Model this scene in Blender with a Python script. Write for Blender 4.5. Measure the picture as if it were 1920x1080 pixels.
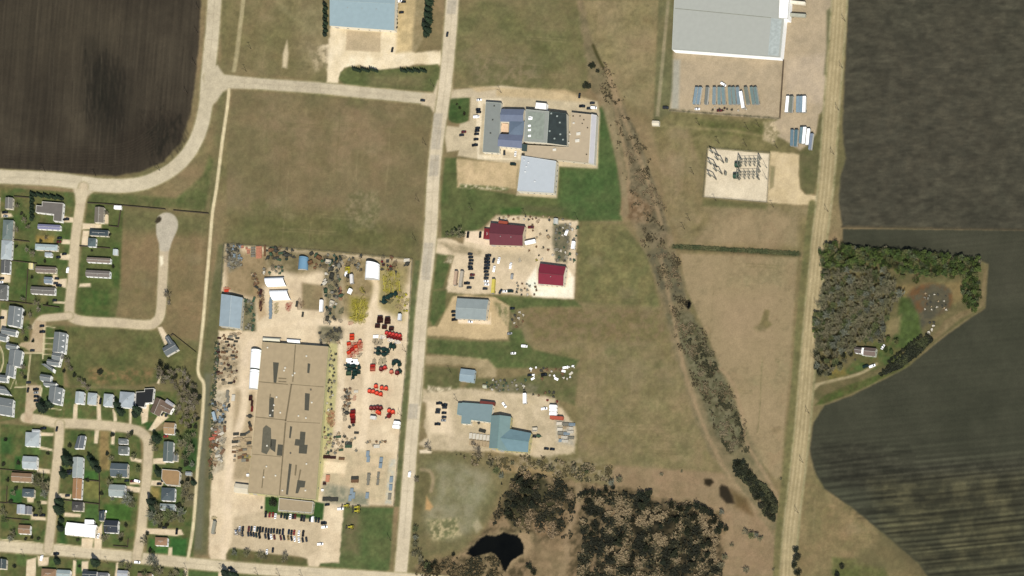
import bpy, math, random
import numpy as np
from mathutils import Vector, Quaternion
random.seed(7); np.random.seed(7)
scene = bpy.context.scene
for o in list(bpy.data.objects): bpy.data.objects.remove(o)

# ---------------------------------------------------------------- camera, sky, sun, exposure
SC = 0.45                      # metres per photograph pixel
DIST = 8000.0
lean = Vector((0.42, -0.36, 1.0)).normalized()
cam_d = bpy.data.cameras.new('camera'); cam = bpy.data.objects.new('camera', cam_d)
scene.collection.objects.link(cam); scene.camera = cam
cam.location = lean * DIST
cam.rotation_mode = 'QUATERNION'
Q = Vector((0, 0, 1)).rotation_difference(lean)
cam.rotation_quaternion = Q
cam_d.sensor_width = 36.0
cam_d.lens = 36.0 * DIST / (1920 * SC)
cam_d.clip_start = 10; cam_d.clip_end = 60000
scene.render.resolution_x = 1024; scene.render.resolution_y = 576
SUN = Vector((0.42, -0.76, 1.0)).normalized()
w = bpy.data.worlds.new("World"); scene.world = w; w.use_nodes = True
nt = w.node_tree; bg = nt.nodes['Background']
sky = nt.nodes.new('ShaderNodeTexSky'); sky.sky_type = 'NISHITA'; sky.sun_disc = False
sky.sun_elevation = math.asin(SUN.z); sky.sun_rotation = math.atan2(SUN.x, SUN.y)
nt.links.new(sky.outputs[0], bg.inputs[0]); bg.inputs[1].default_value = 0.075
sd_ = bpy.data.lights.new('sun', 'SUN'); so = bpy.data.objects.new('sun', sd_)
scene.collection.objects.link(so)
sd_.energy = 4.6; sd_.angle = math.radians(0.5); sd_.color = (1.0, 0.955, 0.88)
so.rotation_mode = 'QUATERNION'; so.rotation_quaternion = SUN.to_track_quat('Z', 'Y')
so.location = SUN * 500
vs = scene.view_settings; vs.view_transform = 'Standard'; vs.look = 'None'
vs.exposure = 0.72; vs.gamma = 1; vs.use_curve_mapping = False
KEXP = 2.12                    # rendered linear value of a level surface / its base colour

# ---------------------------------------------------------------- mapping from map position to the ground
RM = np.array(Q.to_matrix()); CL = np.array(cam.location)
def PN(px, py, z=0.0):
    """numpy: map position -> point on the plane at height z"""
    k = 36.0 / cam_d.lens / 1920
    d = np.stack([(px - 960) * k, (540 - py) * k, -np.ones_like(px)], -1) @ RM.T
    t = (z - CL[2]) / d[..., 2]
    return CL + d * t[..., None]
def P(px, py, z=0.0):
    a = PN(np.array([float(px)]), np.array([float(py)]), z)[0]
    return Vector((a[0], a[1], a[2]))
def ang(x0, y0, x1, y1):
    a = P(x0, y0); b = P(x1, y1); return math.atan2(b.y - a.y, b.x - a.x)

# ---------------------------------------------------------------- helpers
COL = scene.collection
def lin(c): return tuple((v / 255 / 12.92) if v / 255 <= 0.04045 else ((v / 255 + 0.055) / 1.055) ** 2.4 for v in c)
def base(c, mx=0.8): return tuple(min(mx, v / KEXP) for v in lin(c))
MATS = {}
def mat(c, rough=0.85, var=0.12, scale=0.5, metal=0.0, kind='noise', spec=0.3, stripe=0.0, srot=0.0, mx=0.8):
    key = (c, rough, var, scale, metal, kind, stripe, round(srot, 2))
    if key in MATS: return MATS[key]
    m = bpy.data.materials.new('mat_%d_%d_%d' % c); m.use_nodes = True
    n = m.node_tree.nodes; l = m.node_tree.links; b = n['Principled BSDF']
    b.inputs['Roughness'].default_value = rough; b.inputs['Metallic'].default_value = metal
    b.inputs['Specular IOR Level'].default_value = spec
    bc = base(c, mx)
    tc = n.new('ShaderNodeNewGeometry')
    nz = n.new('ShaderNodeTexNoise'); nz.inputs['Scale'].default_value = scale; nz.inputs['Detail'].default_value = 5
    l.new(tc.outputs['Position'], nz.inputs['Vector'])
    mr = n.new('ShaderNodeMapRange'); mr.inputs[1].default_value = 0.25; mr.inputs[2].default_value = 0.75
    mr.inputs[3].default_value = 1 - var; mr.inputs[4].default_value = 1 + var
    l.new(nz.outputs[0], mr.inputs[0])
    mul = n.new('ShaderNodeVectorMath'); mul.operation = 'SCALE'
    mul.inputs[0].default_value = bc; l.new(mr.outputs[0], mul.inputs['Scale'])
    out = mul.outputs[0]
    if stripe > 0:                       # sheet-metal seams
        mp = n.new('ShaderNodeMapping'); mp.inputs['Rotation'].default_value[2] = srot
        l.new(tc.outputs['Position'], mp.inputs[0])
        wv = n.new('ShaderNodeTexWave'); wv.inputs['Scale'].default_value = 0.35; wv.inputs['Distortion'].default_value = 0.4
        l.new(mp.outputs[0], wv.inputs[0])
        m2 = n.new('ShaderNodeMapRange'); m2.inputs[3].default_value = 1 - stripe; m2.inputs[4].default_value = 1 + stripe
        l.new(wv.outputs['Fac'], m2.inputs[0])
        mu2 = n.new('ShaderNodeVectorMath'); mu2.operation = 'SCALE'
        l.new(out, mu2.inputs[0]); l.new(m2.outputs[0], mu2.inputs['Scale']); out = mu2.outputs[0]
    l.new(out, b.inputs['Base Color'])
    MATS[key] = m; return m
GLASS = mat((45, 55, 62), rough=0.15, var=0.05, spec=0.5)
TYRE = mat((38, 36, 34), rough=0.9)
STEEL = mat((150, 150, 145), rough=0.5, var=0.15)
WOOD = mat((112, 96, 78), rough=0.9)

class MB:
    def __init__(s): s.v = []; s.f = []; s.m = []
    def poly(s, pts, mi=0):
        i = len(s.v); s.v += [tuple(p) for p in pts]; s.f.append(tuple(range(i, i + len(pts)))); s.m.append(mi)
    def box(s, x0, x1, y0, y1, z0, z1, mi=0, rz=0.0, c=(0, 0)):
        i = len(s.v); cs, sn = math.cos(rz), math.sin(rz)
        for z in (z0, z1):
            for x, y in ((x0, y0), (x1, y0), (x1, y1), (x0, y1)):
                s.v.append((c[0] + x * cs - y * sn, c[1] + x * sn + y * cs, z))
        for f in ((0, 3, 2, 1), (4, 5, 6, 7), (0, 1, 5, 4), (1, 2, 6, 5), (2, 3, 7, 6), (3, 0, 4, 7)):
            s.f.append(tuple(i + k for k in f)); s.m.append(mi)
    def prism(s, pts, z0, z1, mi=0):
        n = len(pts); i = len(s.v)
        s.v += [(p[0], p[1], z0) for p in pts] + [(p[0], p[1], z1) for p in pts]
        s.f.append(tuple(i + n - 1 - k for k in range(n))); s.m.append(mi)
        s.f.append(tuple(i + n + k for k in range(n))); s.m.append(mi)
        for k in range(n):
            j = (k + 1) % n
            s.f.append((i + k, i + j, i + n + j, i + n + k)); s.m.append(mi)
    def tube(s, a, b, r0, r1=None, n=5, mi=0, cap=True):
        r1 = r0 if r1 is None else r1
        a = Vector(a); b = Vector(b); d = (b - a)
        if d.length < 1e-6: return
        d.normalize(); u = d.orthogonal().normalized(); w_ = d.cross(u); i = len(s.v)
        for c, r in ((a, r0), (b, r1)):
            for k in range(n):
                t = 2 * math.pi * k / n
                s.v.append(tuple(c + u * math.cos(t) * r + w_ * math.sin(t) * r))
        for k in range(n):
            j = (k + 1) % n; s.f.append((i + k, i + j, i + n + j, i + n + k)); s.m.append(mi)
        if cap:
            s.f.append(tuple(i + n - 1 - k for k in range(n))); s.m.append(mi)
            s.f.append(tuple(i + n + k for k in range(n))); s.m.append(mi)
    def lathe(s, prof, n=14, c=(0, 0), mi=0):
        i = len(s.v)
        for r, z in prof:
            for k in range(n):
                t = 2 * math.pi * k / n; s.v.append((c[0] + r * math.cos(t), c[1] + r * math.sin(t), z))
        for a in range(len(prof) - 1):
            for k in range(n):
                j = (k + 1) % n; s.f.append((i + a * n + k, i + a * n + j, i + (a + 1) * n + j, i + (a + 1) * n + k)); s.m.append(mi)
    def mesh(s, name, mats):
        me = bpy.data.meshes.new(name); me.from_pydata(s.v, [], s.f)
        for m in (mats if isinstance(mats, (list, tuple)) else [mats]): me.materials.append(m)
        if len(me.materials) > 1: me.polygons.foreach_set('material_index', s.m)
        me.update(); return me
def obj(name, mb, mats, parent=None, loc=None):
    me = mb if isinstance(mb, bpy.types.Mesh) else mb.mesh(name, mats)
    o = bpy.data.objects.new(name, me); COL.objects.link(o)
    if parent: o.parent = parent
    if loc is not None: o.location = loc
    return o
def tag(o, label=None, cat=None, group=None, kind=None):
    if label: o['label'] = label
    if cat: o['category'] = cat
    if group: o['group'] = group
    if kind: o['kind'] = kind
    return o
def thing(name, label, cat, loc=(0, 0, 0), rz=0.0, group=None, sc=1.0):
    o = bpy.data.objects.new(name, None); COL.objects.link(o); o.location = loc; o.rotation_euler[2] = rz
    o.scale = (sc, sc, sc); o.empty_display_size = 0.5
    return tag(o, label, cat, group)
def ordn(i):
    w_ = ['first', 'second', 'third', 'fourth', 'fifth', 'sixth', 'seventh', 'eighth', 'ninth', 'tenth', 'eleventh', 'twelfth']
    if i < 12: return w_[i]
    k = i + 1; return '%d%s' % (k, 'th' if 10 <= k % 100 <= 20 else {1: 'st', 2: 'nd', 3: 'rd'}.get(k % 10, 'th'))
PROTO = {}
def dup(parts, root):
    """parts: list of (name, mesh, [object material or None]) placed under root"""
    for nm, me, mt in parts:
        o = bpy.data.objects.new(nm, me); COL.objects.link(o); o.parent = root
        if mt is not None:
            o.material_slots[0].link = 'OBJECT'; o.material_slots[0].material = mt

# ---------------------------------------------------------------- ground colour and relief
STEP = 2.0
xs = np.concatenate([[-12000, -5000, -2000, -800, -300, -120], np.arange(-60, 1981, STEP), [2040, 2200, 2700, 4000, 7000, 14000]])
ys = np.concatenate([[-12000, -5000, -2000, -800, -300, -120], np.arange(-60, 1141, STEP), [1200, 1360, 1900, 3200, 6000, 12000]])
GX, GY = np.meshgrid(xs, ys)
RT = np.random.RandomState(3).rand(512, 512)
def vn(X, Y, s, seed=0):
    x = X / s + seed * 37.17; y = Y / s + seed * 11.73
    xi = np.floor(x).astype(int); yi = np.floor(y).astype(int)
    fx = x - xi; fy = y - yi; fx = fx * fx * (3 - 2 * fx); fy = fy * fy * (3 - 2 * fy)
    g = lambda a, b: RT[(yi + b) % 512, (xi + a) % 512]
    return (g(0, 0) * (1 - fx) + g(1, 0) * fx) * (1 - fy) + (g(0, 1) * (1 - fx) + g(1, 1) * fx) * fy
def fbm(X, Y, s, seed=0, o=4):
    t = 0; a = 1; n = 0
    for k in range(o):
        t = t + vn(X, Y, s / 2 ** k, seed + k * 3) * a; n += a; a *= 0.6
    return t / n
def smooth(pts, n=6, closed=False):
    p = [np.array(q, float) for q in pts]; m = len(p); out = []
    rng = range(m) if closed else range(m - 1)
    for i in rng:
        g = (lambda k: p[k % m]) if closed else (lambda k: p[max(0, min(m - 1, k))])
        a, b, c, d = g(i - 1), g(i), g(i + 1), g(i + 2)
        for k in range(n):
            t = k / n
            out.append(tuple(0.5 * (2 * b + (c - a) * t + (2 * a - 5 * b + 4 * c - d) * t * t + (3 * b - a - 3 * c + d) * t ** 3)))
    if not closed: out.append(tuple(p[-1]))
    return out
def sdist(pts, X, Y, closed=True):
    d = np.full(X.shape, 1e9); ins = np.zeros(X.shape, bool); n = len(pts)
    for i in range(n if closed else n - 1):
        x0, y0 = pts[i]; x1, y1 = pts[(i + 1) % n]; dx, dy = x1 - x0, y1 - y0
        L = dx * dx + dy * dy + 1e-9
        t = np.clip(((X - x0) * dx + (Y - y0) * dy) / L, 0, 1)
        d = np.minimum(d, np.hypot(X - x0 - t * dx, Y - y0 - t * dy))
        if closed and y0 != y1:
            c = ((y0 > Y) != (y1 > Y)) & (X < (x1 - x0) * (Y - y0) / (y1 - y0) + x0); ins ^= c
    return np.where(ins, d, -d) if closed else d
COLR = np.zeros(GX.shape + (3,)); HGT = np.zeros(GX.shape); OID = np.zeros(GX.shape, int)
IDS = ['ground']
def mixc(c1, c2, n): return np.array(c1)[None, None] * (1 - n[..., None]) + np.array(c2)[None, None] * n[..., None]
def R(ob, pts, c1, c2=None, f=2.0, s=30, en=0.0, a=1.0, w=None, sm=0, closed=True, con=2.2, seed=None, es=9, dz=0.0):
    """lay one surface: ob = object it belongs to (or None: only tints), c1/c2 = its two mingled colours"""
    if sm: pts = smooth(pts, sm, closed and w is None)
    q = np.array(pts); m = f + en + (w or 0) + 4
    big = 20000
    x0, y0 = q.min(0) - m; x1, y1 = q.max(0) + m
    ix = np.where((xs >= x0) & (xs <= x1))[0]; iy = np.where((ys >= y0) & (ys <= y1))[0]
    if len(ix) == 0 or len(iy) == 0: return
    sl = (slice(iy[0], iy[-1] + 1), slice(ix[0], ix[-1] + 1)); X = GX[sl]; Y = GY[sl]
    sd = sdist(pts, X, Y, w is None)
    if w is not None: sd = w / 2 - sd
    R.n += 1; seed = R.n if seed is None else seed
    if en: sd = sd + (fbm(X, Y, es, seed + 50, 3) - 0.5) * 2 * en
    al = np.clip(sd / max(f, 0.5) * 0.5 + 0.5, 0, 1); al = al * al * (3 - 2 * al)
    if c1 is not None:
        n = np.clip((fbm(X, Y, s, seed) - 0.5) * con + 0.5, 0, 1) if c2 else np.zeros(X.shape)
        c = mixc(c1, c2 or c1, n); aa = (al * a)[..., None]
        COLR[sl] = COLR[sl] * (1 - aa) + c * aa
    if dz: HGT[sl] += al * dz
    if ob:
        if ob not in IDS: IDS.append(ob)
        OID[sl] = np.where(sd > 0, IDS.index(ob), OID[sl])
R.n = 0
def L(ob, pts, w, c1, c2=None, **k): R(ob, pts, c1, c2, w=w, **k)

DRY = (146, 124, 92); DRY2 = (120, 110, 74); GRN = (78, 96, 52); GRN2 = (98, 104, 62)
n1 = fbm(GX, GY, 130, 1, 5)
COLR[:] = mixc(DRY2, DRY, np.clip((n1 - 0.5) * 2.5 + 0.5, 0, 1))
def inpoly_(x, y, q):
    c = False; n_ = len(q)
    for i in range(n_):
        x0, y0 = q[i]; x1, y1 = q[(i + 1) % n_]
        if (y0 > y) != (y1 > y) and x < (x1 - x0) * (y - y0) / (y1 - y0) + x0: c = not c
    return c
# ---- open grassland blocks
R(None, [(415,0),(620,0),(620,150),(415,135)], (134,118,86), (122,112,76), f=4, s=60)
R(None, [(560,0),(622,0),(622,60),(612,120),(560,140)], (158,142,106), (138,122,90), f=20, s=14, a=.7)
R(None, [(853,0),(1085,0),(1110,90),(1100,170),(940,165),(850,165)], (112,108,70), (134,120,86), f=6, s=55)
R(None, [(885,100),(1020,110),(1010,160),(885,155)], (142,126,98), (108,104,70), f=16, s=9, a=.7, con=3)
R(None, [(1080,0),(1235,0),(1225,225),(1165,180),(1110,90)], (150,132,98), (138,124,86), f=6, s=70)
R(None, [(435,170),(812,198),(800,300),(786,480),(425,455),(425,300)], (136,118,88), (120,108,76), f=4, s=60, en=2)
r_ = random.Random(9)
R(None, [(470,180),(770,205),(760,330),(600,330),(480,300)], (146,124,94), (124,110,78), f=40, s=34, a=.85, con=3)
R(None, [(430,400),(620,395),(780,440),(775,480),(425,450)], (98,98,58), (112,106,68), f=24, s=30, a=.8)
R(None, [(655,362),(705,358),(715,390),(700,428),(655,430),(645,400)], (150,136,104), (108,104,70), f=7, s=6, a=.65, con=3.4, en=6)
R(None, [(408,170),(430,170),(398,400),(380,700),(350,1050),(300,1040),(330,800),(300,700),(310,600),(390,400)], (110,106,70), (124,112,78), f=8, s=30)
R(None, [(215,395),(398,402),(385,560),(372,640),(230,610),(220,560)], (126,112,78), (140,118,86), f=5, s=45)
R(None, [(225,390),(392,402),(388,440),(230,430)], (104,104,66), None, f=16, a=.7)
R(None, [(100,610),(300,620),(372,660),(372,700),(280,720),(130,725),(115,660)], (94,98,58), (116,108,70), f=5, s=30)
R(None, [(160,690),(290,690),(280,720),(170,722)], (140,114,78), (96,98,58), f=8, s=9, con=3)
# drainage flat, north-east grass, centre-east grass
R(None, [(1235,0),(1262,0),(1260,210),(1240,260),(1225,230)], (108,104,72), (124,116,82), f=3, s=20)
R(None, [(1255,212),(1460,228),(1450,290),(1325,280),(1300,380),(1240,300),(1230,230)], (116,108,70), (134,122,84), f=6, s=24)
R(None, [(1310,225),(1450,235),(1440,260),(1310,250)], (96,98,56), (112,106,68), f=8, s=12)
R(None, [(1225,240),(1290,240),(1320,330),(1310,380),(1525,390),(1520,470),(1290,462),(1250,400)], (150,130,98), (128,114,78), f=6, s=40)
R(None, [(1340,398),(1500,400),(1495,462),(1300,455)], (164,142,108), (150,130,98), f=10, s=30)
R(None, [(1275,475),(1495,482),(1480,700),(1465,890),(1455,900),(1395,830),(1330,640),(1285,540)], (164,142,108), (150,132,98), f=4, s=70)
R(None, [(1350,560),(1460,540),(1450,640),(1350,640)], (172,146,114), None, f=30, a=.6)
R(None, [(1427,600),(1434,580),(1443,582),(1440,600),(1448,608),(1437,616),(1424,608)], (128,114,78), None, f=3)
R(None, [(1085,415),(1170,420),(1215,480),(1240,580),(1080,575)], (112,108,70), (128,118,78), f=5, s=18, con=3)
R(None, [(975,560),(1240,575),(1265,650),(1300,760),(1345,880),(1085,875),(1080,690),(975,640)], (142,124,92), (128,116,80), f=5, s=26)
R(None, [(975,575),(1240,580),(1250,640),(1000,640)], (136,116,86), (122,110,74), f=8, s=9, con=3)
R(None, [(1150,740),(1320,760),(1345,878),(1180,875)], (130,118,82), (144,126,92), f=14, s=20)
R(None, [(1140,872),(1360,886),(1420,960),(1455,1010),(1460,1080),(1340,1080),(1350,960),(1190,925),(1140,920)], (160,134,104), (146,124,94), f=5, s=30)
R(None, [(1495,900),(1560,920),(1640,985),(1720,1080),(1495,1080)], (146,124,90), (126,112,78), f=6, s=24)
R(None, [(1560,1045),(1660,1052),(1665,1085),(1560,1085)], (96,100,56), (110,106,66), f=5, s=18)
R(None, [(1655,1000),(1690,1020),(1730,1062),(1730,1085),(1600,1055)], (118,106,74), None, f=10)
# wheel ruts, mowing lines and drain marks
r_ = random.Random(21)
for (x0, y0, x1, y1, n_) in [(440,185,780,450,22),(860,10,1060,140,8),(1100,10,1220,160,8),(1000,590,1290,860,20),(1300,490,1460,820,16),(470,10,600,130,7),(1250,240,1320,400,6),(230,410,380,600,8),(1090,420,1200,560,8),(1510,930,1640,1040,5)]:
    for k_ in range(n_):
        xa, ya = r_.uniform(x0, x1), r_.uniform(y0, y1); hz = r_.random() < .5; ln = r_.uniform(40, 150)
        dx, dy = (ln, ln * .06) if hz else (-ln * .07, ln); cc = r_.choice([(166,146,110), (104,96,62), (112,104,70), (154,134,100)])
        p_ = smooth([(max(x0, min(x1, xa + dx * t)), max(y0, min(y1, ya + dy * t))) for t in (0, .5, 1)], 3)
        p_ = [(x + r_.uniform(-1, 1), y + r_.uniform(-1, 1)) for x, y in p_]
        L(None, p_, 1.8, cc, None, f=1.8, a=.32)
        if hz: L(None, [(x, y + 5) for x, y in p_], 1.8, cc, None, f=1.8, a=.32)
    for k_ in range(n_ // 2):
        xa, ya = r_.uniform(x0, x1), r_.uniform(y0, y1); q = r_.uniform(5, 20)
        R(None, [(xa + q * math.cos(t), ya + q * .6 * math.sin(t)) for t in (0, 1, 2, 3, 4, 5)], r_.choice([(96,98,58), (154,136,104), (110,96,66)]), None, f=6, en=5, a=.35)
# green lawns
R('lawn', [(842,184),(876,182),(880,190),(878,224),(866,231),(846,229),(840,215)], (86,98,56), (66,88,46), f=2, s=14, sm=2)
R('lawn', [(840,245),(858,243),(861,250),(859,278),(848,279),(837,270)], (84,98,54), (96,102,60), f=2, s=14, sm=2)
R('lawn', [(1122,205),(1130,200),(1140,230),(1155,290),(1165,350),(1164,412),(1085,414),(1040,405),(930,402),(905,425),(880,440),(828,446),(826,380),(834,296),(856,296),(857,350),(905,355),(970,366),(1045,372),(1050,313),(1118,316)], (86,98,56), (98,102,62), f=3, s=30)
R(None, [(1122,205),(1130,200),(1140,230),(1155,290),(1165,350),(1164,412),(1085,412),(1050,395),(1048,316),(1118,318)], (76,98,54), (88,102,60), f=8, s=24)
R(None, [(940,392),(980,388),(975,402),(940,402)], (66,92,44), None, f=6)
R(None, [(978,384),(1060,390),(1050,400),(980,396)], (96,92,64), None, f=5, a=.6)
R('lawn', [(640,950),(738,952),(730,1068),(720,1072),(600,1062),(598,1054),(634,1055)], (84,100,58), (98,104,64), f=3, s=22)
R(None, [(645,960),(675,960),(672,1040),(640,1035)], (122,110,80), (108,106,70), f=12, s=12)
R('lawn', [(806,545),(830,540),(842,500),(850,478),(820,475),(812,540),(806,600),(812,612),(835,580),(836,545)], (96,102,62), (82,96,54), f=3, s=14)
R(None, [(925,555),(1078,562),(1090,575),(1000,575),(965,580),(985,640),(1000,655),(1085,675),(1078,690),(930,690),(880,670),(800,662),(800,635),(900,640),(955,640),(955,575)], (86,98,56), (100,104,64), f=4, s=12)
R(None, [(796,686),(860,690),(862,730),(796,728)], (114,106,72), (96,98,60), f=4, s=20)
R(None, [(892,706),(930,712),(1085,690),(1078,760),(1000,735),(870,728)], (98,100,62), (118,110,76), f=4, s=14)
R(None, [(410,458),(424,458),(415,560),(408,640),(392,900),(388,1040),(360,1040),(385,620)], (118,110,80), (104,102,68), f=4, s=24)
R(None, [(384,700),(396,700),(386,860),(378,1030),(364,1030),(374,860)], (116,114,96), None, f=5, a=.7)
R(None, [(778,488),(787,488),(775,640),(762,820),(750,950),(738,950),(748,820),(762,640)], (114,110,74), (98,102,66), f=2, s=20)
R(None, [(800,660),(806,540),(826,300),(836,200),(842,180),(850,180)], (104,108,70), None, f=3, a=.0)
# ---- residential gardens
R('lawn', [(0,350),(150,362),(148,470),(132,590),(80,600),(0,585)], (84,98,54), (112,106,66), f=3, s=16)
R('lawn', [(165,372),(232,380),(222,560),(215,600),(150,596),(140,585),(155,450)], (88,98,54), (104,104,64), f=3, s=22)
for (x0, y0, x1, y1) in [(22,395,55,430),(25,460,55,560),(130,412,137,470),(66,482,130,498),(150,495,165,530),(150,540,205,590),(206,455,225,540),(75,570,120,590),(110,425,135,455)]:
    R(None, [(x0,y0),(x1,y0+2),(x1,y1+2),(x0,y1)], (70,96,46), (90,100,54), f=7, s=10, a=.8)
R(None, [(168,362),(240,364),(330,372),(380,330),(392,290),(400,300),(385,395),(240,384),(168,378)], (92,100,58), (112,108,70), f=5, s=22)
R('lawn', [(0,600),(55,600),(52,780),(0,790)], (80,98,52), (108,104,64), f=3, s=13)
R('lawn', [(86,612),(120,612),(118,780),(90,790),(60,780),(70,720),(60,700)], (80,98,52), (108,104,64), f=3, s=13)
R('lawn', [(118,725),(330,735),(330,790),(270,800),(118,788)], (80,98,52), (108,104,64), f=3, s=13)
R('lawn', [(0,795),(100,800),(92,1020),(0,1012)], (80,98,52), (108,104,64), f=3, s=13)
R('lawn', [(122,805),(262,812),(265,860),(250,1030),(105,1020),(115,850)], (80,98,52), (108,104,64), f=3, s=13)
R('lawn', [(285,810),(372,790),(362,1045),(275,1036),(280,880)], (80,98,52), (108,104,64), f=3, s=13)
R('lawn', [(0,1036),(160,1050),(330,1062),(560,1085),(0,1085)], (88,98,54), (106,102,64), f=3, s=14)
for (x0, y0, x1, y1, c) in [(18,917,40,943,(54,92,46)),(157,882,184,900,(60,92,44)),(160,945,186,975,(72,96,50)),(195,945,245,975,(66,94,42)),(280,1010,290,1035,(62,96,46)),(318,1008,350,1044,(54,92,44)),(290,1025,315,1038,(60,96,46)),(345,820,370,880,(58,82,44)),(290,990,330,1000,(126,112,76)),(282,912,300,935,(140,124,72)),(158,900,186,935,(112,110,62)),(68,442,100,455,(146,122,66)),(186,805,205,880,(134,114,74)),(330,775,360,800,(96,98,52)),(28,855,40,880,(54,88,42)),(0,820,20,850,(64,92,48)),(140,1050,160,1075,(70,94,50)),(92,1048,105,1075,(78,96,52)),(30,1035,50,1060,(84,98,54)),(330,1070,420,1082,(80,98,54)),(60,820,75,850,(76,96,50)),(272,790,290,806,(60,92,44)),(112,980,122,1020,(58,84,42)),(340,885,365,950,(104,96,70)),(75,628,88,700,(90,98,56)),(55,660,75,716,(92,92,58))]:
    R(None, [(x0,y0),(x1,y0+1),(x1,y1+1),(x0,y1)], c, tuple(min(255, int(v * 1.15)) for v in c), f=4, s=9, en=2)
# ---- ploughed fields
F1 = [(-13000,-13000),(378,-13000),(376,0),(374,60),(366,150),(356,215),(338,268),(305,304),(262,322),(215,329),(120,324),(0,316),(-13000,250)]
R('field', F1, (62,54,44), (74,65,53), f=3, s=60, en=2, dz=-.05)
R(None, [(0,0),(150,0),(260,40),(200,120),(80,130),(0,110)], (80,70,56), (70,62,50), f=50, s=40, a=.7)
R(None, [(170,80),(205,110),(240,170),(230,230),(190,250),(150,170)], (46,41,33), None, f=34, a=.75)
for k_ in range(40):
    x_ = 160 + (k_ * 37) % 71; y_ = 95 + (k_ * 29) % 127; L(None, [(x_, y_), (x_ + 4, y_ + 16 + (k_ * 7) % 26)], 3.2, (40,36,30), None, f=2.5, a=.45)
    x_ = 262 + (k_ * 31) % 85; y_ = 205 + (k_ * 23) % 80; L(None, [(x_, y_), (x_ + 12, y_ + 14 + (k_ * 7) % 24)], 2.6, (38,34,28), None, f=2.5, a=.4)
R(None, [(290,200),(345,215),(335,262),(300,285),(240,318),(120,322),(0,312),(0,290),(200,280)], (50,42,34), None, f=24, a=.6)
st = np.sin((GX + GY * 0.09 + (fbm(GX, GY, 160, 9, 2) - .5) * 6) * 2 * math.pi / 8.0) * 0.3 + (vn(GX + GY * .09, GY * 0.04, 3.0, 5) - .5) * 1.3 + (vn(GX + GY * .09, GY * .02, 9, 6) - .5) * 1.1
msk = np.clip(sdist(F1, GX, GY) / 4, 0, 1) * np.clip((GX > -70) & (GY > -70), 0, 1)
COLR *= (1 + 0.11 * st * msk)[..., None]
HGT += 0.06 * st * msk
F2 = [(1590,-13000),(14500,-13000),(14500,428),(1920,430),(1580,424),(1572,380),(1576,330),(1586,296),(1580,250),(1583,150),(1588,60)]
R('field', F2, (68,65,54), (80,75,62), f=3, s=24, en=1.5)
R(None, [(1640,80),(1850,40),(1900,300),(1700,380),(1600,320)], (84,77,64), (70,66,56), f=60, s=12, a=.55)
F3 = [(1580,429),(1920,432),(14500,432),(14500,13000),(1745,13000),(1738,1080),(1722,1056),(1660,1003),(1598,952),(1545,916),(1526,880),(1518,840),(1525,792),(1546,760),(1595,742),(1652,714),(1702,688),(1745,652),(1775,628),(1815,600),(1847,578),(1853,495),(1838,490),(1700,474),(1580,462)]
R('field', F3, (63,63,50), (72,71,57), f=2.5, s=50, en=1.2)
R(None, [(1690,440),(1920,440),(1920,560),(1870,560),(1860,480)], (84,80,66), None, f=30, a=.5)
R(None, [(1530,840),(1600,830),(1720,870),(1920,860),(1920,960),(1700,960),(1640,930),(1560,900)], (56,54,44), (74,71,58), f=22, s=14, con=3, a=.8)
R(None, [(1630,900),(1920,890),(1920,1085),(1745,1085),(1650,990)], (58,56,42), (92,86,62), f=22, s=26, con=3, a=.75)
r_ = random.Random(4)
for k_ in range(150):
    u_ = r_.random(); x_ = 1532 + r_.uniform(0, 150) + u_ * 70; y_ = 838 + u_ * 130 + r_.uniform(-10, 10); L(None, [(x_, y_), (x_ + r_.uniform(8, 34), y_ - 1)], r_.uniform(2, 5), (38,38,30), None, f=3, a=.33)
st = np.sin((GY + GX * 0.10 + (fbm(GX, GY, 180, 19, 2) - .5) * 6) * 2 * math.pi / 9.5) * 0.35 + (vn(GX * 0.03, GY + GX * .1, 3.4, 8) - .5) * 1.4 + (vn(GX * 0.02, GY + GX * .1, 9, 38) - .5) * .9
msk = np.clip(sdist(F3, GX, GY) / 5, 0, 1) * np.clip((GY - 780) / 160, 0.12, 1) * ((GX < 2000) & (GY < 1150))
COLR *= (1 + 0.34 * st * msk)[..., None]
st = (vn(GX * .22, GY, 3.0, 18) - .5) * .9 + (fbm(GX * .6, GY, 9, 28, 3) - .5) * 2.0 + np.maximum(0, fbm(GX * .5, GY, 14, 48, 3) - .6) * 3
msk = np.clip(sdist(F2, GX, GY) / 5, 0, 1) * ((GX < 2000) & (GY > -70))
COLR *= (1 + 0.17 * st * msk)[..., None]
R(None, [(1578,425),(1920,430)], (56,52,42), None, w=3, f=2, a=.6)
r_ = random.Random(33)
for k_ in range(90):
    u_ = r_.gauss(0, 1); x_ = 195 + u_ * 17; y_ = 165 + r_.gauss(0, 34); L(None, [(x_, y_), (x_ - 1, y_ + r_.uniform(8, 30))], r_.uniform(1.5, 4), (36,34,27), None, f=2, a=.4)
    t_ = r_.uniform(-.5, .5); x_ = 312 + t_ * 50 + r_.gauss(0, 10); y_ = 250 - t_ * 10 + r_.gauss(0, 24)
    if inpoly_(x_ + 8, y_ + 20, F1): L(None, [(x_, y_), (x_ + r_.uniform(-12, 4), y_ + r_.uniform(6, 20))], r_.uniform(1.5, 3.5), (36,34,27), None, f=2, a=.45)
    x_ = r_.uniform(0, 360); y_ = r_.uniform(0, 290)
    if inpoly_(x_ + 8, y_ + 40, F1): L(None, [(x_, y_), (x_ - 3, y_ + r_.uniform(20, 90))], 1.4, r_.choice([(92,82,68), (48,42,34)]), None, f=1.4, a=.4)
for k_ in range(9): L(None, smooth([(8, 262 + k_ * 5.5), (150, 272 + k_ * 5.2), (235, 268 + k_ * 5), (290, 235 + k_ * 6)]), 1.3, (84,74,60), None, f=1.3, a=.35)
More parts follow.
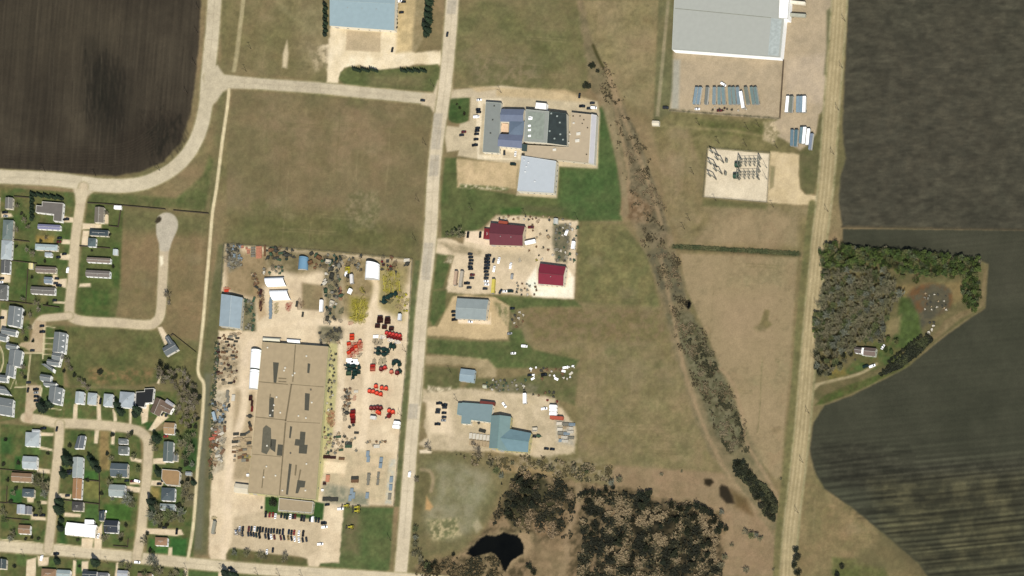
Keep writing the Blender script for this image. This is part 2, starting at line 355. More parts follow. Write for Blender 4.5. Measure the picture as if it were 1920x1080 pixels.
# ---- farmstead ground
FS = [(1545,462),(1560,462),(1700,474),(1836,488),(1852,496),(1846,577),(1812,598),(1772,627),(1742,652),(1700,686),(1650,712),(1594,738),(1545,758),(1520,740),(1524,650),(1532,560)]
R(None, FS, (100,94,62), (118,106,74), f=3, s=14)
R(None, [(1680,535),(1800,528),(1808,560),(1790,570),(1700,560),(1684,560)], (136,116,78), None, f=6, s=10)
R(None, [(1845,500),(1851,500),(1846,574),(1800,598),(1762,630),(1745,640),(1770,600),(1836,570)], (138,120,88), (120,104,74), f=3, s=10)
R(None, [(1705,545),(1735,532),(1770,534),(1785,550),(1782,575),(1760,590),(1720,592),(1703,570)], (112,82,54), (96,88,70), f=5, s=9, con=3, sm=2)
R(None, [(1735,540),(1770,545),(1778,575),(1745,600),(1720,625),(1725,590),(1738,570)], (84,80,66), (100,92,72), f=6, s=8, con=3)
R(None, [(1688,555),(1706,560),(1722,590),(1728,625),(1700,655),(1672,650),(1680,610)], (84,98,54), (74,88,44), f=5, s=9)
R(None, [(1665,600),(1690,590),(1685,625),(1660,632)], (134,118,84), None, f=6)
R(None, [(1640,640),(1680,640),(1690,670),(1650,690),(1600,700),(1560,708),(1590,690)], (78,94,50), (100,96,58), f=5, s=9)
R(None, [(1552,690),(1580,686),(1590,704),(1555,712)], (138,120,66), (104,102,58), f=5, s=8)
R(None, [(1545,742),(1590,722),(1640,705),(1700,675),(1705,684),(1650,712),(1594,738),(1545,757),(1528,760)], (76,88,44), (96,94,56), f=3, s=9)
L('path', smooth([(1512,735),(1530,722),(1560,714),(1600,704),(1625,694),(1643,682)]), 5.5, (172,156,120), (156,142,106), f=2, s=8)
R('path', [(1510,715),(1524,718),(1540,720),(1520,738),(1508,745)], (176,158,120), None, f=3)
# ---- creek corridor
R(None, [(1082,0),(1092,0),(1112,80),(1130,120),(1150,160),(1175,210),(1210,300),(1240,380),(1262,450),(1280,520),(1300,600),(1330,650),(1360,720),(1395,800),(1440,890),(1470,960),(1450,1000),(1415,960),(1370,900),(1330,850),(1300,780),(1270,680),(1245,590),(1222,500),(1190,430),(1165,370),(1150,260),(1135,190),(1110,170),(1095,90)], (144,126,96), (120,108,80), f=5, s=13, en=4)
R(None, [(1142,178),(1160,190),(1190,240),(1215,310),(1240,380),(1252,440),(1225,470),(1195,420),(1175,380),(1178,300),(1160,240)], (104,94,72), (134,118,92), f=4, s=7, en=3, con=3)
R(None, [(1168,350),(1190,360),(1225,390),(1215,420),(1180,412),(1166,400)], (116,94,68), (150,126,98), f=6, s=9, con=3, en=3)
R(None, [(1215,475),(1240,460),(1262,480),(1275,520),(1285,560),(1250,570),(1232,530)], (98,92,72), (120,108,82), f=4, s=7, en=3, con=3)
R(None, [(1250,590),(1275,580),(1300,590),(1320,625),(1350,690),(1385,770),(1400,830),(1370,850),(1345,820),(1310,740),(1280,660)], (122,114,88), (94,90,64), f=6, s=6, en=3, con=3)
for q in ([(1140,130),(1160,230),(1178,330),(1165,400)], [(1238,480),(1262,590),(1285,700),(1320,800),(1360,880),(1420,960)], [(1350,690),(1375,720),(1390,780),(1400,830),(1440,900),(1465,950)], [(1150,160),(1180,250),(1215,340),(1240,420)]):
    L(None, smooth(q), 7, (176,148,114), (158,134,102), f=4, s=9, a=.75, en=2)
R(None, [(1118,180),(1140,170),(1160,260),(1172,330),(1180,400),(1168,410),(1164,340),(1150,280),(1132,210)], (156,138,106), (142,124,94), f=4, s=14, a=.9)
L(None, smooth([(1262,462),(1330,466),(1400,470),(1497,476)]), 8, (72,76,50), (88,84,58), f=4, s=8, en=1.5, dz=-.5)
L(None, smooth([(1112,85),(1118,100),(1130,125)]), 5, (70,66,36), None, f=3)
# ---- scrub and wet ground, bottom centre; scrub shade painted into its black patches
MARSH = [(965,895),(1000,880),(1060,900),(1100,905),(1180,915),(1240,935),(1300,940),(1345,960),(1360,1000),(1352,1085),(990,1085),(880,1090),(775,1085),(780,1060),(820,1050),(860,1040),(890,1010),(915,985),(935,950)]
R('marsh', MARSH, (86,74,52), (148,124,94), f=5, s=11, en=5, con=3)
R(None, [(1095,920),(1180,925),(1290,950),(1350,965),(1350,1085),(1100,1085),(1085,1000)], (40,38,26), (128,108,82), f=8, s=9, en=5, con=4.2)  # dark mottling: wet soil plus painted shadow between the scrub clumps
R(None, [(1190,945),(1300,955),(1330,1000),(1280,1060),(1180,1060)], (26,27,19), (66,58,40), f=14, s=10, con=3, a=.7)  # near-black core deepens the painted shade under the scrub
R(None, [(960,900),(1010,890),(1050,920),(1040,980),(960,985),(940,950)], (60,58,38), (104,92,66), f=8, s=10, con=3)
R('path', smooth([(1085,915),(1083,945),(1070,985),(1060,1010),(1062,1040),(1050,1085)]), (160,136,104), (144,122,94), w=13, f=4, s=14, en=3)
R(None, [(1000,1015),(1055,1010),(1068,1085),(1000,1085)], (154,130,98), None, f=12, a=.7)
R(None, [(1000,960),(1020,970),(1030,1000),(1010,1010),(995,985)], (158,130,100), (134,108,80), f=6, s=8)
R(None, [(840,845),(960,855),(1090,862),(1150,875),(1140,905),(1070,895),(1000,882),(960,890),(900,870)], (118,104,70), (154,138,108), f=6, s=7, con=3, en=3)
R(None, [(930,870),(1030,880),(1040,893),(940,884)], (176,146,104), None, f=6, a=.7)
R('ground', [(785,850),(860,845),(920,860),(945,890),(935,930),(905,990),(860,1030),(790,1045),(768,1050),(775,900)], (128,116,82), (112,106,72), f=6, s=16)
R('gravel_yard', [(800,875),(830,865),(870,870),(915,885),(920,910),(900,960),(880,1000),(840,1010),(805,1000),(795,960),(815,930),(822,890)], (150,141,112), (134,126,94), f=14, s=18, con=3.2, en=3)
R(None, [(800,975),(855,970),(865,1005),(810,1015)], (184,168,126), (120,118,82), f=6, s=6, con=3.5, en=3)
R(None, [(895,970),(905,990),(893,1000),(885,985)], (196,182,148), None, f=4, a=.6)
R(None, [(790,880),(812,885),(800,930),(785,970),(780,1040),(772,1000),(778,900)], (104,96,64), (118,108,74), f=4, s=14)
R(None, [(799,930),(812,950),(806,957),(797,955)], (196,156,104), None, f=3)
L(None, smooth([(790,880),(806,884),(812,900),(808,920)]), 7, (156,138,106), None, f=3)
PONDP = [(873,1037),(882,1028),(899,1010),(912,1002),(928,1004),(944,998),(958,1003),(970,1003),(977,1012),(983,1028),(982,1037),(968,1044),(954,1056),(948,1072),(942,1068),(938,1055),(930,1042),(920,1034),(905,1040),(887,1044)]
R(None, PONDP, (164,140,104), None, f=10, en=4, a=.9) ; R(None, [(970,995),(995,1000),(1000,1030),(960,1058),(950,1070)], (166,140,106), None, f=6, en=3)
R('pond', PONDP, (10,11,10), (16,17,14), f=1.6, en=2.6, es=7, dz=-.35)
R('pond', [(1285,563),(1292,562),(1297,568),(1294,577),(1290,580),(1284,572)], (10,11,9), None, f=1.2, en=1)
R('pond', [(1352,908),(1364,912),(1374,930),(1378,944),(1362,944),(1350,930),(1348,915)], (54,46,34), (48,42,32), f=3, en=1.5)
R('pond', [(1320,898),(1334,897),(1338,904),(1330,911),(1320,908)], (52,44,30), None, f=3, en=1.5)
R(None, [(1370,918),(1400,935),(1410,965),(1380,950)], (110,88,58), None, f=8)
R(None, [(1200,1040),(1335,1035),(1330,1085),(1210,1085)], (36,36,26), (96,82,60), f=10, s=8, con=3, a=.7)  # more scrub shade put into the ground colour
# ---- yards
Y1 = [(620,46),(742,55),(750,0),(786,-20),(782,60),(776,98),(826,95),(832,122),(790,120),(750,126),(712,132),(670,122),(645,128),(636,145),(634,158),(612,156),(614,120),(600,110),(596,88),(616,82)]
R('gravel_yard', Y1, (222,202,164), (240,222,188), f=3, s=20, en=2)
R(None, [(650,56),(714,60),(713,98),(648,94)], (200,178,142), (188,168,132), f=2, s=20)
R(None, [(748,-10),(785,-10),(778,96),(742,100),(744,40)], (212,186,136), (190,168,122), f=5, s=12, con=3)
R(None, [(780,-10),(800,-10),(795,70),(778,98),(772,95)], (166,148,112), (150,134,98), f=4, s=10)
R(None, [(575,80),(615,90),(612,125),(590,135)], (184,166,130), (140,124,94), f=7, s=6, con=3.4, a=.85)
R(None, [(530,100),(538,75),(541,100),(538,128),(529,126)], (204,186,150), None, f=3)
R('lawn', [(638,135),(655,125),(700,132),(760,127),(820,120),(826,130),(824,168),(818,172),(700,165),(645,158),(635,148)], (106,106,66), (90,98,58), f=2.5, s=24)
R(None, [(690,140),(800,140),(790,165),(690,162)], (134,120,86), None, f=12, a=.7)
Y2 = [(850,168),(940,160),(1040,172),(1120,190),(1125,212),(1121,316),(1048,312),(1044,371),(968,366),(972,310),(905,300),(858,292),(860,282),(838,285),(830,235),(860,238),(862,232),(880,226),(882,182),(848,180)]
R('parking_lot', Y2, (206,188,154), (190,174,142), f=2.5, s=26)
R(None, [(880,162),(1060,168),(1110,190),(1100,192),(900,178)], (204,178,134), (186,164,122), f=4, s=14, a=.8)
R(None, [(856,298),(972,306),(968,354),(918,350),(858,350)], (206,180,138), (188,166,124), f=3, s=14, en=2)
R(None, [(862,344),(955,352),(950,358),(862,352)], (200,186,152), (110,112,70), f=3, s=5, con=3.5)
R('pavement', [(897,184),(940,184),(945,200),(940,203),(905,194),(898,290),(985,292),(980,300),(895,298),(892,240)], (232,216,184), (220,202,170), f=1.2, s=10)
R('pavement', [(938,276),(984,280),(972,296),(936,292)], (232,216,184), (220,202,170), f=1.2, s=10)
R(None, [(945,284),(970,286),(970,298),(942,296)], (204,186,154), None, f=1.5)
Y3 = [(816,448),(840,446),(868,457),(872,433),(905,432),(930,404),(985,404),(1030,410),(1083,414),(1080,480),(1076,561),(1000,556),(940,551),(880,552),(840,548),(836,540),(846,500),(850,480),(814,474)]
R('gravel_yard', Y3, (222,200,166), (206,186,152), f=3, s=16, en=2)
R(None, [(1005,500),(1010,535),(1060,538),(1066,505),(1076,520),(1075,559),(1000,556),(985,530)], (255,242,216), (246,230,202), f=4, s=16)
R(None, [(1038,418),(1065,420),(1068,450),(1062,490),(1044,490),(1036,460)], (112,106,84), (130,120,96), f=5, s=8, con=3, en=3)
R(None, [(815,452),(870,460),(905,470),(900,480),(850,474)], (188,168,134), (164,148,116), f=5, s=7, con=3)
R(None, [(840,478),(850,480),(846,495),(832,492)], (198,182,150), (120,110,80), f=3, s=4, con=3.5)
R(None, [(930,470),(1000,475),(1000,500),(930,490)], (188,170,136), None, f=12, a=.6)
R('pavement', [(873,434),(906,434),(920,452),(918,462),(872,452)], (232,208,176), None, f=1.5)
R('gravel_yard', [(798,617),(805,612),(820,612),(838,578),(850,556),(870,552),(928,558),(956,574),(952,636),(905,637),(850,632),(800,629)], (206,180,136), (192,168,126), f=3, s=16, en=2)
R(None, [(858,598),(918,600),(920,585),(920,608),(860,606)], (230,208,176), None, f=2)
R(None, [(925,565),(955,575),(950,610),(935,590)], (176,158,120), (110,108,70), f=4, s=5, con=3.5, a=.8)
R(None, [(955,585),(978,590),(980,615),(958,618)], (110,96,70), (140,124,92), f=5, s=5, con=3)
R('gravel_yard', [(796,666),(850,668),(915,673),(932,694),(930,708),(895,708),(893,690),(860,684),(796,682)], (178,158,120), (160,142,106), f=4, s=12, en=2)
Y6 = [(780,722),(800,732),(860,728),(960,733),(1005,738),(1040,748),(1060,775),(1080,800),(1078,850),(1010,858),(920,846),(850,846),(800,842),(782,832),(800,820),(796,800),(800,755),(785,752)]
R('gravel_yard', Y6, (208,188,154), (190,172,138), f=4, s=16, en=3)
R(None, [(800,752),(840,755),(850,815),(805,812)], (228,206,172), None, f=6, a=.8)
R(None, [(802,722),(830,726),(846,725),(845,733),(800,736)], (208,192,158), (150,136,106), f=3, s=5, con=3)
R(None, [(1040,780),(1075,795),(1075,835),(1045,830)], (168,160,140), (196,184,160), f=5, s=5, con=3)
R(None, [(960,715),(1010,722),(1005,738),(930,735),(920,718)], (132,122,96), (106,102,72), f=4, s=5, con=3)
R(None, [(786,844),(800,842),(810,846),(808,850),(787,850)], (226,208,176), None, f=2)
Y7 = [(422,458),(600,472),(773,487),(764,640),(752,780),(738,948),(700,947),(645,948),(636,1055),(600,1056),(596,1066),(572,1062),(575,1048),(560,1042),(430,1032),(424,1045),(396,1058),(390,1030),(396,900),(402,800),(406,700),(410,620),(452,618),(456,555),(415,548)]
R('gravel_yard', Y7, (226,205,170), (208,186,152), f=2.5, s=28, en=2)
R(None, [(424,470),(500,475),(505,520),(480,560),(440,550),(424,540)], (150,128,94), (168,144,108), f=8, s=14)
R(None, [(424,460),(450,462),(450,500),(430,510)], (158,148,126), (120,110,88), f=5, s=5, con=3.4)
R(None, [(500,468),(640,475),(640,500),(560,515),(500,500)], (122,108,78), (150,132,100), f=8, s=9, con=3)
R(None, [(566,530),(606,535),(606,582),(566,580)], (152,132,98), (144,126,94), f=4, s=20)
R(None, [(606,500),(640,505),(640,600),(612,605)], (140,126,96), (160,146,116), f=5, s=6, con=3)
R(None, [(640,480),(770,492),(765,530),(700,560),(660,600),(640,590)], (166,146,108), (146,128,92), f=9, s=9, con=3)
R(None, [(700,500),(760,505),(756,600),(715,580),(700,550)], (158,144,98), (176,158,104), f=9, s=9)
R(None, [(655,555),(690,560),(692,600),(672,610),(655,605)], (170,156,76), (152,138,82), f=7, s=7)
R(None, [(452,560),(478,565),(480,620),(455,620)], (118,114,86), (140,128,98), f=4, s=6, con=3)
R(None, [(476,540),(492,545),(500,590),(485,600)], (176,146,104), None, f=5, a=.6)
R(None, [(596,605),(642,612),(640,650),(600,640)], (150,138,110), (120,112,88), f=7, s=6, con=3)
R(None, [(405,640),(450,645),(448,720),(400,735)], (204,184,150), (176,158,126), f=4, s=7, con=3)
R(None, [(440,730),(478,735),(470,900),(432,900)], (190,168,132), (176,156,122), f=6, s=24)
R(None, [(398,730),(425,735),(420,880),(394,890)], (196,182,154), (160,146,118), f=4, s=6, con=3)
R('path', smooth([(500,628),(475,640),(461,680),(458,760),(440,830),(428,900),(425,980),(418,1050)]), (228,206,174), (220,198,164), w=15, f=5, s=20)
L('path', smooth([(480,632),(520,612),(600,604),(680,606),(700,570),(705,530),(690,515)]), 13, (228,206,172), (218,196,160), f=5, s=20)
L('path', smooth([(692,590),(690,680),(685,780),(676,840),(672,900),(660,930)]), 14, (232,210,176), (224,202,168), f=4, s=20)
L(None, smooth([(638,640),(640,740),(632,840)]), 9, (230,210,178), (224,202,168), f=3, s=20)
R(None, [(612,640),(632,645),(632,720),(620,850),(602,900),(596,935),(590,930),(600,800)], (196,188,128), (186,176,126), f=3, s=12)
R(None, [(610,840),(735,850),(730,940),(700,946),(610,935)], (214,190,152), (194,176,140), f=8, s=12)
R(None, [(606,905),(660,915),(690,930),(690,948),(604,942)], (142,140,118), (172,162,134), f=6, s=8, con=3)
R(None, [(730,860),(742,862),(734,945),(722,944)], (190,188,172), (206,190,156), f=3, s=8)
R(None, [(608,864),(650,868),(646,888),(606,886)], (240,216,176), None, f=3)
R('parking_lot', [(438,970),(500,955),(600,960),(602,985),(600,1030),(575,1044),(430,1030),(436,1000)], (196,176,142), (206,186,152), f=4, s=30)
R('lawn', [(497,931),(523,932),(521,960),(540,961),(585,965),(590,940),(608,944),(605,975),(560,970),(520,964),(496,962)], (66,96,48), (56,88,40), f=2, s=12)
R(None, [(523,935),(588,942),(584,962),(523,958)], (188,170,136), None, f=2)
R('lawn', [(428,1032),(440,1028),(480,1034),(530,1042),(570,1046),(576,1054),(572,1066),(520,1064),(450,1056),(424,1048)], (108,98,66), (92,96,56), f=3, s=12, sm=2)
Y8 = [(1262,96),(1462,112),(1476,30),(1480,-300),(1562,-300),(1560,40),(1554,110),(1548,140),(1556,160),(1553,205),(1535,215),(1530,262),(1500,282),(1470,262),(1445,250),(1442,232),(1462,222),(1255,205),(1262,160)]
R('parking_lot', Y8, (188,168,136), (176,158,130), f=3, s=30)
R(None, [(1262,112),(1275,112),(1272,205),(1258,205)], (170,168,152), None, f=4, a=.8)
R(None, [(1430,180),(1462,182),(1460,220),(1425,215)], (194,174,142), (176,156,126), f=6, s=5, a=.6)
R(None, [(1470,110),(1550,100),(1548,195),(1470,190)], (184,166,140), (196,176,146), f=8, s=22)
R(None, [(1432,228),(1450,226),(1462,250),(1450,270),(1430,262)], (198,178,142), (150,136,100), f=4, s=7, con=3)
L(None, [(1256,206),(1460,222)], 5, (176,158,128), (120,110,84), f=2, s=5, con=3)
L(None, [(1469,112),(1461,222)], 1.6, (120,104,84), None, f=1)
L(None, smooth([(1232,235),(1300,240),(1370,245),(1430,255)]), 5, (150,134,96), None, f=4, a=.7)
L(None, smooth([(1245,285),(1280,265),(1310,258)]), 4, (150,134,96), None, f=4, a=.6)
R('gravel_yard', [(1328,278),(1443,288),(1438,379),(1320,369)], (226,210,180), (214,198,168), f=1.5, s=18)
R('gravel_yard', [(1444,284),(1470,286),(1500,290),(1497,320),(1500,355),(1508,364),(1534,366),(1532,385),(1500,384),(1438,380)], (202,180,138), (212,190,150), f=3, s=20, en=1.5)
R(None, [(1444,310),(1453,312),(1450,350),(1443,355)], (150,136,100), None, f=3)
R(None, [(1499,285),(1512,280),(1530,250),(1540,210),(1545,230),(1533,330),(1526,362),(1512,364),(1501,352)], (112,104,72), (98,96,62), f=3, s=12)
R(None, [(1550,20),(1562,10),(1560,60),(1552,140),(1545,140),(1550,90)], (112,108,78), None, f=4)
R(None, [(1318,372),(1438,383),(1436,392),(1316,386)], (100,98,62), None, f=5, a=.8)
R('pavement', [(1222,228),(1236,227),(1237,236),(1223,236)], (240,224,190), None, f=1.5)
R('path', [(1250,0),(1256,0),(1236,218),(1229,218)], (150,138,106), (160,146,114), f=2, s=12)
R('path', [(452,-300),(462,-300),(460,0),(448,100),(442,135),(434,135),(440,100),(452,0)], (178,164,124), (166,152,114), f=2, s=12)
L(None, smooth([(521,0),(535,20),(560,38),(575,60)]), 8, (150,136,98), None, f=5, a=.7)
# ---- roads
ROAD = (212,196,164); ROAD2 = (202,186,154)
def road(pts, w, c1=ROAD, c2=ROAD2, ob='road', sh=4, **k):
    far = lambda q: abs(q[0]) > 1300 and (abs(q[0]) > 2000) or abs(q[1]) > 1200 or q[0] < -100
    a_ = [q for q in pts[:2] if far(q)]; z_ = [q for q in pts[-2:] if far(q)]
    p = a_ + smooth([q for q in pts if not far(q)], 5) + z_
    L(None, p, w + sh, (178,164,126), (150,140,100), f=2.5, s=12)
    L(ob, p, w, c1, c2, f=1.6, s=40, **k)
road([(404,-6000),(404,-60),(402,0),(398,60),(393,110),(389,150),(385,200),(372,252),(345,297),(305,328),(255,346),(190,347),(100,336),(0,331),(-60,328),(-6000,100)], 25, (206,192,162), (196,182,152))
road([(392,146),(430,152),(500,158),(600,165),(700,175),(800,185),(830,192)], 20, (202,188,158), (190,176,148))
R('road', [(382,168),(384,130),(408,122),(420,140),(470,146),(470,166),(430,166),(418,172),(406,190),(384,210)], (198,184,154), None, f=3)
R('road', [(790,176),(812,174),(820,150),(846,150),(850,178),(900,172),(930,168),(930,184),(880,182),(836,186),(832,210),(812,210),(806,200),(790,196)], (202,184,152), None, f=3)
road([(849,-6000),(849,-60),(848,0),(841,95),(832,180),(820,260),(812,340),(808,420),(803,480),(793,560),(786,640),(779,740),(771,830),(764,920),(757,1010),(750,1085),(730,1400),(400,6000)], 23, (214,198,168), (204,188,158))
for (x, y0, y1) in [(848,0,26),(822,212,280),(816,290,330),(804,455,525),(776,757,785)]:
    R(None, [(x-9+0,y0),(x+8,y0),(x+8-(y1-y0)*.08,y1),(x-9-(y1-y0)*.08,y1)], (176,166,146), (190,178,156), f=1.5, s=8, a=.8)
road([(-6000,900),(-60,1020),(0,1024),(150,1035),(300,1050),(420,1062),(600,1075),(745,1084),(1100,1110),(6000,1500)], 20)
for q, w_ in [([(156,350),(148,400),(141,450),(136,520),(130,575),(134,594),(160,602),(220,605),(275,609),(293,602),(301,585),(304,540),(307,480),(310,440)], 17),
              ([(130,592),(100,595),(78,598),(66,612)], 13),
              ([(47,783),(80,787),(105,793),(140,794),(200,798),(245,804),(266,812),(277,830),(276,880),(270,940),(264,1000),(256,1046)], 17),
              ([(112,795),(110,830),(105,880),(99,930),(96,980),(90,1030)], 16)]:
    road(q, w_, (206,188,154), (194,176,146), sh=3)
R('road', [(293,412),(300,402),(312,398),(325,402),(333,414),(333,428),(328,440),(321,456),(316,470),(300,470),(298,456),(293,440)], (196,184,162), (184,174,152), f=2, sm=2)
R(None, [(294,408),(299,405),(303,409),(301,415),(294,419),(290,416)], (66,58,44), None, f=1.5)
if 0: R('road', [(312+21*math.cos(t), 421+23*math.sin(t)) for t in np.linspace(0, 6.28, 20)], (190,178,156), None, f=1.5)
R('road', [(136,352),(176,358),(164,368),(158,380),(142,380),(140,366)], (200,184,152), None, f=3)
R(None, [(299,480),(305,480),(306,494),(301,500)], (240,228,196), None, f=2)
R('parking_lot', [(66,600),(86,603),(83,662),(68,660),(58,660),(46,652),(33,648),(40,642),(56,640),(62,615)], (184,160,126), (196,174,140), f=2, s=14)
R('parking_lot', [(50,722),(77,722),(73,762),(62,772),(60,795),(45,790),(48,750)], (186,162,130), (196,176,144), f=2, s=14)
road([(1575,-6000),(1575,-60),(1574,0),(1567,100),(1559,200),(1549,340),(1538,430),(1531,500),(1521,600),(1508,760),(1498,860),(1487,950),(1480,1020),(1474,1085),(1440,1500),(1200,6000)], 25, (176,158,118), (164,146,108), sh=8)
ctr = smooth([(1574,-60),(1574,0),(1567,100),(1559,200),(1549,340),(1538,430),(1531,500),(1521,600),(1508,760),(1498,860),(1487,950),(1480,1020),(1474,1140)], 5)
for off in (-8, -1, 6): L(None, [(x + off, y) for x, y in ctr], 3, (200,182,140), (184,166,124), f=2, s=8, a=.75)
L(None, [(x - 22, y) for x, y in ctr if y > 380], 12, (112,108,70), (126,116,78), f=3, s=20)
for pts_, w_ in (([(848,10),(841,95),(832,180),(820,260),(812,340),(808,420),(803,480),(793,560),(786,640),(779,740),(771,830),(764,920),(757,1010)], 11), ([(402,0),(398,60),(393,110)], 12), ([(430,152),(500,158),(600,165),(700,175),(800,185)], 10), ([(190,347),(100,336),(0,331)], 12), ([(0,1024),(150,1035),(300,1050),(420,1062),(600,1075)], 10)):
    q_ = smooth(pts_, 4)
    L(None, q_, 1.6, (176,162,134), None, f=1.5, a=.45)
    for k_ in range(2, len(q_) - 2, 3):
        (xa, ya), (xb, yb) = q_[k_], q_[k_ + 1]; d_ = math.hypot(xb - xa, yb - ya) + 1e-6; nx_, ny_ = -(yb - ya) / d_ * w_, (xb - xa) / d_ * w_
        L(None, [(xa - nx_, ya - ny_), (xa + nx_, ya + ny_)], 1.2, (168,152,124), None, f=1.2, a=.4)
# ---- paths, drives, footways
L('path', smooth([(429,168),(426,200),(416,270),(406,350),(398,400),(393,460),(386,540),(381,600),(375,655),(371,690),(374,706),(382,722),(380,770),(376,820),(370,880),(366,940),(361,995),(352,1048)]), 6, (222,206,164), (208,190,150), f=1.5, s=10)
PAVE = (226, 206, 172)
for q in [[(2,398),(20,400),(24,406),(2,408)], [(118,405),(137,408),(137,417),(116,416)], [(117,448),(132,450),(131,458),(115,457)], [(154,418),(190,420),(190,428),(154,430)],
          [(155,432),(167,432),(165,462),(152,460)],[(190,405),(203,400),(203,420),(190,420)], [(113,475),(131,477),(130,488),(112,486)], [(106,524),(125,522),(124,540),(104,534)], [(98,514),(108,516),(106,540),(98,536)],
          [(150,532),(170,531),(170,538),(148,538)], [(100,564),(122,566),(122,569),(100,568)], [(0,514),(20,516),(19,530),(0,530)], [(2,580),(14,582),(9,640),(0,640)],
          [(138,757),(146,757),(144,786),(136,786)], [(181,742),(187,742),(190,788),(182,788)], [(211,765),(218,776),(219,790),(213,790)], [(242,762),(248,762),(246,795),(242,795)], [(262,765),(280,755),(276,790),(266,795)],
          [(300,772),(316,782),(286,808),(278,806)], [(76,810),(100,812),(100,817),(76,817)], [(74,836),(98,842),(98,846),(74,842)], [(178,806),(186,806),(183,832),(176,831)], [(209,806),(216,806),(214,834),(208,833)],
          [(69,877),(94,880),(94,888),(69,886)], [(50,933),(64,933),(62,942),(52,942)], [(76,938),(88,940),(88,945),(76,945)], [(58,966),(86,970),(86,976),(58,974)], [(111,925),(134,927),(132,936),(108,932)], [(120,960),(152,964),(150,970),(120,968)],
          [(153,1008),(175,1010),(173,1029),(152,1027)], [(176,1005),(184,990),(192,978),(190,1030),(176,1030)], [(243,856),(266,862),(266,868),(245,864)], [(235,910),(263,914),(262,924),(235,920)], [(287,860),(312,858),(310,870),(286,870)], [(284,900),(308,902),(304,912),(282,910)], [(243,902),(262,903),(262,908),(243,908)],
          [(268,990),(340,993),(344,1002),(330,1005),(268,1000)], [(316,1026),(323,1026),(322,1042),(315,1042)], [(50,1050),(68,1045),(66,1085),(48,1085)], [(70,1042),(80,1045),(92,1044),(90,1060),(72,1062)], [(137,1050),(143,1050),(141,1085),(135,1085)], [(153,1052),(166,1052),(164,1072),(153,1070)], [(218,1055),(222,1055),(221,1085),(214,1085)], [(345,1066),(352,1066),(352,1085),(344,1085)], [(410,1072),(418,1072),(416,1085),(408,1085)],
          [(295,614),(303,612),(316,632),(311,650),(308,645)], [(302,700),(304,700),(298,720),(294,718)]]:
    R('path', q, PAVE, (214,192,158), f=1.2, s=6)
for q, w_ in [([(83,615),(82,640),(80,672)],2.5),([(80,633),(100,634)],1.6),([(80,644),(99,645)],1.6),([(80,654),(98,655)],1.6),([(79,664),(97,665)],1.6),([(45,661),(80,662)],2.5),([(57,665),(54,690),(50,725),(28,726)],2.5),([(0,650),(5,662),(6,680),(2,695),(0,698)],2.5),([(20,728),(28,708),(31,722)],1.2),([(90,765),(114,768)],1.6),([(75,725),(78,728),(75,745)],3),
              ([(0,1011),(75,1018)],1.6),([(105,1019),(155,1026)],1.6),([(190,1030),(245,1034)],1.6),([(86,612),(103,614)],1.6)]:
    L('pavement', q, w_, (216,200,160), (200,184,146), f=1, s=6)
L(None, [(793,690),(786,760)], 2, (150,138,104), None, f=1.5, a=.6)
# fine mottling of everything
brn = np.clip((fbm(GX, GY, 34, 131, 4) - .5) * 3, -1, 1) * (COLR[..., 1] > COLR[..., 2] + 24) * (COLR[..., 0] > COLR[..., 1] - 4) * (COLR[..., 0] < 158)
COLR += brn[..., None] * np.array([4, 0.5, 1.0])
COLR *= (1 + 0.10 * (fbm(GX, GY, 7, 77, 3) - 0.5) + 0.07 * (fbm(GX, GY, 40, 78, 3) - .5))[..., None]
grassy = np.clip((COLR[..., 1] * 1.0 - COLR[..., 2] - 24) / 16, 0, 1) * (COLR[..., 0] < 158)
COLR *= (1 + 0.16 * grassy * (vn(GX, GY, 4.2, 91) - .5) + 0.20 * grassy * (fbm(GX, GY, 14, 95, 2) - .5))[..., None]
HGT += 0.9 * (fbm(GX, GY, 60, 101, 3) - .5) * grassy + 0.35 * (vn(GX, GY, 9, 105) - .5) * grassy
HGT += 0.05 * (vn(GX, GY, 6, 106) - .5)
HGT -= 0.25

lm_ = (COLR @ np.array([.3, .59, .11]))[..., None]
COLR *= 1 + .055 * np.clip((lm_ - 150) / 45, 0, 1)
pk_ = np.clip((lm_ - 120) / 50, 0, 1)
COLR *= np.array([.99, 1.008, .972]) * (1 - pk_) + np.array([1.0, 1.004, 1.0]) * pk_
lum = (COLR @ np.array([.3, .59, .11]))[..., None]
COLR[:] = COLR * .96 + lum * .04
# ---- turn the surface into its named sheets (one continuous skin cut along the boundaries)
gp = PN(GX.astype(float), GY.astype(float), 0.0)
inner = ((GX > -60) & (GX < 1980) & (GY > -60) & (GY < 1140))
gp[..., 2] = np.where(inner, HGT, -0.25)
ny, nx = GX.shape
vid = np.arange(ny * nx).reshape(ny, nx)
quads = np.stack([vid[1:, :-1], vid[1:, 1:], vid[:-1, 1:], vid[:-1, :-1]], -1).reshape(-1, 4)
qid = OID[:-1, :-1].reshape(-1)
c8 = np.clip(COLR, 2, 254) / 255.0
cl = np.where(c8 <= 0.04045, c8 / 12.92, ((c8 + 0.055) / 1.055) ** 2.4) / KEXP
gm = bpy.data.materials.new('terrain'); gm.use_nodes = True
n = gm.node_tree.nodes; l = gm.node_tree.links; b = n['Principled BSDF']; b.inputs['Roughness'].default_value = 0.95
b.inputs['Specular IOR Level'].default_value = 0.1
at = n.new('ShaderNodeAttribute'); at.attribute_name = 'soil'
ge = n.new('ShaderNodeNewGeometry'); nz = n.new('ShaderNodeTexNoise'); nz.inputs['Scale'].default_value = 1.1; nz.inputs['Detail'].default_value = 4
l.new(ge.outputs['Position'], nz.inputs['Vector'])
mr = n.new('ShaderNodeMapRange'); mr.inputs[1].default_value = .3; mr.inputs[2].default_value = .7; mr.inputs[3].default_value = .88; mr.inputs[4].default_value = 1.12
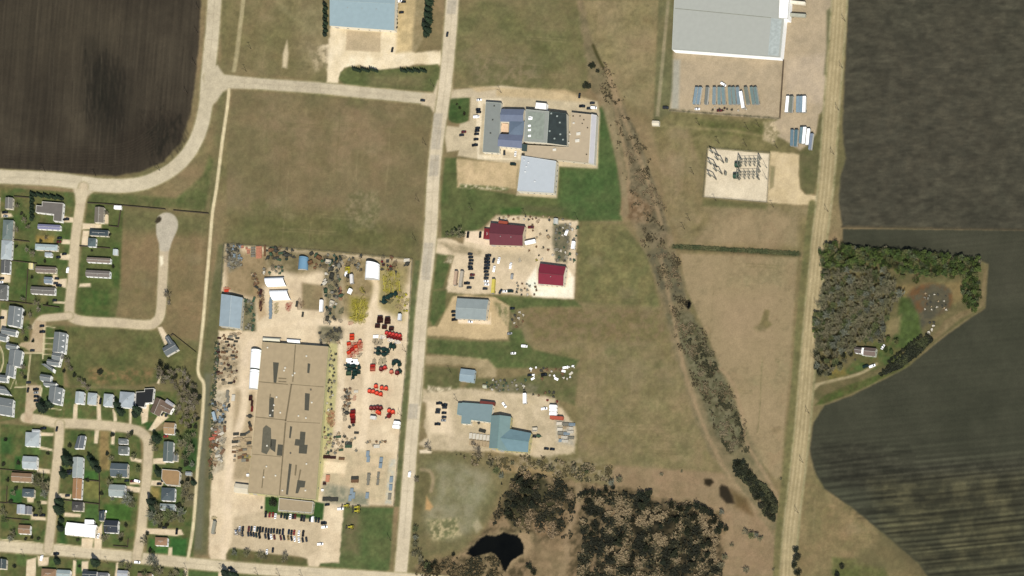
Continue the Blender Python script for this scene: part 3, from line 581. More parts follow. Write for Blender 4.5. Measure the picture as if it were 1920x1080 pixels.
l.new(nz.outputs[0], mr.inputs[0]); mu = n.new('ShaderNodeVectorMath'); mu.operation = 'SCALE'
l.new(at.outputs['Color'], mu.inputs[0]); l.new(mr.outputs[0], mu.inputs['Scale']); l.new(mu.outputs[0], b.inputs['Base Color'])
wm = gm.copy(); wm.name = 'dark_water'; wm.node_tree.nodes['Principled BSDF'].inputs['Roughness'].default_value = 0.35
gpf = gp.reshape(-1, 3); clf = cl.reshape(-1, 3)
for i, nm in enumerate(IDS):
    q = quads[qid == i]
    if len(q) == 0: continue
    u, inv = np.unique(q, return_inverse=True); inv = inv.reshape(-1, 4)
    me = bpy.data.meshes.new(nm); me.vertices.add(len(u)); me.vertices.foreach_set('co', gpf[u].astype(np.float32).ravel())
    me.loops.add(len(q) * 4); me.loops.foreach_set('vertex_index', inv.astype(np.int32).ravel())
    me.polygons.add(len(q)); me.polygons.foreach_set('loop_start', np.arange(0, len(q) * 4, 4, dtype=np.int32))
    me.polygons.foreach_set('loop_total', np.full(len(q), 4, dtype=np.int32)); me.update(calc_edges=True)
    ca = me.color_attributes.new('soil', 'FLOAT_COLOR', 'POINT')
    ca.data.foreach_set('color', np.concatenate([clf[u], np.ones((len(u), 1))], 1).astype(np.float32).ravel())
    me.materials.append(wm if nm == 'pond' else gm); me.shade_smooth()
    o = bpy.data.objects.new(nm, me); COL.objects.link(o); o['kind'] = 'structure'
# ================================================================ buildings
def inset(q, d):
    n = len(q); c = sum((Vector(p) for p in q), Vector((0, 0))) / n; out = []
    area = sum(q[i][0] * q[(i + 1) % n][1] - q[(i + 1) % n][0] * q[i][1] for i in range(n)); sg = 1 if area > 0 else -1
    for i in range(n):
        a, b, c2 = Vector(q[i - 1]), Vector(q[i]), Vector(q[(i + 1) % n])
        e1 = (b - a).normalized(); e2 = (c2 - b).normalized()
        n1_ = Vector((-e1.y, e1.x)) * sg; n2_ = Vector((-e2.y, e2.x)) * sg
        k = n1_ + n2_; k = k / max(0.3, k.dot(n1_))
        out.append(tuple(b + k * d))
    return out
def ccw(q):
    a = sum(q[i][0] * q[(i + 1) % len(q)][1] - q[(i + 1) % len(q)][0] * q[i][1] for i in range(len(q)))
    return q if a > 0 else q[::-1]
WM = {}
def roofmesh(q, h, kind, rise, axis=None):
    """q: eave corners (2-D, ccw). returns mesh builder for the roof and the gable pieces of the wall"""
    r = MB(); g = MB(); t = 0.18
    if kind == 'flat' or len(q) != 4:
        i2 = inset(q, 0.35)
        r.prism(q, h - 0.25, h - 0.02)                   # deck edge
        r2 = [(*p, h + 0.35) for p in q]; r3 = [(*p, h + 0.35) for p in i2]; r4 = [(*p, h + 0.0) for p in i2]; n_ = len(q)
        for k in range(n_):
            j = (k + 1) % n_
            r.poly([r2[k], r2[j], r3[j], r3[k]], 1); r.poly([r3[k], r3[j], r4[j], r4[k]], 1); r.poly([(*q[k], h - .26), (*q[j], h - .26), r2[j], r2[k]], 1)
        r.poly(r4, 0)
        return r, g
    e0 = (Vector(q[1]) - Vector(q[0])).length; e1 = (Vector(q[2]) - Vector(q[1])).length
    if (e0 < e1) if axis is None else (axis == 1): q = q[1:] + q[:1]          # q0-q1 and q2-q3 are the eave sides
    a, b, c, d = [Vector(p) for p in q]
    m1 = (a + d) / 2; m2 = (b + c) / 2
    if kind == 'hip':
        L_ = (m2 - m1).length; s_ = min(0.5, (d - a).length * 0.5 / L_); m1, m2 = m1.lerp(m2, s_), m2.lerp(m1, s_)
    z1 = h + rise
    def slab(pts):
        up = [Vector(p) for p in pts]; lo = [p - Vector((0, 0, t)) for p in up]
        r.poly(up); r.poly(lo[::-1]); n_ = len(up)
        for k in range(n_): r.poly([lo[k], lo[(k + 1) % n_], up[(k + 1) % n_], up[k]], 1)
    A, B, C_, D = [(p.x, p.y, h) for p in (a, b, c, d)]; M1 = (m1.x, m1.y, z1); M2 = (m2.x, m2.y, z1)
    slab([A, B, M2, M1]); slab([C_, D, M1, M2])
    if kind == 'hip': slab([D, A, M1]); slab([B, C_, M2])
    r.tube(Vector(M1), Vector(M2), 0.14, n=4, mi=1)
    return r, (q, m1, m2, z1)
def wing(root, o, pp, h, rc, wc, kind='gable', rise=None, axis=None, win=True, over=0.2, trim=(222, 218, 205), var=.08, stripe=0.0, rough=.8, metal=0.0, rlabel=None, vents=0, seed=0):
    if rc[2] > rc[0] or rc[1] > rc[0]: lm = .3 * rc[0] + .59 * rc[1] + .11 * rc[2]; rc = tuple(int(v * .62 + lm * .38) for v in rc)
    q = ccw([tuple((P(x, y, h) - o).xy) for x, y in pp])
    if rise is None: rise = 0.22 * min((Vector(q[1]) - Vector(q[0])).length, (Vector(q[2]) - Vector(q[1])).length) * .5 * 1.3
    r, g = roofmesh(q, h, kind, rise, axis)
    sr = math.atan2(q[1][1] - q[0][1], q[1][0] - q[0][0])
    ro = obj('roof', r, [mat(rc, rough=rough, var=var, scale=.25, stripe=stripe, srot=-sr, metal=metal), mat(trim, rough=.6, var=.05)], root)
    if rlabel: ro['label'] = rlabel
    iw = inset(q, over if kind != 'flat' and len(q) == 4 else 0.06)
    wb = MB(); wb.prism(iw, -0.5, h - 0.27)
    if kind == 'gable' and len(q) == 4:
        qq, m1, m2, z1 = g; a, b, c, d = [Vector(p) for p in qq]; f = 0.93
        for (u, v_, m) in ((d, a, m1), (b, c, m2)):
            mid = Vector(((a + b + c + d) / 4)); mm = m + (mid - m).normalized() * over
            uu = mm + (u - m) * f; vv = mm + (v_ - m) * f; off = (mid - m).normalized() * 0.15
            tri = [uu, vv, mm]; zz = [h - .3, h - .3, z1 - .3]
            i = len(wb.v); wb.v += [(p.x, p.y, z) for p, z in zip(tri, zz)] + [(p.x + off.x, p.y + off.y, z) for p, z in zip(tri, zz)]
            for fc in ((0, 1, 2), (5, 4, 3), (0, 3, 4, 1), (1, 4, 5, 2), (2, 5, 3, 0)): wb.f.append(tuple(i + k for k in fc)); wb.m.append(0)
    obj('wall', wb, mat(wc, rough=.8, var=.07, scale=.6, mx=.8), root)
    rnd = random.Random(seed + int(abs(o.x) * 7))
    if win:
        n_ = len(iw); done = 0
        for k in range(n_):
            a = Vector(iw[k]); b = Vector(iw[(k + 1) % n_]); e = b - a; Ln = e.length
            if Ln < 3: continue
            e.normalize(); nrm = Vector((e.y, -e.x))
            south = nrm.y < -0.6; east = nrm.x > 0.6
            if not (south or east): continue
            m = max(1, min(6, int(Ln / 4.5)))
            for i in range(m):
                s = (i + .5) / m * Ln; isdoor = (i == 0 and south and done == 0)
                ww, z0, zt = (1.0, 0.0, 2.1) if isdoor else (1.3, 1.0, 2.2)
                if win == 'big' and isdoor: ww, zt = 3.6, min(h - .6, 3.8)
                cpt = a + e * s; mb = MB(); rz = math.atan2(e.y, e.x)
                mb.box(-ww / 2, ww / 2, -0.10, 0.05, z0, zt, 0, rz, (cpt.x, cpt.y))
                wo = obj('door' if isdoor else 'window', mb, mat((205, 200, 190), rough=.6) if isdoor else GLASS, root)
                if not isdoor:
                    fb = MB()
                    for (u0, u1, v0, v1) in ((-ww/2-.1, ww/2+.1, z0-.12, z0),):
                        fb.box(u0, u1, -0.16, 0.05, v0, v1, 0, rz, (cpt.x, cpt.y))
                    obj('sill', fb, mat((225, 222, 212)), wo)
                else: done = 1
    if vents and kind != 'flat':
        qq, m1, m2, z1 = g
        for i in range(vents):
            t = (i + .7) / (vents + .4); p = m1.lerp(m2, t); mid = (Vector(qq[0]) + Vector(qq[1])) / 2 * .25 + p * .75
            vb = MB(); vb.lathe([(.25, z1 - .9), (.22, z1 + .1), (.4, z1 + .1), (.02, z1 + .35)], 8, (mid.x, mid.y)); obj('vent', vb, mat((170, 170, 165), rough=.5), ro)
    return ro, q, h
def house(name, label, cat, wings, group=None, **kw):
    cx = sum(x for x, y in wings[0][0]) / len(wings[0][0]); cy = sum(y for x, y in wings[0][0]) / len(wings[0][0])
    o = P(cx, cy, 0); o.z = 0
    root = thing(name, label, cat, o, group=group); out = []
    for i, wg in enumerate(wings):
        pp, h, rc, wc = wg[:4]; k = dict(kw); k.update(wg[4] if len(wg) > 4 else {})
        out.append(wing(root, o, pp, h, rc, wc, seed=i, **k))
    return root, o, out
def roof_patch(ro, o, h, pts, c, z=0.03, name='patch', thick=0.0, label=None):
    q = ccw([tuple((P(x, y, h) - o).xy) for x, y in pts]); mb = MB(); mb.prism(q, h + .012, h + .012 + max(z, thick))
    p = obj(name, mb, mat(c, rough=.9, var=.18, scale=.4), ro)
    if label: p['label'] = label
def roof_unit(ro, o, h, x, y, sx=1.2, sy=1.2, hh=1.0, c=(200, 198, 190), name='vent', rnd=False, rz=0.05):
    p = P(x, y, h) - o; mb = MB()
    if rnd: mb.lathe([(sx * .45, h), (sx * .45, h + hh * .7), (sx * .6, h + hh * .7), (sx * .5, h + hh), (.01, h + hh * 1.1)], 10, (p.x, p.y))
    else:
        mb.box(-sx / 2, sx / 2, -sy / 2, sy / 2, h, h + hh * .85, 0, rz, (p.x, p.y)); mb.box(-sx * .42, sx * .42, -sy * .42, sy * .42, h + hh * .85, h + hh, 0, rz, (p.x, p.y))
    obj(name, mb, mat(c, rough=.6), ro)

CREAM = (262, 252, 226); WHITE = (300, 300, 296)
# --- the long flat-roofed works hall
fr, fo, fw = house('factory', 'huge flat-roofed factory hall with tan roof dotted with dark repair patches', 'factory',
    [([(492, 641), (616, 650), (592, 937), (465, 924)], 5.0, (182, 163, 128), (228, 220, 160), dict(kind='flat', var=.09, trim=(190, 176, 140)))], win='big')
ro = fw[0][0]
DK = (84, 82, 68); DK2 = (104, 100, 82)
for q in [[(512,679),(523,680),(518,718),(513,717)], [(505,744),(514,746),(513,783),(504,782)], [(572,737),(581,738),(579,770),(571,769)], [(493,803),(499,797),(508,803),(509,836),(500,852),(490,848)],
          [(508,823),(518,824),(516,848),(507,842)], [(521,833),(532,834),(531,855),(519,854)], [(563,809),(573,810),(571,834),(577,834),(575,851),(560,850),(561,836),(552,835),(554,823),(562,824)],
          [(558,900),(573,902),(571,914),(563,914),(559,925),(554,925)], [(577,681),(582,682),(580,700),(576,699)]]:
    roof_patch(ro, fo, 5.0, q, DK if q[0][0] > 500 else DK2)
for q in [[(544,799),(548,800),(545,822),(542,821)], [(542,869),(547,870),(540,928),(536,927)], [(554,871),(557,872),(555,892),(552,891)], [(562,880),(565,881),(561,901),(559,900)], [(494,880),(496,880),(492,915),(490,915)], [(506,738),(508,739),(507,748),(505,747)], [(522,708),(537,709),(537,711),(522,710)], [(522,714),(537,715),(537,717),(522,716)],
          [(553,646),(555,646),(550,716),(548,716)], [(545,720),(548,720),(537,790),(534,790)], [(534,792),(537,792),(525,928),(523,928)], [(486,715),(540,720),(540,721.5),(486,716.5)], [(545,720),(607,725),(607,726),(545,721)], [(479,781),(536,787),(536,788.5),(479,782.5)], [(538,790),(600,793),(600,794),(538,791)], [(473,851),(527,856),(527,857),(473,852)]]:
    roof_patch(ro, fo, 5.0, q, (128, 114, 86) if q[0][0] not in (544, 542) else DK, z=.05, name='seam')
for x, y in [(507,779),(574,784),(583,731),(533,695),(575,668),(553,700),(500,875),(495,895),(530,920),(517,892),(501,836),(545,850),(526,774),(575,870),(512,770),(560,780),(573,920),(535,690),(502,652),(514,760),(519,745),(549,704),(585,755)]:
    roof_unit(ro, fo, 5.0, x, y, 1.3, 1.3, .8, (236, 230, 212) if (x + y) % 3 else (120, 112, 96), rnd=(x % 2 == 0))
# --- canvas and metal arched shelters
def quonset(label, pp, hh, c, name='arched_shelter', cat='storage shelter', group='white arched canvas shelters in the works yard', end=(214, 212, 204), band=None, open_end=True):
    cx = sum(x for x, y in pp) / 4; cy = sum(y for x, y in pp) / 4; z = hh * .45
    o = P(cx, cy, z); o.z = 0; q = ccw([tuple((P(x, y, z) - o).xy) for x, y in pp])
    if (Vector(q[1]) - Vector(q[0])).length < (Vector(q[2]) - Vector(q[1])).length: q = q[1:] + q[:1]
    a, b, c_, d = [Vector(p) for p in q]; n = 12; root = thing(name, label, cat, o, group=group); mb = MB(); bn = MB()
    def arc(s, f=1.0):
        u = a.lerp(b, s); v = d.lerp(c_, s); m = (u + v) / 2; out = []
        for k in range(n + 1):
            t = math.pi * k / n; p = m + (u - m) * math.cos(t) * f; out.append((p.x, p.y, math.sin(t) ** .8 * hh * f if 0 < k < n else 0))
        return out
    S = [arc(i / 12) for i in range(13)]; I = [arc(i / 12, .985) for i in range(13)]
    for i in range(12):
        for k in range(n):
            mb.poly([S[i][k], S[i + 1][k], S[i + 1][k + 1], S[i][k + 1]][::-1]); mb.poly([I[i][k], I[i + 1][k], I[i + 1][k + 1], I[i][k + 1]])
    for i in (0, 12):
        for k in range(n): mb.poly([S[i][k], I[i][k], I[i][k + 1], S[i][k + 1]])
    me = mb.mesh('cover', mat(c, rough=.55, var=.02, mx=.8)); me.shade_smooth(); obj('cover', me, None, root)
    e = MB(); ee = arc(.02, .98); e.poly(ee); ee2 = arc(.03, .98); e.poly(ee2[::-1]); obj('end_wall', e, mat(end), root)
    for s in (.0, .985) if not band else (.0, .86, .985):
        A_ = arc(s, 1.012); B_ = arc(min(1, s + .015 if s else .015), 1.012)
        rb = MB()
        for k in range(n): rb.poly([A_[k], B_[k], B_[k + 1], A_[k + 1]][::-1])
        obj('hoop', rb, mat(band or (120, 125, 125)), root)
    return root
quonset('white arched canvas shelter, northern one of the pair west of the yard centre', [(496,520),(532,519),(536,535),(500,537)], 5, WHITE)
quonset('white arched canvas shelter, southern one of the pair west of the yard centre', [(505,544),(539,543),(544,561),(510,562)], 5, WHITE)
quonset('tall white arched canvas shelter near the north fence with blue-grey band at its mouth', [(685,490),(710,494),(709,524),(683,523)], 6.5, WHITE, band=(90, 105, 125))
quonset('white arched canvas shelter along the west wall of the factory, northern one', [(470,655),(490,656),(487,692),(468,691)], 5, WHITE, band=(90, 120, 115))
quonset('white arched canvas shelter along the west wall of the factory, southern one', [(468,693),(487,694),(483,730),(466,729)], 5, WHITE, band=(90, 120, 115))
quonset('low cream arched shelter at the north-west corner of the factory wall', [(494,632),(527,634),(526,642),(493,640)], 3.2, (236, 232, 208))
quonset('low white arched shelter against the middle of the factory north wall', [(538,635),(564,637),(564,645),(540,643)], 3.2, WHITE)
quonset('blue and white striped metal arched shed near the north fence', [(560,481),(577,482),(576,506),(558,505)], 4, (120, 160, 185), name='arched_shed', cat='shed', group=None, band=(60, 100, 125))
house('storage_shed', 'blue-grey metal shed with light ridge at the west edge of the works yard', 'shed',
      [([(415, 551), (455, 558), (450, 616), (411, 611)], 5.5, (152, 178, 188), (226, 220, 196), dict(axis=1, rise=1.2, stripe=.03, trim=(214, 222, 218)))], win='big')
house('lean_to_shed', 'cream lean-to shed attached at the south-west side of the factory', 'shed',
      [([(441, 906), (466, 909), (464, 925), (438, 922)], 3.5, (224, 212, 184), CREAM, dict(rise=.8))], win=False)
house('office', 'small tan flat-roofed office block adjoining the south wall of the factory', 'office',
      [([(524, 934), (588, 941), (585, 962), (522, 957)], 3.5, (176, 158, 126), (206, 196, 160), dict(kind='flat'))])
# --- top centre blue building
tb, to, tw = house('warehouse', 'large pale blue metal warehouse with white walls at the top centre', 'warehouse',
      [([(621, -45), (744, -40), (739, 57), (618, 48)], 6.5, (150, 184, 190), CREAM, dict(axis=0, rise=1.6, stripe=.035, var=.05, trim=(190, 205, 200)))], win='big', vents=3)
for x, y in [(632, 40), (655, 42), (680, 44), (703, 48), (722, 51)]: pass
# --- office and health complex
cm, co, cw = house('office_complex', 'sprawling office complex of grey, blue and dark roofed wings east of the main road', 'office complex', [
    ([(911, 191), (940, 193), (936, 287), (905, 285)], 4.5, (142, 150, 138), CREAM, dict(kind='flat', var=.05, trim=(186, 190, 176))),
    ([(940, 204), (983, 205), (981, 229), (938, 228)], 5, (110, 126, 156), CREAM, dict(kind='gable', axis=None, rise=1.6, win=False, over=.1, trim=(120, 132, 160))),
    ([(955, 226), (983, 227), (981, 254), (954, 252)], 5, (100, 124, 150), CREAM, dict(kind='hip', rise=1.4, win=False, over=.1, trim=(120, 132, 160))),
    ([(937, 251), (981, 253), (979, 278), (933, 274)], 5, (112, 126, 158), CREAM, dict(kind='gable', rise=1.6, over=.2, trim=(120, 132, 160))),
    ([(986, 205), (1030, 209), (1026, 268), (982, 265)], 6.5, (158, 164, 148), CREAM, dict(kind='flat', var=.05, trim=(196, 200, 186))),
    ([(1030, 209), (1062, 213), (1063, 273), (1026, 268)], 6.5, (46, 62, 60), CREAM, dict(kind='flat', var=.3, trim=(70, 84, 80), win=False)),
    ([(1005, 192), (1025, 194), (1024, 206), (1003, 204)], 4, WHITE, WHITE, dict(kind='flat', var=.02, win=False)),
    ([(1072, 211), (1109, 215), (1104, 306), (984, 293), (986, 272), (1066, 276), (1070, 240)], 4.5, (196, 178, 148), (238, 226, 198), dict(kind='flat', var=.06, trim=(214, 200, 170))),
    ([(1109, 214), (1119, 216), (1114, 308), (1104, 306)], 4.6, (206, 204, 204), (240, 234, 214), dict(kind='flat', var=.04, win=False, trim=(232, 230, 222))),
    ([(978, 292), (1043, 302), (1038, 362), (970, 358)], 6, (196, 206, 212), (246, 238, 214), dict(kind='flat', var=.03, trim=(222, 226, 224)))])
for x, y, s in [(995, 222, 3.2), (993, 236, 2.2), (993, 244, 2.2), (993, 255, 2.2), (994, 220, 2)]: roof_unit(cw[4][0], co, 6.5, x, y, s * 1.1, s * .75, .8, WHITE, 'roof_unit')
for x, y in [(1034, 213), (1031, 246), (1051, 252), (1045, 218), (1040, 260), (1056, 262), (1050, 230)]: roof_unit(cw[5][0], co, 6.5, x, y, 1.4, 1.2, .8, (170, 180, 172), 'roof_unit')
for x, y, s in [(1085, 251, 3.6), (1083, 264, 3.8), (1040, 281, 3), (1069, 252, 1.2), (1067, 268, 1.3), (1102, 240, 1), (1076, 231, 1.8), (1095, 225, 1), (1088, 218, 1), (1100, 290, 1), (1075, 218, 1.1), (1092, 232, .9)]: roof_unit(cw[7][0], co, 4.5, x, y, s, s * .7, .9, (240, 234, 216) if s > 1.1 else (96, 84, 66), 'roof_unit')
for x, y in [(991, 305), (987, 312), (985, 322), (1003, 340), (983, 300)]: roof_unit(cw[9][0], co, 6, x, y, 1.3, 1.3, .8, (230, 232, 230), 'roof_unit', rnd=True)
for x, y in [(920, 250), (924, 225), (927, 199)]: roof_unit(cw[0][0], co, 4.5, x, y, 1.2, .8, .9, (90, 92, 84), 'roof_unit')
roof_patch(cw[4][0], co, 6.5, [(990,209),(1022,212),(1019,262),(988,260)], (150, 158, 144))
roof_patch(cw[9][0], co, 6, [(979, 270),(989,271),(988,284),(978,283)], (60, 78, 74))
# courtyard canopy
cb = MB(); q = ccw([tuple((P(x, y, 2) - co).xy) for x, y in [(941,231),(953,232),(953,248),(939,247)]]); cb.prism(q, 1.9, 2.05); obj('terrace', cb, mat((240, 206, 170)), cm)
# --- red-roofed pair
house('workshop', 'long maroon-roofed workshop with a lower red annexe on its west end', 'workshop',
      [([(920, 418), (984, 424), (980, 461), (918, 459)], 5, (112, 52, 60), (236, 220, 186), dict(axis=0, rise=2.6, stripe=.04, trim=(86, 48, 50))),
       ([(908, 428), (920, 429), (919, 449), (906, 448)], 3.2, (132, 34, 40), (236, 220, 186), dict(kind='hip', rise=.7))], win='big', vents=2)
house('machine_shed', 'smaller crimson-roofed machine shed on bright concrete by the yard corner', 'shed',
      [([(1013, 494), (1061, 500), (1056, 536), (1009, 532)], 5, (134, 38, 56), (250, 240, 214), dict(axis=0, rise=2.2, stripe=.04, trim=(110, 84, 76)))], win='big', vents=1)
house('metal_shed', 'grey-blue metal shed with pale ridge on a sandy lot south of the workshop', 'shed',
      [([(857, 559), (916, 562), (911, 600), (854, 597)], 4.2, (150, 166, 162), (240, 226, 198), dict(axis=0, rise=1.4, stripe=.02, trim=(196, 206, 200)))], win='big')
house('small_shed', 'small light blue metal shed alone on grass beside the main road', 'shed',
      [([(864, 691), (891, 694), (888, 717), (861, 714)], 3.2, (142, 172, 184), (190, 205, 205), dict(axis=0, rise=.9, stripe=.03, trim=(206, 222, 222)))], win='big')
tl, tlo, tlw = house('teal_roofed_shop', 'L-shaped teal-roofed shop with a flat grey-green front wing', 'shop', [
    ([(867, 755), (924, 759), (920, 792), (883, 787), (882, 795), (865, 794), (866, 779), (857, 777), (859, 756), (867, 756)], 4.2, (122, 156, 158), CREAM, dict(kind='flat', var=.05, trim=(140, 170, 168))),
    ([(921, 779), (958, 781), (952, 845), (917, 840)], 5.2, (112, 152, 148), (216, 206, 150), dict(axis=None, rise=2.4, stripe=.04, trim=(130, 165, 160))),
    ([(957, 800), (996, 814), (990, 847), (940, 843), (941, 812)][:0] or [(940, 801), (996, 812), (990, 848), (934, 844)], 5.0, (104, 150, 160), (216, 206, 150), dict(axis=0, rise=2.2, stripe=.04, trim=(130, 165, 160)))], win='big')
# --- north-east warehouse
wh, wo_, ww_ = house('distribution_warehouse', 'huge pale grey flat-roofed warehouse with bright white walls at the top right', 'warehouse', [
    ([(1268, -80), (1480, -66), (1463, 108), (1260, 93)], 8, (182, 186, 168), WHITE, dict(kind='flat', var=.04, win=False, trim=(206, 210, 196))),
    ([(1464, -60), (1484, -58), (1477, 36), (1460, 34)], 8.4, WHITE, WHITE, dict(kind='flat', var=.01, win=False))], win='big')
roof_patch(ww_[0][0], wo_, 8, [(1265, 15), (1446, 32.5), (1446, 33.7), (1265, 16.2)], (146, 148, 130), name='seam')
roof_patch(ww_[0][0], wo_, 8, [(1446, 34), (1466, 36), (1460, 105), (1440, 103)], (184, 192, 186), name='seam')
house('farmhouse', 'brown-roofed farmhouse with a white link between its two wings, beside the wood', 'farmhouse',
      [([(1621, 651), (1643, 653), (1641, 668), (1619, 666)], 3.4, (118, 102, 92), (214, 216, 196), dict(axis=0, rise=1.5)), ([(1603, 650), (1616, 652), (1615, 663), (1602, 661)], 3.2, (104, 94, 88), WHITE, dict(axis=0, rise=1.3)),
       ([(1616, 652), (1621, 652), (1619, 665), (1614, 664)], 3, WHITE, WHITE, dict(kind='flat', win=False))])

# --- dwellings: (where, roof corners, roof colour, options)
G_ = (124, 122, 114); TEAL = (112, 132, 124); PALE = (178, 192, 192); SLATE = (88, 106, 110); BRN = (152, 122, 92); TAN = (176, 146, 106); DKG = (96, 98, 94); MH = (128, 114, 102)
def rc4(x0, y0, x1, y1, s=.05):
    w_ = x1 - x0; h_ = y1 - y0; return [(x0, y0), (x1, y0 + w_ * s), (x1 - h_ * s, y1 + w_ * s), (x0 - h_ * s, y1)]
BLK = [
 ('on the far left edge of the photo', [(rc4(10,370,24,391), G_), (rc4(6,412,25,449), TEAL), (rc4(3,450,23,486), PALE), (rc4(2,488,19,512), DKG), (rc4(-6,533,14,561), (104,106,98)), (rc4(-14,367,-2,400), G_)]),
 ('on the west side of the northern street', [([(79,378),(119,381),(116,416),(100,414),(101,402),(67,398),(68,385),(79,386)], (116,110,102)), (rc4(71,420,113,429), (134,134,178)), (rc4(66,457,108,468), (172,196,196)), (rc4(84,473,97,481), PALE), (rc4(67,499,105,510), MH), (rc4(83,519,98,531), (120,140,156)), (rc4(58,537,103,550), (116,112,104))]),
 ('on the east side of the northern street', [(rc4(178,388,195,417), (126,118,104)), (rc4(168,430,203,441), (54,76,82)), (rc4(165,446,180,462), (84,108,108)), (rc4(163,482,207,491), (136,122,108)), (rc4(161,506,206,518), (124,116,108))]),
 ('north of the curving street', [(rc4(142,734,158,756,.08), PALE), (rc4(165,736,182,758,.08), PALE), (rc4(195,738,212,761,.08), PALE), (rc4(225,734,252,763,.08), (170,184,190)), ([(255,735),(271,734),(271,729),(289,728),(286,755),(273,756),(271,764),(254,762)], (28,32,34)), ([(293,745),(311,753),(299,781),(281,772)], (114,96,80)), ([(305,752),(325,764),(318,776),(298,768)], (122,102,84)), ([(313,748),(327,758),(323,764),(309,754)], (170,170,176)), (rc4(308,792,328,813), TAN)]),
 ('on the west side of the western lane', [(rc4(48,810,74,836), PALE), (rc4(60,805,75,811), (190,200,202)), (rc4(43,855,70,878), PALE), (rc4(22,886,60,902), BRN), (rc4(42,916,64,931), (76,98,102)), (rc4(32,946,47,963), (176,188,196)), (rc4(47,949,60,964), (124,126,130)), (rc4(35,984,57,1000), BRN)]),
 ('between the two southern lanes', [([(146,818),(160,817),(156,841),(139,841)], (96,108,116)), (rc4(137,857,156,895), (164,178,170)), (rc4(222,822,239,832), (118,126,124)), (rc4(222,836,240,851), (106,116,108)), (rc4(208,868,240,893), (84,104,110)), (rc4(137,897,154,935), (168,128,88)), (rc4(135,940,156,957), (76,74,70)), ([(125,979),(182,985),(178,1008),(122,1002)], WHITE), (rc4(159,974,176,982), WHITE), (rc4(186,958,196,976), (56,72,80)), (rc4(196,975,222,998), (46,56,70)), (rc4(205,908,235,930), (158,174,166))]),
 ('on the east side of the eastern lane', [(rc4(307,828,325,865), (92,112,106)), (rc4(322,850,333,864), (110,116,112)), ([(304,880),(333,882),(338,885),(336,911),(311,909),(303,898)], (168,136,94)), (rc4(303,914,328,938), (78,98,102)), (rc4(300,944,328,955), (150,168,160)), (rc4(291,1007,314,1022), (158,124,94))]),
 ('along the bottom edge of the photo', [(rc4(-4,1048,12,1066), (62,82,82)), (rc4(78,1066,105,1084), BRN), (rc4(107,1068,132,1084), (160,184,182)), (rc4(155,1070,182,1084), (52,68,76)), (rc4(183,1073,203,1086), (116,118,120)), (rc4(220,1069,240,1082), (178,184,190)), (rc4(258,1074,285,1090), (140,118,92))]),
]
CN = lambda c: ('white' if min(c) > 225 else 'lilac' if c[2] > c[1] + 30 else 'near-black' if max(c) < 60 else 'pale blue-grey' if min(c) > 150 and c[2] >= c[0] else 'dark slate' if c[2] > c[0] + 8 and max(c) < 110 else 'sandy tan' if c[0] > c[2] + 45 else 'brown' if c[0] > c[2] + 18 else 'grey-green' if c[1] > c[0] + 6 else 'charcoal' if max(c) < 105 else 'grey')
USED = {}
def uniq(lb, tie):
    """append a rank when two neighbours would read the same"""
    if lb not in USED: USED[lb] = 1; return lb
    USED[lb] += 1; return lb
for where, hs in BLK:
    cnt = {}
    for pp, c in hs: cnt[CN(c)] = cnt.get(CN(c), 0) + 1
    seen = {}
    eastw = where.startswith('north of') or where.startswith('along the bottom')
    srt = sorted(hs, key=lambda t: t[0][0][0 if eastw else 1])
    for pp, c in srt:
        k = CN(c); seen[k] = seen.get(k, 0) + 1; area = abs(pp[2][0] - pp[0][0]) * abs(pp[2][1] - pp[0][1]); sz = 'small ' if area < 180 else ''
        lb = '%s%s-roofed house %s' % (sz, k, where) if cnt[k] == 1 else '%s%s-roofed house %s, %s from the %s' % (sz, k, where, ordn(seen[k] - 1), 'left' if eastw else 'top')
        big = len(pp) != 4
        house('shed' if area < 100 else 'house', lb.replace('house', 'shed') if area < 100 else lb, 'shed' if area < 100 else 'house', [(pp, 3.3 if area < 260 else 3.7, c, [(300, 296, 286), (262, 250, 222), (300, 298, 292)][int(pp[0][1]) % 3], dict(kind='hip' if (int(pp[0][0]) % 3 == 0 and not big) else 'gable' if not big else 'flat', vents=1 if area > 250 and not big else 0, var=.1))],
              group='houses ' + where)
TH = (122, 132, 130)
TG = 'grey-roofed townhouse blocks at the left of the photo'
def town(lb, wings, dorm=()):
    r, o, ws = house('townhouse_block', lb, 'townhouses', [(pp, 4.6, TH, (300, 298, 290), dict(axis=ax, rise=1.5)) for pp, ax in wings], group=TG)
    for x, y in dorm:
        p = P(x, y, 4.4) - o; d = MB(); d.box(-1.1, 1.1, -1.0, 1.0, 3.2, 4.9, 0, -.06, (p.x, p.y)); d.poly([(p.x-1.2, p.y-1.1, 4.95), (p.x+1.2, p.y-1.1, 4.95), (p.x+1.2, p.y, 5.5), (p.x-1.2, p.y, 5.5)]); d.poly([(p.x-1.2, p.y, 5.5), (p.x+1.2, p.y, 5.5), (p.x+1.2, p.y+1.1, 4.95), (p.x-1.2, p.y+1.1, 4.95)])
        obj('dormer', d, mat((236, 236, 230)), ws[0][0])
town('long grey townhouse row with four white dormers facing the open green', [([(102,622),(125,625),(121,662),(98,660)], None), ([(99,661),(116,663),(112,677),(97,673)], None)], [(119,629),(119,639),(118,650),(117,660)])
town('grey townhouse with two stepped roofs just south of the long dormered row', [([(89,673),(112,677),(110,686),(88,684)], None), ([(77,682),(92,684),(101,691),(99,698),(77,694)][:4], None)])
town('small grey townhouse unit above the western parking strip', [([(76,701),(96,704),(94,716),(75,713)], None)])
town('grey townhouse pair beside the dark conifer and the parking strip', [([(82,715),(106,718),(104,725),(82,723)], None), ([(93,724),(118,728),(114,759),(90,754)], None)], [(112,737),(111,750)])
town('grey townhouse with white dormers just below the back gardens at far left', [([(17,573),(42,577),(38,614),(13,609)], None)], [(36,580),(35,591),(34,602)])
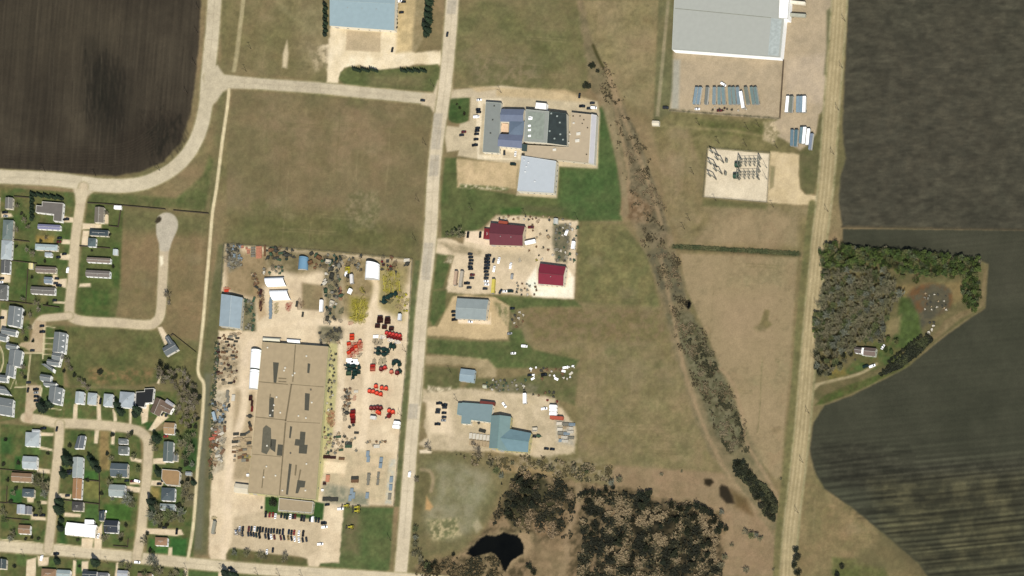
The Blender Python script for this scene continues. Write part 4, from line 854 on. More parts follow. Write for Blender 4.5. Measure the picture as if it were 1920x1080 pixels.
town('grey townhouse stepping south-west beside the parking court', [([(3,614),(32,619),(29,630),(2,625)], None), ([(-4,624),(14,629),(12,640),(-6,636)], None)])
town('grey townhouse with small white porch west of the walkway', [([(13,643),(33,647),(31,656),(11,653)], None), ([(18,655),(42,658),(37,688),(15,685)], None)])
town('lower grey townhouse wing at the south end of the walkway row', [([(13,682),(27,687),(25,708),(10,704)], None), ([(-4,702),(14,704),(13,716),(-6,714)], None)])
town('dark grey townhouse cut by the left edge beside the lower green', [([(-8,722),(8,725),(20,740),(-8,736)][:4], None), ([(-5,744),(25,749),(23,780),(-8,775)], None)], [(19,757),(18,768)])
house('house', 'slate-roofed house set diagonally at the street bend with white deck', 'house', [([(309,634),(316,629),(325,642),(318,649)], 3, (94,106,110), (236, 230, 214)), ([(318,641),(327,637),(336,655),(312,668),(304,654)][:0] or [(304,653),(325,640),(335,655),(312,668)], 3.2, (100,112,114), (236, 230, 214))])
SH = [('white garden shed at the back of the first house east of the street', rc4(214,385,228,392), WHITE), ('cream garden shed in the corner of a fenced back yard', rc4(54,493,62,504), (238,224,160)), ('grey garden shed with white wall near the footpath', rc4(348,884,359,891), (150,160,158)), ('white garden shed between the lawns by the northern field', rc4(212,467,221,478), (200,216,214)), ('pale small hut by the fence south of the substation drive', rc4(1223,226,1236,235), (236,224,196)), ('small grey shed between the junk heaps', rc4(905,721,912,727), (200,200,168)), ('grey shed on the edge of the scrap yard', rc4(1038,409,1046,419), (196,200,188))]
for lb, pp, c in SH: house('garden_shed', lb, 'shed', [(pp, 2.4, c, (226, 220, 200), dict(rise=.5, win=False, over=.15))], group='small sheds')
# ================================================================ vehicles
def car_meshes(kind):
    L_, W_ = {'sedan': (4.6, 1.85), 'pickup': (5.6, 2.0), 'van': (5.2, 2.0)}[kind]
    def loft(secs):
        b = MB()
        for y0, y1 in zip(secs, secs[1:]):
            (x0, w0, za, zb), (x1, w1, zc, zd) = y0, y1
            p = [(x0, -w0, za), (x0, w0, za), (x0, w0 * .96, zb), (x0, -w0 * .96, zb)]; q = [(x1, -w1, zc), (x1, w1, zc), (x1, w1 * .96, zd), (x1, -w1 * .96, zd)]
            for a, c in ((0, 1), (1, 2), (2, 3), (3, 0)): b.poly([p[a], p[c], q[c], q[a]][::-1])
        f = secs[0]; g = secs[-1]
        b.poly([(f[0], -f[1], f[2]), (f[0], f[1], f[2]), (f[0], f[1] * .96, f[3]), (f[0], -f[1] * .96, f[3])]); b.poly([(g[0], -g[1], g[2]), (g[0], g[1], g[2]), (g[0], g[1] * .96, g[3]), (g[0], -g[1] * .96, g[3])][::-1])
        return b
    h = W_ / 2
    if kind == 'sedan':
        body = loft([(-L_/2, h*.82, .4, .75), (-L_/2+.3, h, .3, .95), (-.9, h, .28, 1.0), (1.0, h, .28, .98), (L_/2-.4, h*.97, .3, .82), (L_/2, h*.8, .38, .6)])
        cab = loft([(-1.75, h*.86, .95, .99), (-1.1, h*.78, .95, 1.42), (.25, h*.78, .95, 1.45), (1.15, h*.86, .95, .99)])
        roof = (-1.0, .2, h * .74, 1.45)
    elif kind == 'pickup':
        body = loft([(-L_/2, h*.9, .5, 1.0), (-L_/2+.15, h, .42, 1.1), (.0, h, .4, 1.1), (1.6, h, .4, 1.12), (L_/2-.3, h*.96, .42, 1.0), (L_/2, h*.85, .5, .8)])
        cab = loft([(-.35, h*.88, 1.05, 1.12), (-.2, h*.8, 1.05, 1.8), (1.0, h*.8, 1.05, 1.8), (1.7, h*.88, 1.05, 1.13)])
        roof = (-.15, .95, h * .76, 1.81)
    else:
        body = loft([(-L_/2, h*.92, .4, 1.9), (-L_/2+.15, h, .35, 2.0), (1.4, h, .35, 1.95), (1.9, h, .35, 1.2), (L_/2-.1, h*.96, .35, 1.0), (L_/2, h*.85, .4, .8)])
        cab = loft([(1.35, h*.9, 1.15, 1.93), (1.5, h*.9, 1.15, 1.85), (2.0, h*.92, 1.1, 1.2)])
        roof = (-2.3, 1.2, h * .9, 2.02)
    body.box(roof[0], roof[1], -roof[2], roof[2], roof[3] - .03, roof[3] + .03)
    wh_ = []
    for sx in (-L_ * .31, L_ * .31):
        for sy in (-1, 1):
            t = MB(); t.tube((sx, sy * (h - .22), .33), (sx, sy * (h + .01), .33), .34, n=10); wh_.append(t.mesh('wheel', TYRE))
    parts = [('body', body.mesh('body', mat((200, 200, 200))), 'P'), ('windows', cab.mesh('windows', GLASS), None)] + [('wheel', w_, None) for w_ in wh_]
    return parts
for k in ('sedan', 'pickup', 'van'): PROTO[k] = car_meshes(k)
PAINT = {'white': (300, 300, 298), 'black': (24, 24, 24), 'dark grey': (54, 54, 54), 'dark blue': (28, 34, 54), 'red': (168, 56, 44), 'maroon': (110, 34, 30), 'silver': (170, 172, 170), 'tan': (160, 132, 78), 'dark green': (24, 46, 38), 'light blue': (150, 176, 200)}
def pm(c): return mat(PAINT[c], rough=.35, var=.03, spec=.5)
def car(x, y, a, c, kind, label, group=None):
    p = P(x + 1.0, y - 0.2, 0); p.z = 0.0
    r = thing('parked_' + {'sedan': 'car', 'pickup': 'pickup', 'van': 'van'}[kind], label, {'sedan': 'car', 'pickup': 'pickup truck', 'van': 'van'}[kind], p, a, group)
    dup([(n_, m, pm(c) if t == 'P' else None) for n_, m, t in PROTO[kind]], r)
NM = {'w': 'white', 'k': 'black', 'g': 'dark grey', 'b': 'dark blue', 'r': 'red', 'm': 'maroon', 's': 'silver', 't': 'tan', 'n': 'dark green', 'l': 'light blue'}
def carrow(where, items, a, group, byx=True, first='left'):
    """items: (x, y, colour code, kind)"""
    its = sorted(items, key=lambda t: t[0] if byx else t[1])
    for i, it in enumerate(its):
        k = {'s': 'sedan', 'p': 'pickup', 'v': 'van'}[it[3]] if len(it) > 3 else 'sedan'
        aa = a if len(it) < 5 else math.radians(it[4])
        car(it[0], it[1], aa + random.uniform(-.04, .04), NM[it[2]], k, '%s %s, %s from the %s %s' % (NM[it[2]], {'sedan': 'car', 'pickup': 'pickup truck', 'van': 'van'}[k], ordn(i), first if byx else 'top', where), group)
V = math.radians(88); GP = 'vehicles parked in the lot south of the factory'
carrow('of the parking row against the factory lawn', [(498,965,'k','p'),(505,966,'r'),(511,966,'r'),(516,968,'w'),(527,967,'k'),(533,968,'n'),(538,969,'n','p'),(544,969,'w'),(549,969,'k'),(553,969,'m'),(565,972,'k','p'),(570,973,'g','p'),(581,974,'n'),(586,974,'w','v'),(592,975,'n'),(597,976,'k')], V, GP)
carrow('of the upper middle parking row', [(449,992,'w'),(455,992,'k'),(466,992,'m'),(471,992,'g'),(477,992,'w'),(482,993,'n'),(487,994,'k','p'),(492,994,'k'),(498,995,'k'),(503,996,'k'),(508,996,'g'),(513,996,'k'),(519,997,'k'),(524,998,'k'),(530,998,'b','p'),(541,998,'b'),(546,999,'k'),(551,999,'r'),(560,1000,'w'),(568,1001,'k','p')], V, GP)
carrow('of the lower middle parking row', [(442,999,'w'),(454,1002,'g'),(465,1002,'g'),(470,1002,'k'),(475,1003,'g'),(480,1004,'n'),(486,1005,'k','p'),(497,1006,'g'),(503,1007,'k','p'),(508,1007,'w'),(514,1008,'m'),(526,1009,'m'),(532,1009,'k'),(540,1009,'t'),(546,1010,'k'),(552,1011,'w'),(560,1013,'w'),(567,1013,'k'),(574,1012,'g')], math.radians(104), GP)
carrow('of the strays around the southern lot', [(500,1035,'w','s',95),(511,1032,'k','s',88),(607,982,'k','v',2),(608,989,'w','p',2),(600,1021,'w','p',0),(431,1066,'k','s',-4),(613,947,'k','s',5),(638,955,'w','p',0)], 0, GP)
carrow('of the cars in front of the office complex', [(898,188,'w','s',0),(896,206,'k'),(897,211,'k'),(893,220,'w','v'),(895,241,'k'),(894,246,'k'),(893,252,'k'),(892,262,'k'),(890,273,'k','p'),(865,254,'g'),(869,248,'m')], 0, 'cars at the office complex', byx=False)
carrow('of the cars around the complex service yard', [(945,287,'g','s',92),(966,289,'w','s',88),(962,309,'n','v',-6),(1086,180,'k','s',85),(1091,200,'k','p',-3),(1104,204,'g','s',-3),(1110,194,'g','s',0),(1113,203,'w','v',-5)], 0, 'cars at the office complex')
GY3 = 'vehicles in the maroon-roofed workshop yard'
carrow('of the left column of the workshop yard', [(881,477,'g'),(882,483,'k'),(883,489,'k'),(882,495,'k'),(881,501,'k'),(882,505,'k'),(885,516,'m'),(884,522,'g'),(875,532,'k','p'),(879,540,'g')], math.radians(-3), GY3, byx=False)
carrow('of the right column of the workshop yard', [(915,480,'k','p'),(913,486,'k','p'),(913,492,'k','p'),(913,498,'g','p'),(912,504,'k','p'),(911,510,'k'),(912,516,'g'),(911,522,'g'),(911,528,'w'),(912,534,'w'),(909,542,'g')], math.radians(-3), GY3, byx=False)
carrow('of the scattered vehicles in the workshop yard', [(935,489,'w','p',80),(957,499,'w','p',82),(926,505,'w','p',86),(960,519,'s','v',86),(877,441,'k','p',86),(900,441,'k','p',88),(946,547,'w','s',0),(938,547,'g','s',60),(957,547,'n','v',-4),(925,489,'g','s',75),(995,427,'m','p',-4)], 0, GY3)
carrow('of the vehicles beside the grey-blue shed', [(850,585,'k'),(851,592,'k'),(852,600,'k','p'),(881,604,'w','s',-10)], 0, 'cars at the grey-blue shed', byx=False)
carrow("in the teal-roofed shop's lot", [(823,757,'k','p'),(833,760,'k','p'),(833,765,'g'),(821,769,'g'),(820,774,'g'),(832,775,'k'),(832,783,'g'),(831,789,'s'),(820,796,'k','p')], math.radians(-3), 'cars at the teal-roofed shop', byx=False)
carrow('of the vehicles behind the teal-roofed shop', [(945,760,'w','p',-50),(1020,767,'w','p',5),(1000,819,'k','p',-8),(1024,842,'k','s',-5),(1035,843,'k','s',-5)], 0, 'cars at the teal-roofed shop')
carrow('of the vehicles around the farmhouse drive', [(1623,688,'n','v',20),(1635,687,'w','p',18),(1655,651,'w','s',60)], 0, 'vehicles at the farm')
carrow('of the vehicles seen out on the streets', [(838,65,'g','s',85),(792,189,'g','s',-8),(768,890,'w','v',87),(257,1055,'w','p',-6),(105,1039,'k','p',-5),(78,1047,'w','v',80),(106,809-4,'k','s',85)], 0, 'vehicles on the streets')
RES = [(9,399,'k','p',0),(10,406,'s','s',-8),(124,412,'k','p',-2),(111,447,'k','s',0),(110,454,'m','s',0),(120,477,'k','s',0),(109,483,'k','s',0),(106,523,'k','s',-5),(104,532,'g','s',-5),(110,536,'k','p',-6),(102,564,'k','s',-4),(127,507,'w','v',88),(3,523,'k','s',0),(1,530,'w','s',0),(79,623,'k','p',0),(78,612,'k','s',0),(60,658,'g','s',0),(53,718,'g','s',0),(67,731,'k','p',0),(67,737,'s','s',0),(67,744,'k','s',0),(67,752,'k','s',0),(52,732,'k','s',85),(2,597,'k','p',0),(81,804,'k','p',0),(130,884,'k','p',-2),(129,889,'g','s',0),(126,930,'g','s',0),(66,967,'k','s',0),(79,967,'k','p',0),(248,903,'m','s',0),(257,903,'w','v',-12),(237,902,'k','s',0),(306,902,'k','s',0),(298,908,'k','s',0),(304,776,'k','s',62),(312,778,'g','s',55),(331,997,'k','p',85),(188,753,'k','p',85),(308,990,'g','s',0),(195,960,'w','s',0),(310,819,'r','s',0),(184,1025-20,'w','s',80)]
for c_, nm_ in (('k','black'),('g','dark grey'),('w','white'),('m','maroon'),('s','silver'),('r','red')):
    carrow('among the %s vehicles on the residential drives' % nm_, [t for t in RES if t[2] == c_], 0, 'vehicles on residential drives')
carrow('in the storage lots', [(983,651-1,'w','v',-5),(962,663,'w','s',0),(1020,704,'k','v',5),(993,704,'k','s',0),(960,575+4,'k','s',0),(955,626,'s','s',5),(1062,437,'w','v',70),(649,510+4,'w','v',85),(748,30-27,'w','p',0),(752,24,'k','s',0),(735,94,'k','s',80),(756,4,'k','s',0),(1356,159,'w','v',-30),(1248,203,'g','v',-3),(1307,205,'w','s',-3),(1348,208,'m','s',-5)], 0, 'vehicles in the storage lots')

# ---------------------------------------------------------------- semi-trailers
def trailer_meshes():
    b = MB(); b.box(-8, 8, -1.28, 1.28, 1.2, 4.0); b.box(-8.02, -7.9, -1.2, 1.2, 1.3, 3.95, 1)
    r = MB(); r.box(-8.03, 8.03, -1.3, 1.3, 4.0, 4.08)
    for i in range(8): r.box(-7 + i * 2 - .05, -7 + i * 2 + .05, -1.3, 1.3, 4.08, 4.11)
    ch = MB(); ch.box(-7.6, 7.2, -.5, .5, .85, 1.2); ch.box(3.6, 3.75, -.9, -.7, 0, .9); ch.box(3.6, 3.75, .7, .9, 0, .9)
    wl = []
    for sx in (-6.6, -5.3):
        for sy in (-1, 1): q = MB(); q.tube((sx, sy * .75, .5), (sx, sy * 1.27, .5), .5, n=12); wl.append(q.mesh('wheel', TYRE))
    return b.mesh('box', [mat((200, 200, 200)), STEEL]), r.mesh('roof', mat((190, 195, 195))), ch.mesh('chassis', mat((50, 48, 46))), wl
TB, TR, TC, TW = trailer_meshes()
def trailer(x0, y0, x1, y1, c, label, grp, rc_=None):
    h = 4.0; a = P(x0, y0, h); b = P(x1, y1, h); m = (a + b) / 2; m.z = 0
    r = thing('semi_trailer', label, 'trailer', m, math.atan2(b.y - a.y, b.x - a.x) , grp); r.scale = ((b - a).length / 16.06, 1, 1)
    mt = mat(c, rough=.5, var=.05); rm = mat(rc_ or c, rough=.5, var=.12, scale=.5)
    dup([('box', TB, mt), ('roof', TR, rm), ('chassis', TC, None), *[('wheel', w_, None) for w_ in TW]], r)
T1 = [(1306,1301,'blue-grey',(138,158,166)),(1313,1308,'blue-grey',(138,158,166)),(1326,1323,'grey',(126,130,122)),(1339,1338,'grey-blue',(138,154,156)),(1348,1348,'teal-grey',(128,150,148)),(1355,1357,'teal-grey',(128,150,150)),(1367,1369,'teal-grey',(130,150,146)),(1374,1377,'teal-grey',(130,150,146)),(1382,1385,'grey-blue',(134,152,158)),(1397,1402,'grey',(126,132,118)),(1408,1413,'grey-green',(122,142,136)),(1415,1420,'grey-green',(122,142,138))]
for i, (xa, xb, nm_, c) in enumerate(T1):
    trailer(xb, 195, xa, 163, (236, 236, 226), '%s-roofed semi-trailer, %s from the left in the long parked row' % (nm_, ordn(i)), 'semi-trailers behind the white warehouse', c)
trailer(1393, 202, 1388, 171, WHITE, 'bright white semi-trailer standing out of line in the long parked row', 'semi-trailers behind the white warehouse')
for i, (xa, xb, nm_, c) in enumerate([(1477,1474,'white',WHITE),(1484,1482,'grey',(126,132,120)),(1496,1495,'pale blue',(140,162,172)),(1502,1501,'pale blue',(136,158,170)),(1508,1507,'white',WHITE)]):
    trailer(xb, 210, xa, 180, (236, 236, 226), '%s-roofed semi-trailer, %s from the left in the row east of the fence' % (nm_, ordn(i)), 'semi-trailers east of the lot fence', c)
for i, (xa, xb, ya, yb, nm_, c) in enumerate([(1485,1484,243,273,'blue-grey',(112,136,146)),(1493,1491,243,274,'dark teal',(92,122,130)),(1503,1500,238,268,'grey-blue',(120,144,150)),(1509,1506,238,269,'white',WHITE),(1516,1513,241,271,'white',WHITE),(1522,1518,250,280,'grey-lilac',(136,146,160))]):
    trailer(xb, yb, xa, ya, (236, 236, 226), '%s-roofed semi-trailer, %s from the left in the cluster by the drive' % (nm_, ordn(i)), 'semi-trailers in the cluster by the gravel road', c)
trailer(1480, 3, 1509, 6, CREAM, 'cream semi-trailer backed to the upper dock of the white warehouse', 'semi-trailers at the dock')
trailer(1480, 27, 1510, 29, (190, 190, 170), 'grey-cream semi-trailer backed to the lower dock of the white warehouse', 'semi-trailers at the dock')
trailer(601, 584, 602, 562, WHITE, 'white trailer standing alone in the bare square of the works yard', None)
trailer(659, 531, 658, 514, (240, 236, 230), 'white box trailer left of the tall arched shelter', None)
trailer(983, 756, 983, 737, WHITE, 'white trailer with loads on its roof behind the teal-roofed shop', None)
for i, y in enumerate((761.5, 768, 775)): trailer(1030, y, 1043, y + .6, WHITE, 'white container, %s of three side by side east of the teal-roofed shop' % ordn(i), 'white containers side by side')
trailer(1031, 782, 1055, 784, (190, 96, 70), 'rusty orange container below the three white ones', None)
trailer(923, 549, 925, 523, (222, 204, 96), 'yellow container standing on end of the yard fence', None)
trailer(738, 792, 749, 793, WHITE, 'upper of two short white trailers by the east fence', 'two short white trailers')
trailer(736, 799, 748, 800, WHITE, 'lower of two short white trailers by the east fence', 'two short white trailers')
trailer(694, 782, 704, 783, (235, 232, 224), 'short white trailer below the dark red hoppers', None)
trailer(748, 600, 749, 588, (236, 240, 244), 'white box trailer by the fence at the north-east corner', None)
trailer(653, 550, 657, 541, WHITE, 'short white trailer slanted beside the yellow mower', None)
trailer(984, 455, 1003, 451, WHITE, 'white motor coach parked at the east end of the maroon workshop', None)
trailer(1073, 466, 1075, 452, WHITE, 'white tank trailer by the eastern scrap heap', None)
trailer(403, 788, 399, 772, (170, 190, 200), 'blue-white trailer at the west fence beside the pipe racks', None)
trailer(398, 1000, 402, 977, (158, 156, 138), 'long grey flat trailer beside the south-west drive', None)
trailer(852, 534, 855, 508, (196, 168, 140), 'tan flat trailer at the left edge of the workshop yard', None)
trailer(862, 537, 866, 508, (190, 180, 160), 'grey lowboy trailer next to the tan one in the workshop yard', None)
trailer(900, 754, 927, 757, (120, 60, 50), 'long red-brown trailer against the north wall of the teal-roofed shop', None)
trailer(935, 416, 951, 418, (168, 84, 60), 'rusty trailer against the north wall of the maroon workshop', None)

# ================================================================ yard machinery
def gear_meshes():
    """each: list of (part, mesh, painted?)"""
    D = {}; G1 = mat((150, 150, 150), rough=.6)
    # hopper cart: round funnel with an open ring rim on a wheeled frame
    b = MB(); b.lathe([(.35, 1.0), (1.75, 2.5), (1.85, 3.0), (1.7, 3.0), (1.6, 2.55), (.2, 1.2)], 18)
    f = MB(); [f.tube((sx * 1.2, sy * 1.0, .5), (sx * .8, sy * .8, 2.1), .09) for sx in (-1, 1) for sy in (-1, 1)]; f.box(-2.6, 1.3, -.1, .1, .6, .8); f.box(-1.3, 1.3, -1.0, -.85, .6, .8); f.box(-1.3, 1.3, .85, 1.0, .6, .8)
    def wheels(x, y0, y1, r):
        out = []
        for s in (-1, 1): q = MB(); q.tube((x, s * y0, r), (x, s * y1, r), r, n=10); out.append(('wheel', q.mesh('wheel', TYRE), 0))
        return out
    D['hopper cart'] = [('hopper', b.mesh('hopper', G1), 1), ('frame', f.mesh('frame', G1), 1)] + wheels(.4, 1.1, 1.4, .45)
    # grain box: open rectangular steel box on legs
    b = MB(); x, y = 2.2, 1.6
    for (a0, a1, b0, b1) in ((-x, x, -y, -y + .1), (-x, x, y - .1, y), (-x, -x + .1, -y + .1, y - .1), (x - .1, x, -y + .1, y - .1)): b.box(a0, a1, b0, b1, .6, 2.3)
    b.box(-x + .1, x - .1, -y + .1, y - .1, .6, .75); [b.box(-x + k * .9, -x + k * .9 + .08, -y, y, 2.31, 2.37) for k in range(1, 5)]
    D['steel box'] = [('box', b.mesh('box', G1), 1)]
    for sx in (-1, 1):
        for sy in (-1, 1): f = MB(); f.box(sx * 1.9 - .1, sx * 1.9 + .1, sy * 1.4 - .1, sy * 1.4 + .1, 0, .6); D['steel box'].append(('leg', f.mesh('leg', G1), 1))
    # auger: long inclined tube with hopper and wheels
    b = MB(); b.tube((-4.5, 0, .5), (4.5, 0, 3.6), .22, n=8); b.box(-5.2, -4.2, -.6, .6, .2, .9); b.box(4.1, 4.7, -.35, .35, 3.0, 3.8)
    f = MB(); [f.tube((-.4, s * 1.1, .4), (1.6, 0, 2.5), .07) for s in (-1, 1)]; f.tube((-.4, -1.1, .4), (-.4, 1.1, .4), .07)
    D['grain auger'] = [('tube', b.mesh('tube', G1), 1), ('undercarriage', f.mesh('undercarriage', G1), 1)] + wheels(-.4, 1.1, 1.3, .4)
    # harrow / cultivator: lattice frame with tines and hitch
    b = MB(); [b.box(-2.4 + k * 1.15, -2.3 + k * 1.15, -1.7, 1.7, .6, .72) for k in range(5)]; [b.box(-2.4, 2.4, s - .06, s + .06, .73, .85) for s in (-1.6, -.55, .55, 1.6)]; b.tube((2.3, 0, .7), (4.2, 0, .5), .09); b.tube((2.3, 1.2, .7), (4.2, 0, .5), .07); b.tube((2.3, -1.2, .7), (4.2, 0, .5), .07)
    [b.tube((-2.3 + k * 1.15, s, .62), (-2.5 + k * 1.15, s, .02), .04, n=3) for k in range(5) for s in (-1.5, -.75, 0, .75, 1.5)]
    D['cultivator frame'] = [('frame', b.mesh('frame', G1), 1)] + wheels(-.6, 1.75, 2.0, .4)
    # stack of bars/pipes on bearers
    b = MB(); [b.tube((-2.6, -.9 + k * .36 + (r % 2) * .18, .3 + r * .3), (2.6, -.9 + k * .36 + (r % 2) * .18, .3 + r * .3), .16, n=6) for k in range(6) for r in range(3)]
    f = MB(); [f.box(s - .12, s + .12, -1.2, 1.2, 0, .14) for s in (-1.8, 0, 1.8)]; [f.box(s - .06, s + .06, q - .06, q + .06, 0, 1.25) for s in (-1.8, 1.8) for q in (-1.15, 1.25)]
    D['stack of steel bars'] = [('bars', b.mesh('bars', G1), 1), ('rack', f.mesh('rack', WOOD), 0)]
    # crate of parts
    b = MB(); [b.box(-1.1 + k * .46, -.78 + k * .46, -1.0, 1.0, .15, 1.2) for k in range(5)]; b.box(-1.15, 1.15, -1.05, 1.05, .1, .16)
    f = MB(); [f.box(s - .05, s + .05, q - .05, q + .05, 0, 1.5) for s in (-1.1, 1.1) for q in (-1, 1)]; [f.box(-1.15, 1.15, q - .05, q + .05, 1.4, 1.5) for q in (-1, 1)]
    D['crate of parts'] = [('contents', b.mesh('contents', G1), 1), ('frame', f.mesh('frame', STEEL), 0)]
    # baler / processor: boxy machine with sloped hood and conveyor
    b = MB(); b.box(-2, 1.2, -1.3, 1.3, .6, 2.4); b.prism([(-2, -1.0), (.6, -1.0), (.6, 1.0), (-2, 1.0)], 2.4, 2.9); b.box(1.2, 2.4, -.9, .9, .7, 1.6); b.box(2.4, 4.0, -.12, .12, .5, .65)
    f = MB(); f.tube((-2.0, 0, 1.2), (-4.2, 0, 2.6), .45, n=4)
    D['baler'] = [('body', b.mesh('body', G1), 1), ('conveyor', f.mesh('conveyor', mat((70, 72, 66))), 0)] + wheels(-.9, 1.35, 1.7, .5) + wheels(.3, 1.35, 1.7, .5)
    # tractor
    b = MB(); b.box(.2, 2.3, -.45, .45, .9, 1.6); b.box(2.3, 2.45, -.35, .35, .95, 1.4); b.box(-1.3, .2, -.55, .55, .8, 1.2); [b.box(-1.5, -.2, s * .95 - .3, s * .95 + .3, 1.55, 1.62) for s in (-1, 1)]
    c = MB(); c.prism([(-1.1, -.6), (.15, -.5), (.15, .5), (-1.1, .6)], 1.2, 2.5)
    t = [MB() for _ in range(4)]
    t[0].tube((-.9, -1.25, .85), (-.9, -.75, .85), .85, n=14); t[1].tube((-.9, .75, .85), (-.9, 1.25, .85), .85, n=14); t[2].tube((1.7, -.95, .5), (1.7, -.6, .5), .5, n=12); t[3].tube((1.7, .6, .5), (1.7, .95, .5), .5, n=12)
    r = MB(); r.box(-1.2, .25, -.65, .65, 2.5, 2.6); l_ = MB(); l_.tube((2.4, -.5, 1.0), (3.8, -.6, .8), .08); l_.tube((2.4, .5, 1.0), (3.8, .6, .8), .08); l_.box(3.7, 4.3, -1.1, 1.1, .3, 1.0)
    D['tractor'] = [('body', b.mesh('body', G1), 1), ('cab', c.mesh('cab', GLASS), 0), ('cab_roof', r.mesh('cab_roof', G1), 1), ('loader', l_.mesh('loader', mat((70, 66, 50))), 0)] + [('wheel', q.mesh('wheel', TYRE), 0) for q in t]
    # scrap heap: jumble of bent plates and bars
    rr = random.Random(5)
    for v_ in range(3):
        b = MB(); f = MB()
        for k in range(9):
            cx, cy = rr.uniform(-1.2, 1.2), rr.uniform(-1.0, 1.0); s = rr.uniform(.45, .9); b.box(-s, s, -s * .6, s * .6, 0, rr.uniform(.3, 1.2) * (1.4 - math.hypot(cx, cy) * .4), 0, rr.uniform(0, 3), (cx, cy))
        for k in range(8): a = rr.uniform(0, 6.3); cx, cy = rr.uniform(-1, 1), rr.uniform(-1, 1); f.tube((cx, cy, .4 + k * .1), (cx + 2.0 * math.cos(a), cy + 2.0 * math.sin(a), rr.uniform(.2, 1.5)), .09, n=4)
        D['scrap heap%d' % v_] = [('lumps', b.mesh('lumps', G1), 1), ('bars', f.mesh('bars', mat((92, 84, 70))), 0)]
    # pallet of sheet material
    b = MB(); b.box(-2.2, 2.2, -1.2, 1.2, .16, .7); b.box(-2.1, 1.9, -1.1, 1.15, .7, .82)
    f = MB(); [f.box(-2.2, 2.2, q - .08, q + .08, 0, .155) for q in (-1, 0, 1)]
    D['pallet of sheets'] = [('sheets', b.mesh('sheets', G1), 1), ('pallet', f.mesh('pallet', WOOD), 0)]
    return D
GEAR = gear_meshes()
CNAME = {'orange-red': (226, 74, 42), 'red': (192, 44, 34), 'dark red': (120, 28, 26), 'faded red': (206, 112, 86), 'yellow': (196, 184, 56), 'olive yellow': (158, 148, 62), 'dark green': (22, 54, 46), 'green': (70, 96, 70), 'dark brown': (66, 34, 26), 'rust brown': (128, 96, 66), 'grey': (140, 136, 120), 'dark grey': (72, 72, 62), 'pale': (222, 214, 194), 'white': (300, 300, 296), 'blue-grey': (140, 156, 164), 'tan': (186, 164, 128), 'pinkish': (206, 140, 108)}
SNAKE = lambda s: ''.join(ch for ch in s if not ch.isdigit()).replace(' ', '_')
def gear(kind, x, y, a, c, label, group, sc=1.0):
    p = P(x + 1, y - .6, 0); p.z = 0
    r = thing(SNAKE(kind), label, ''.join(ch for ch in kind if not ch.isdigit()), p, a, group, sc)
    m = mat(CNAME[c], rough=.55, var=.12, scale=.8)
    dup([(n_, me, m if pt else None) for n_, me, pt in GEAR[kind]], r)
def gears(where, group, items, cnt_from='top-left'):
    seen = {}; tot = {}
    for it in items: tot[(it[0].rstrip('012'), it[3])] = tot.get((it[0].rstrip('012'), it[3]), 0) + 1
    for it in sorted(items, key=lambda t: t[1]):
        kind, x, y, c = it[:4]; a = math.radians(it[4]) if len(it) > 4 else random.uniform(-.15, .15); sc = it[5] if len(it) > 5 else 1.0
        kn = kind.rstrip('012'); k = (kn, c); i = seen.get(k, 0); seen[k] = i + 1
        lb = '%s %s %s' % (c, kn, where) if tot[k] == 1 else '%s %s %s, %s from left' % (c, kn, where, ordn(i))
        gear(kind, x, y, a, c, lb, group, sc)
W1 = 'in the works sales rows'
it = [('hopper cart', 706, 727, 'orange-red', 20), ('hopper cart', 717, 730, 'orange-red', 20), ('hopper cart', 725, 731, 'orange-red', 20), ('hopper cart', 694, 736, 'orange-red'), ('hopper cart', 701, 737, 'orange-red'), ('hopper cart', 708, 740, 'orange-red'), ('hopper cart', 715, 742, 'orange-red'),
      ('hopper cart', 697, 768, 'dark red', 80), ('hopper cart', 703, 768, 'dark red', 80), ('hopper cart', 709, 767, 'dark red', 80), ('hopper cart', 715, 768, 'dark red', 80), ('hopper cart', 709, 775, 'orange-red'), ('hopper cart', 712, 777, 'orange-red'), ('hopper cart', 731, 773, 'orange-red'), ('hopper cart', 738, 775, 'orange-red'), ('baler', 730, 781, 'dark red', 40),
      ('hopper cart', 735, 700, 'faded red', 80), ('hopper cart', 746, 702, 'dark red', 80, 1.1), ('hopper cart', 716, 695, 'dark red', 70, 1.1), ('hopper cart', 723, 692, 'red', 70), ('steel box', 699, 689, 'red', 0), ('steel box', 699, 694, 'faded red', 0)]
it += [('hopper cart', 726 + k * 6.2, 627 + k * 1.3, 'red', 80, .95) for k in range(5)] + [('steel box', 727 + k * 6, 633 + k * 1.2, 'dark red', 5, .6) for k in range(5)]
it += [('steel box', 713, 603, 'dark brown', 0, 1.15), ('steel box', 727, 605, 'dark brown', 0, 1.15), ('steel box', 708, 613, 'dark brown', -5, .95), ('steel box', 721, 615, 'dark brown', -5, .95), ('steel box', 734, 618, 'dark brown', -5, .95)]
it += [('steel box', 713, 598, 'dark brown', 0, 1.0), ('steel box', 727, 600, 'dark brown', 0, 1.0)]
it += [('baler', 711, 656, 'dark green', 0, 1.0), ('baler', 721, 657, 'dark green', 0, 1.0), ('baler', 727, 660, 'dark green', 90, .9), ('baler', 710, 664, 'dark green', 0, 1.0), ('baler', 721, 666, 'dark green', 0, 1.0), ('baler', 733, 650, 'dark green', 90, 1.05), ('baler', 739, 651, 'dark green', 90, 1.0), ('baler', 738, 682, 'dark green', 90, 1.0), ('baler', 749, 684, 'dark green', 90, 1.0), ('baler', 744, 679, 'dark green', 0, .9), ('baler', 750, 697, 'dark green', 120, .9),
       ('cultivator frame', 713, 680, 'green', 90), ('cultivator frame', 720, 678, 'green', 90), ('cultivator frame', 701, 681, 'dark grey', 90), ('cultivator frame', 705, 643, 'dark grey', 90), ('cultivator frame', 713, 642, 'dark green', 80), ('cultivator frame', 701, 640, 'dark grey', 90, .8)]
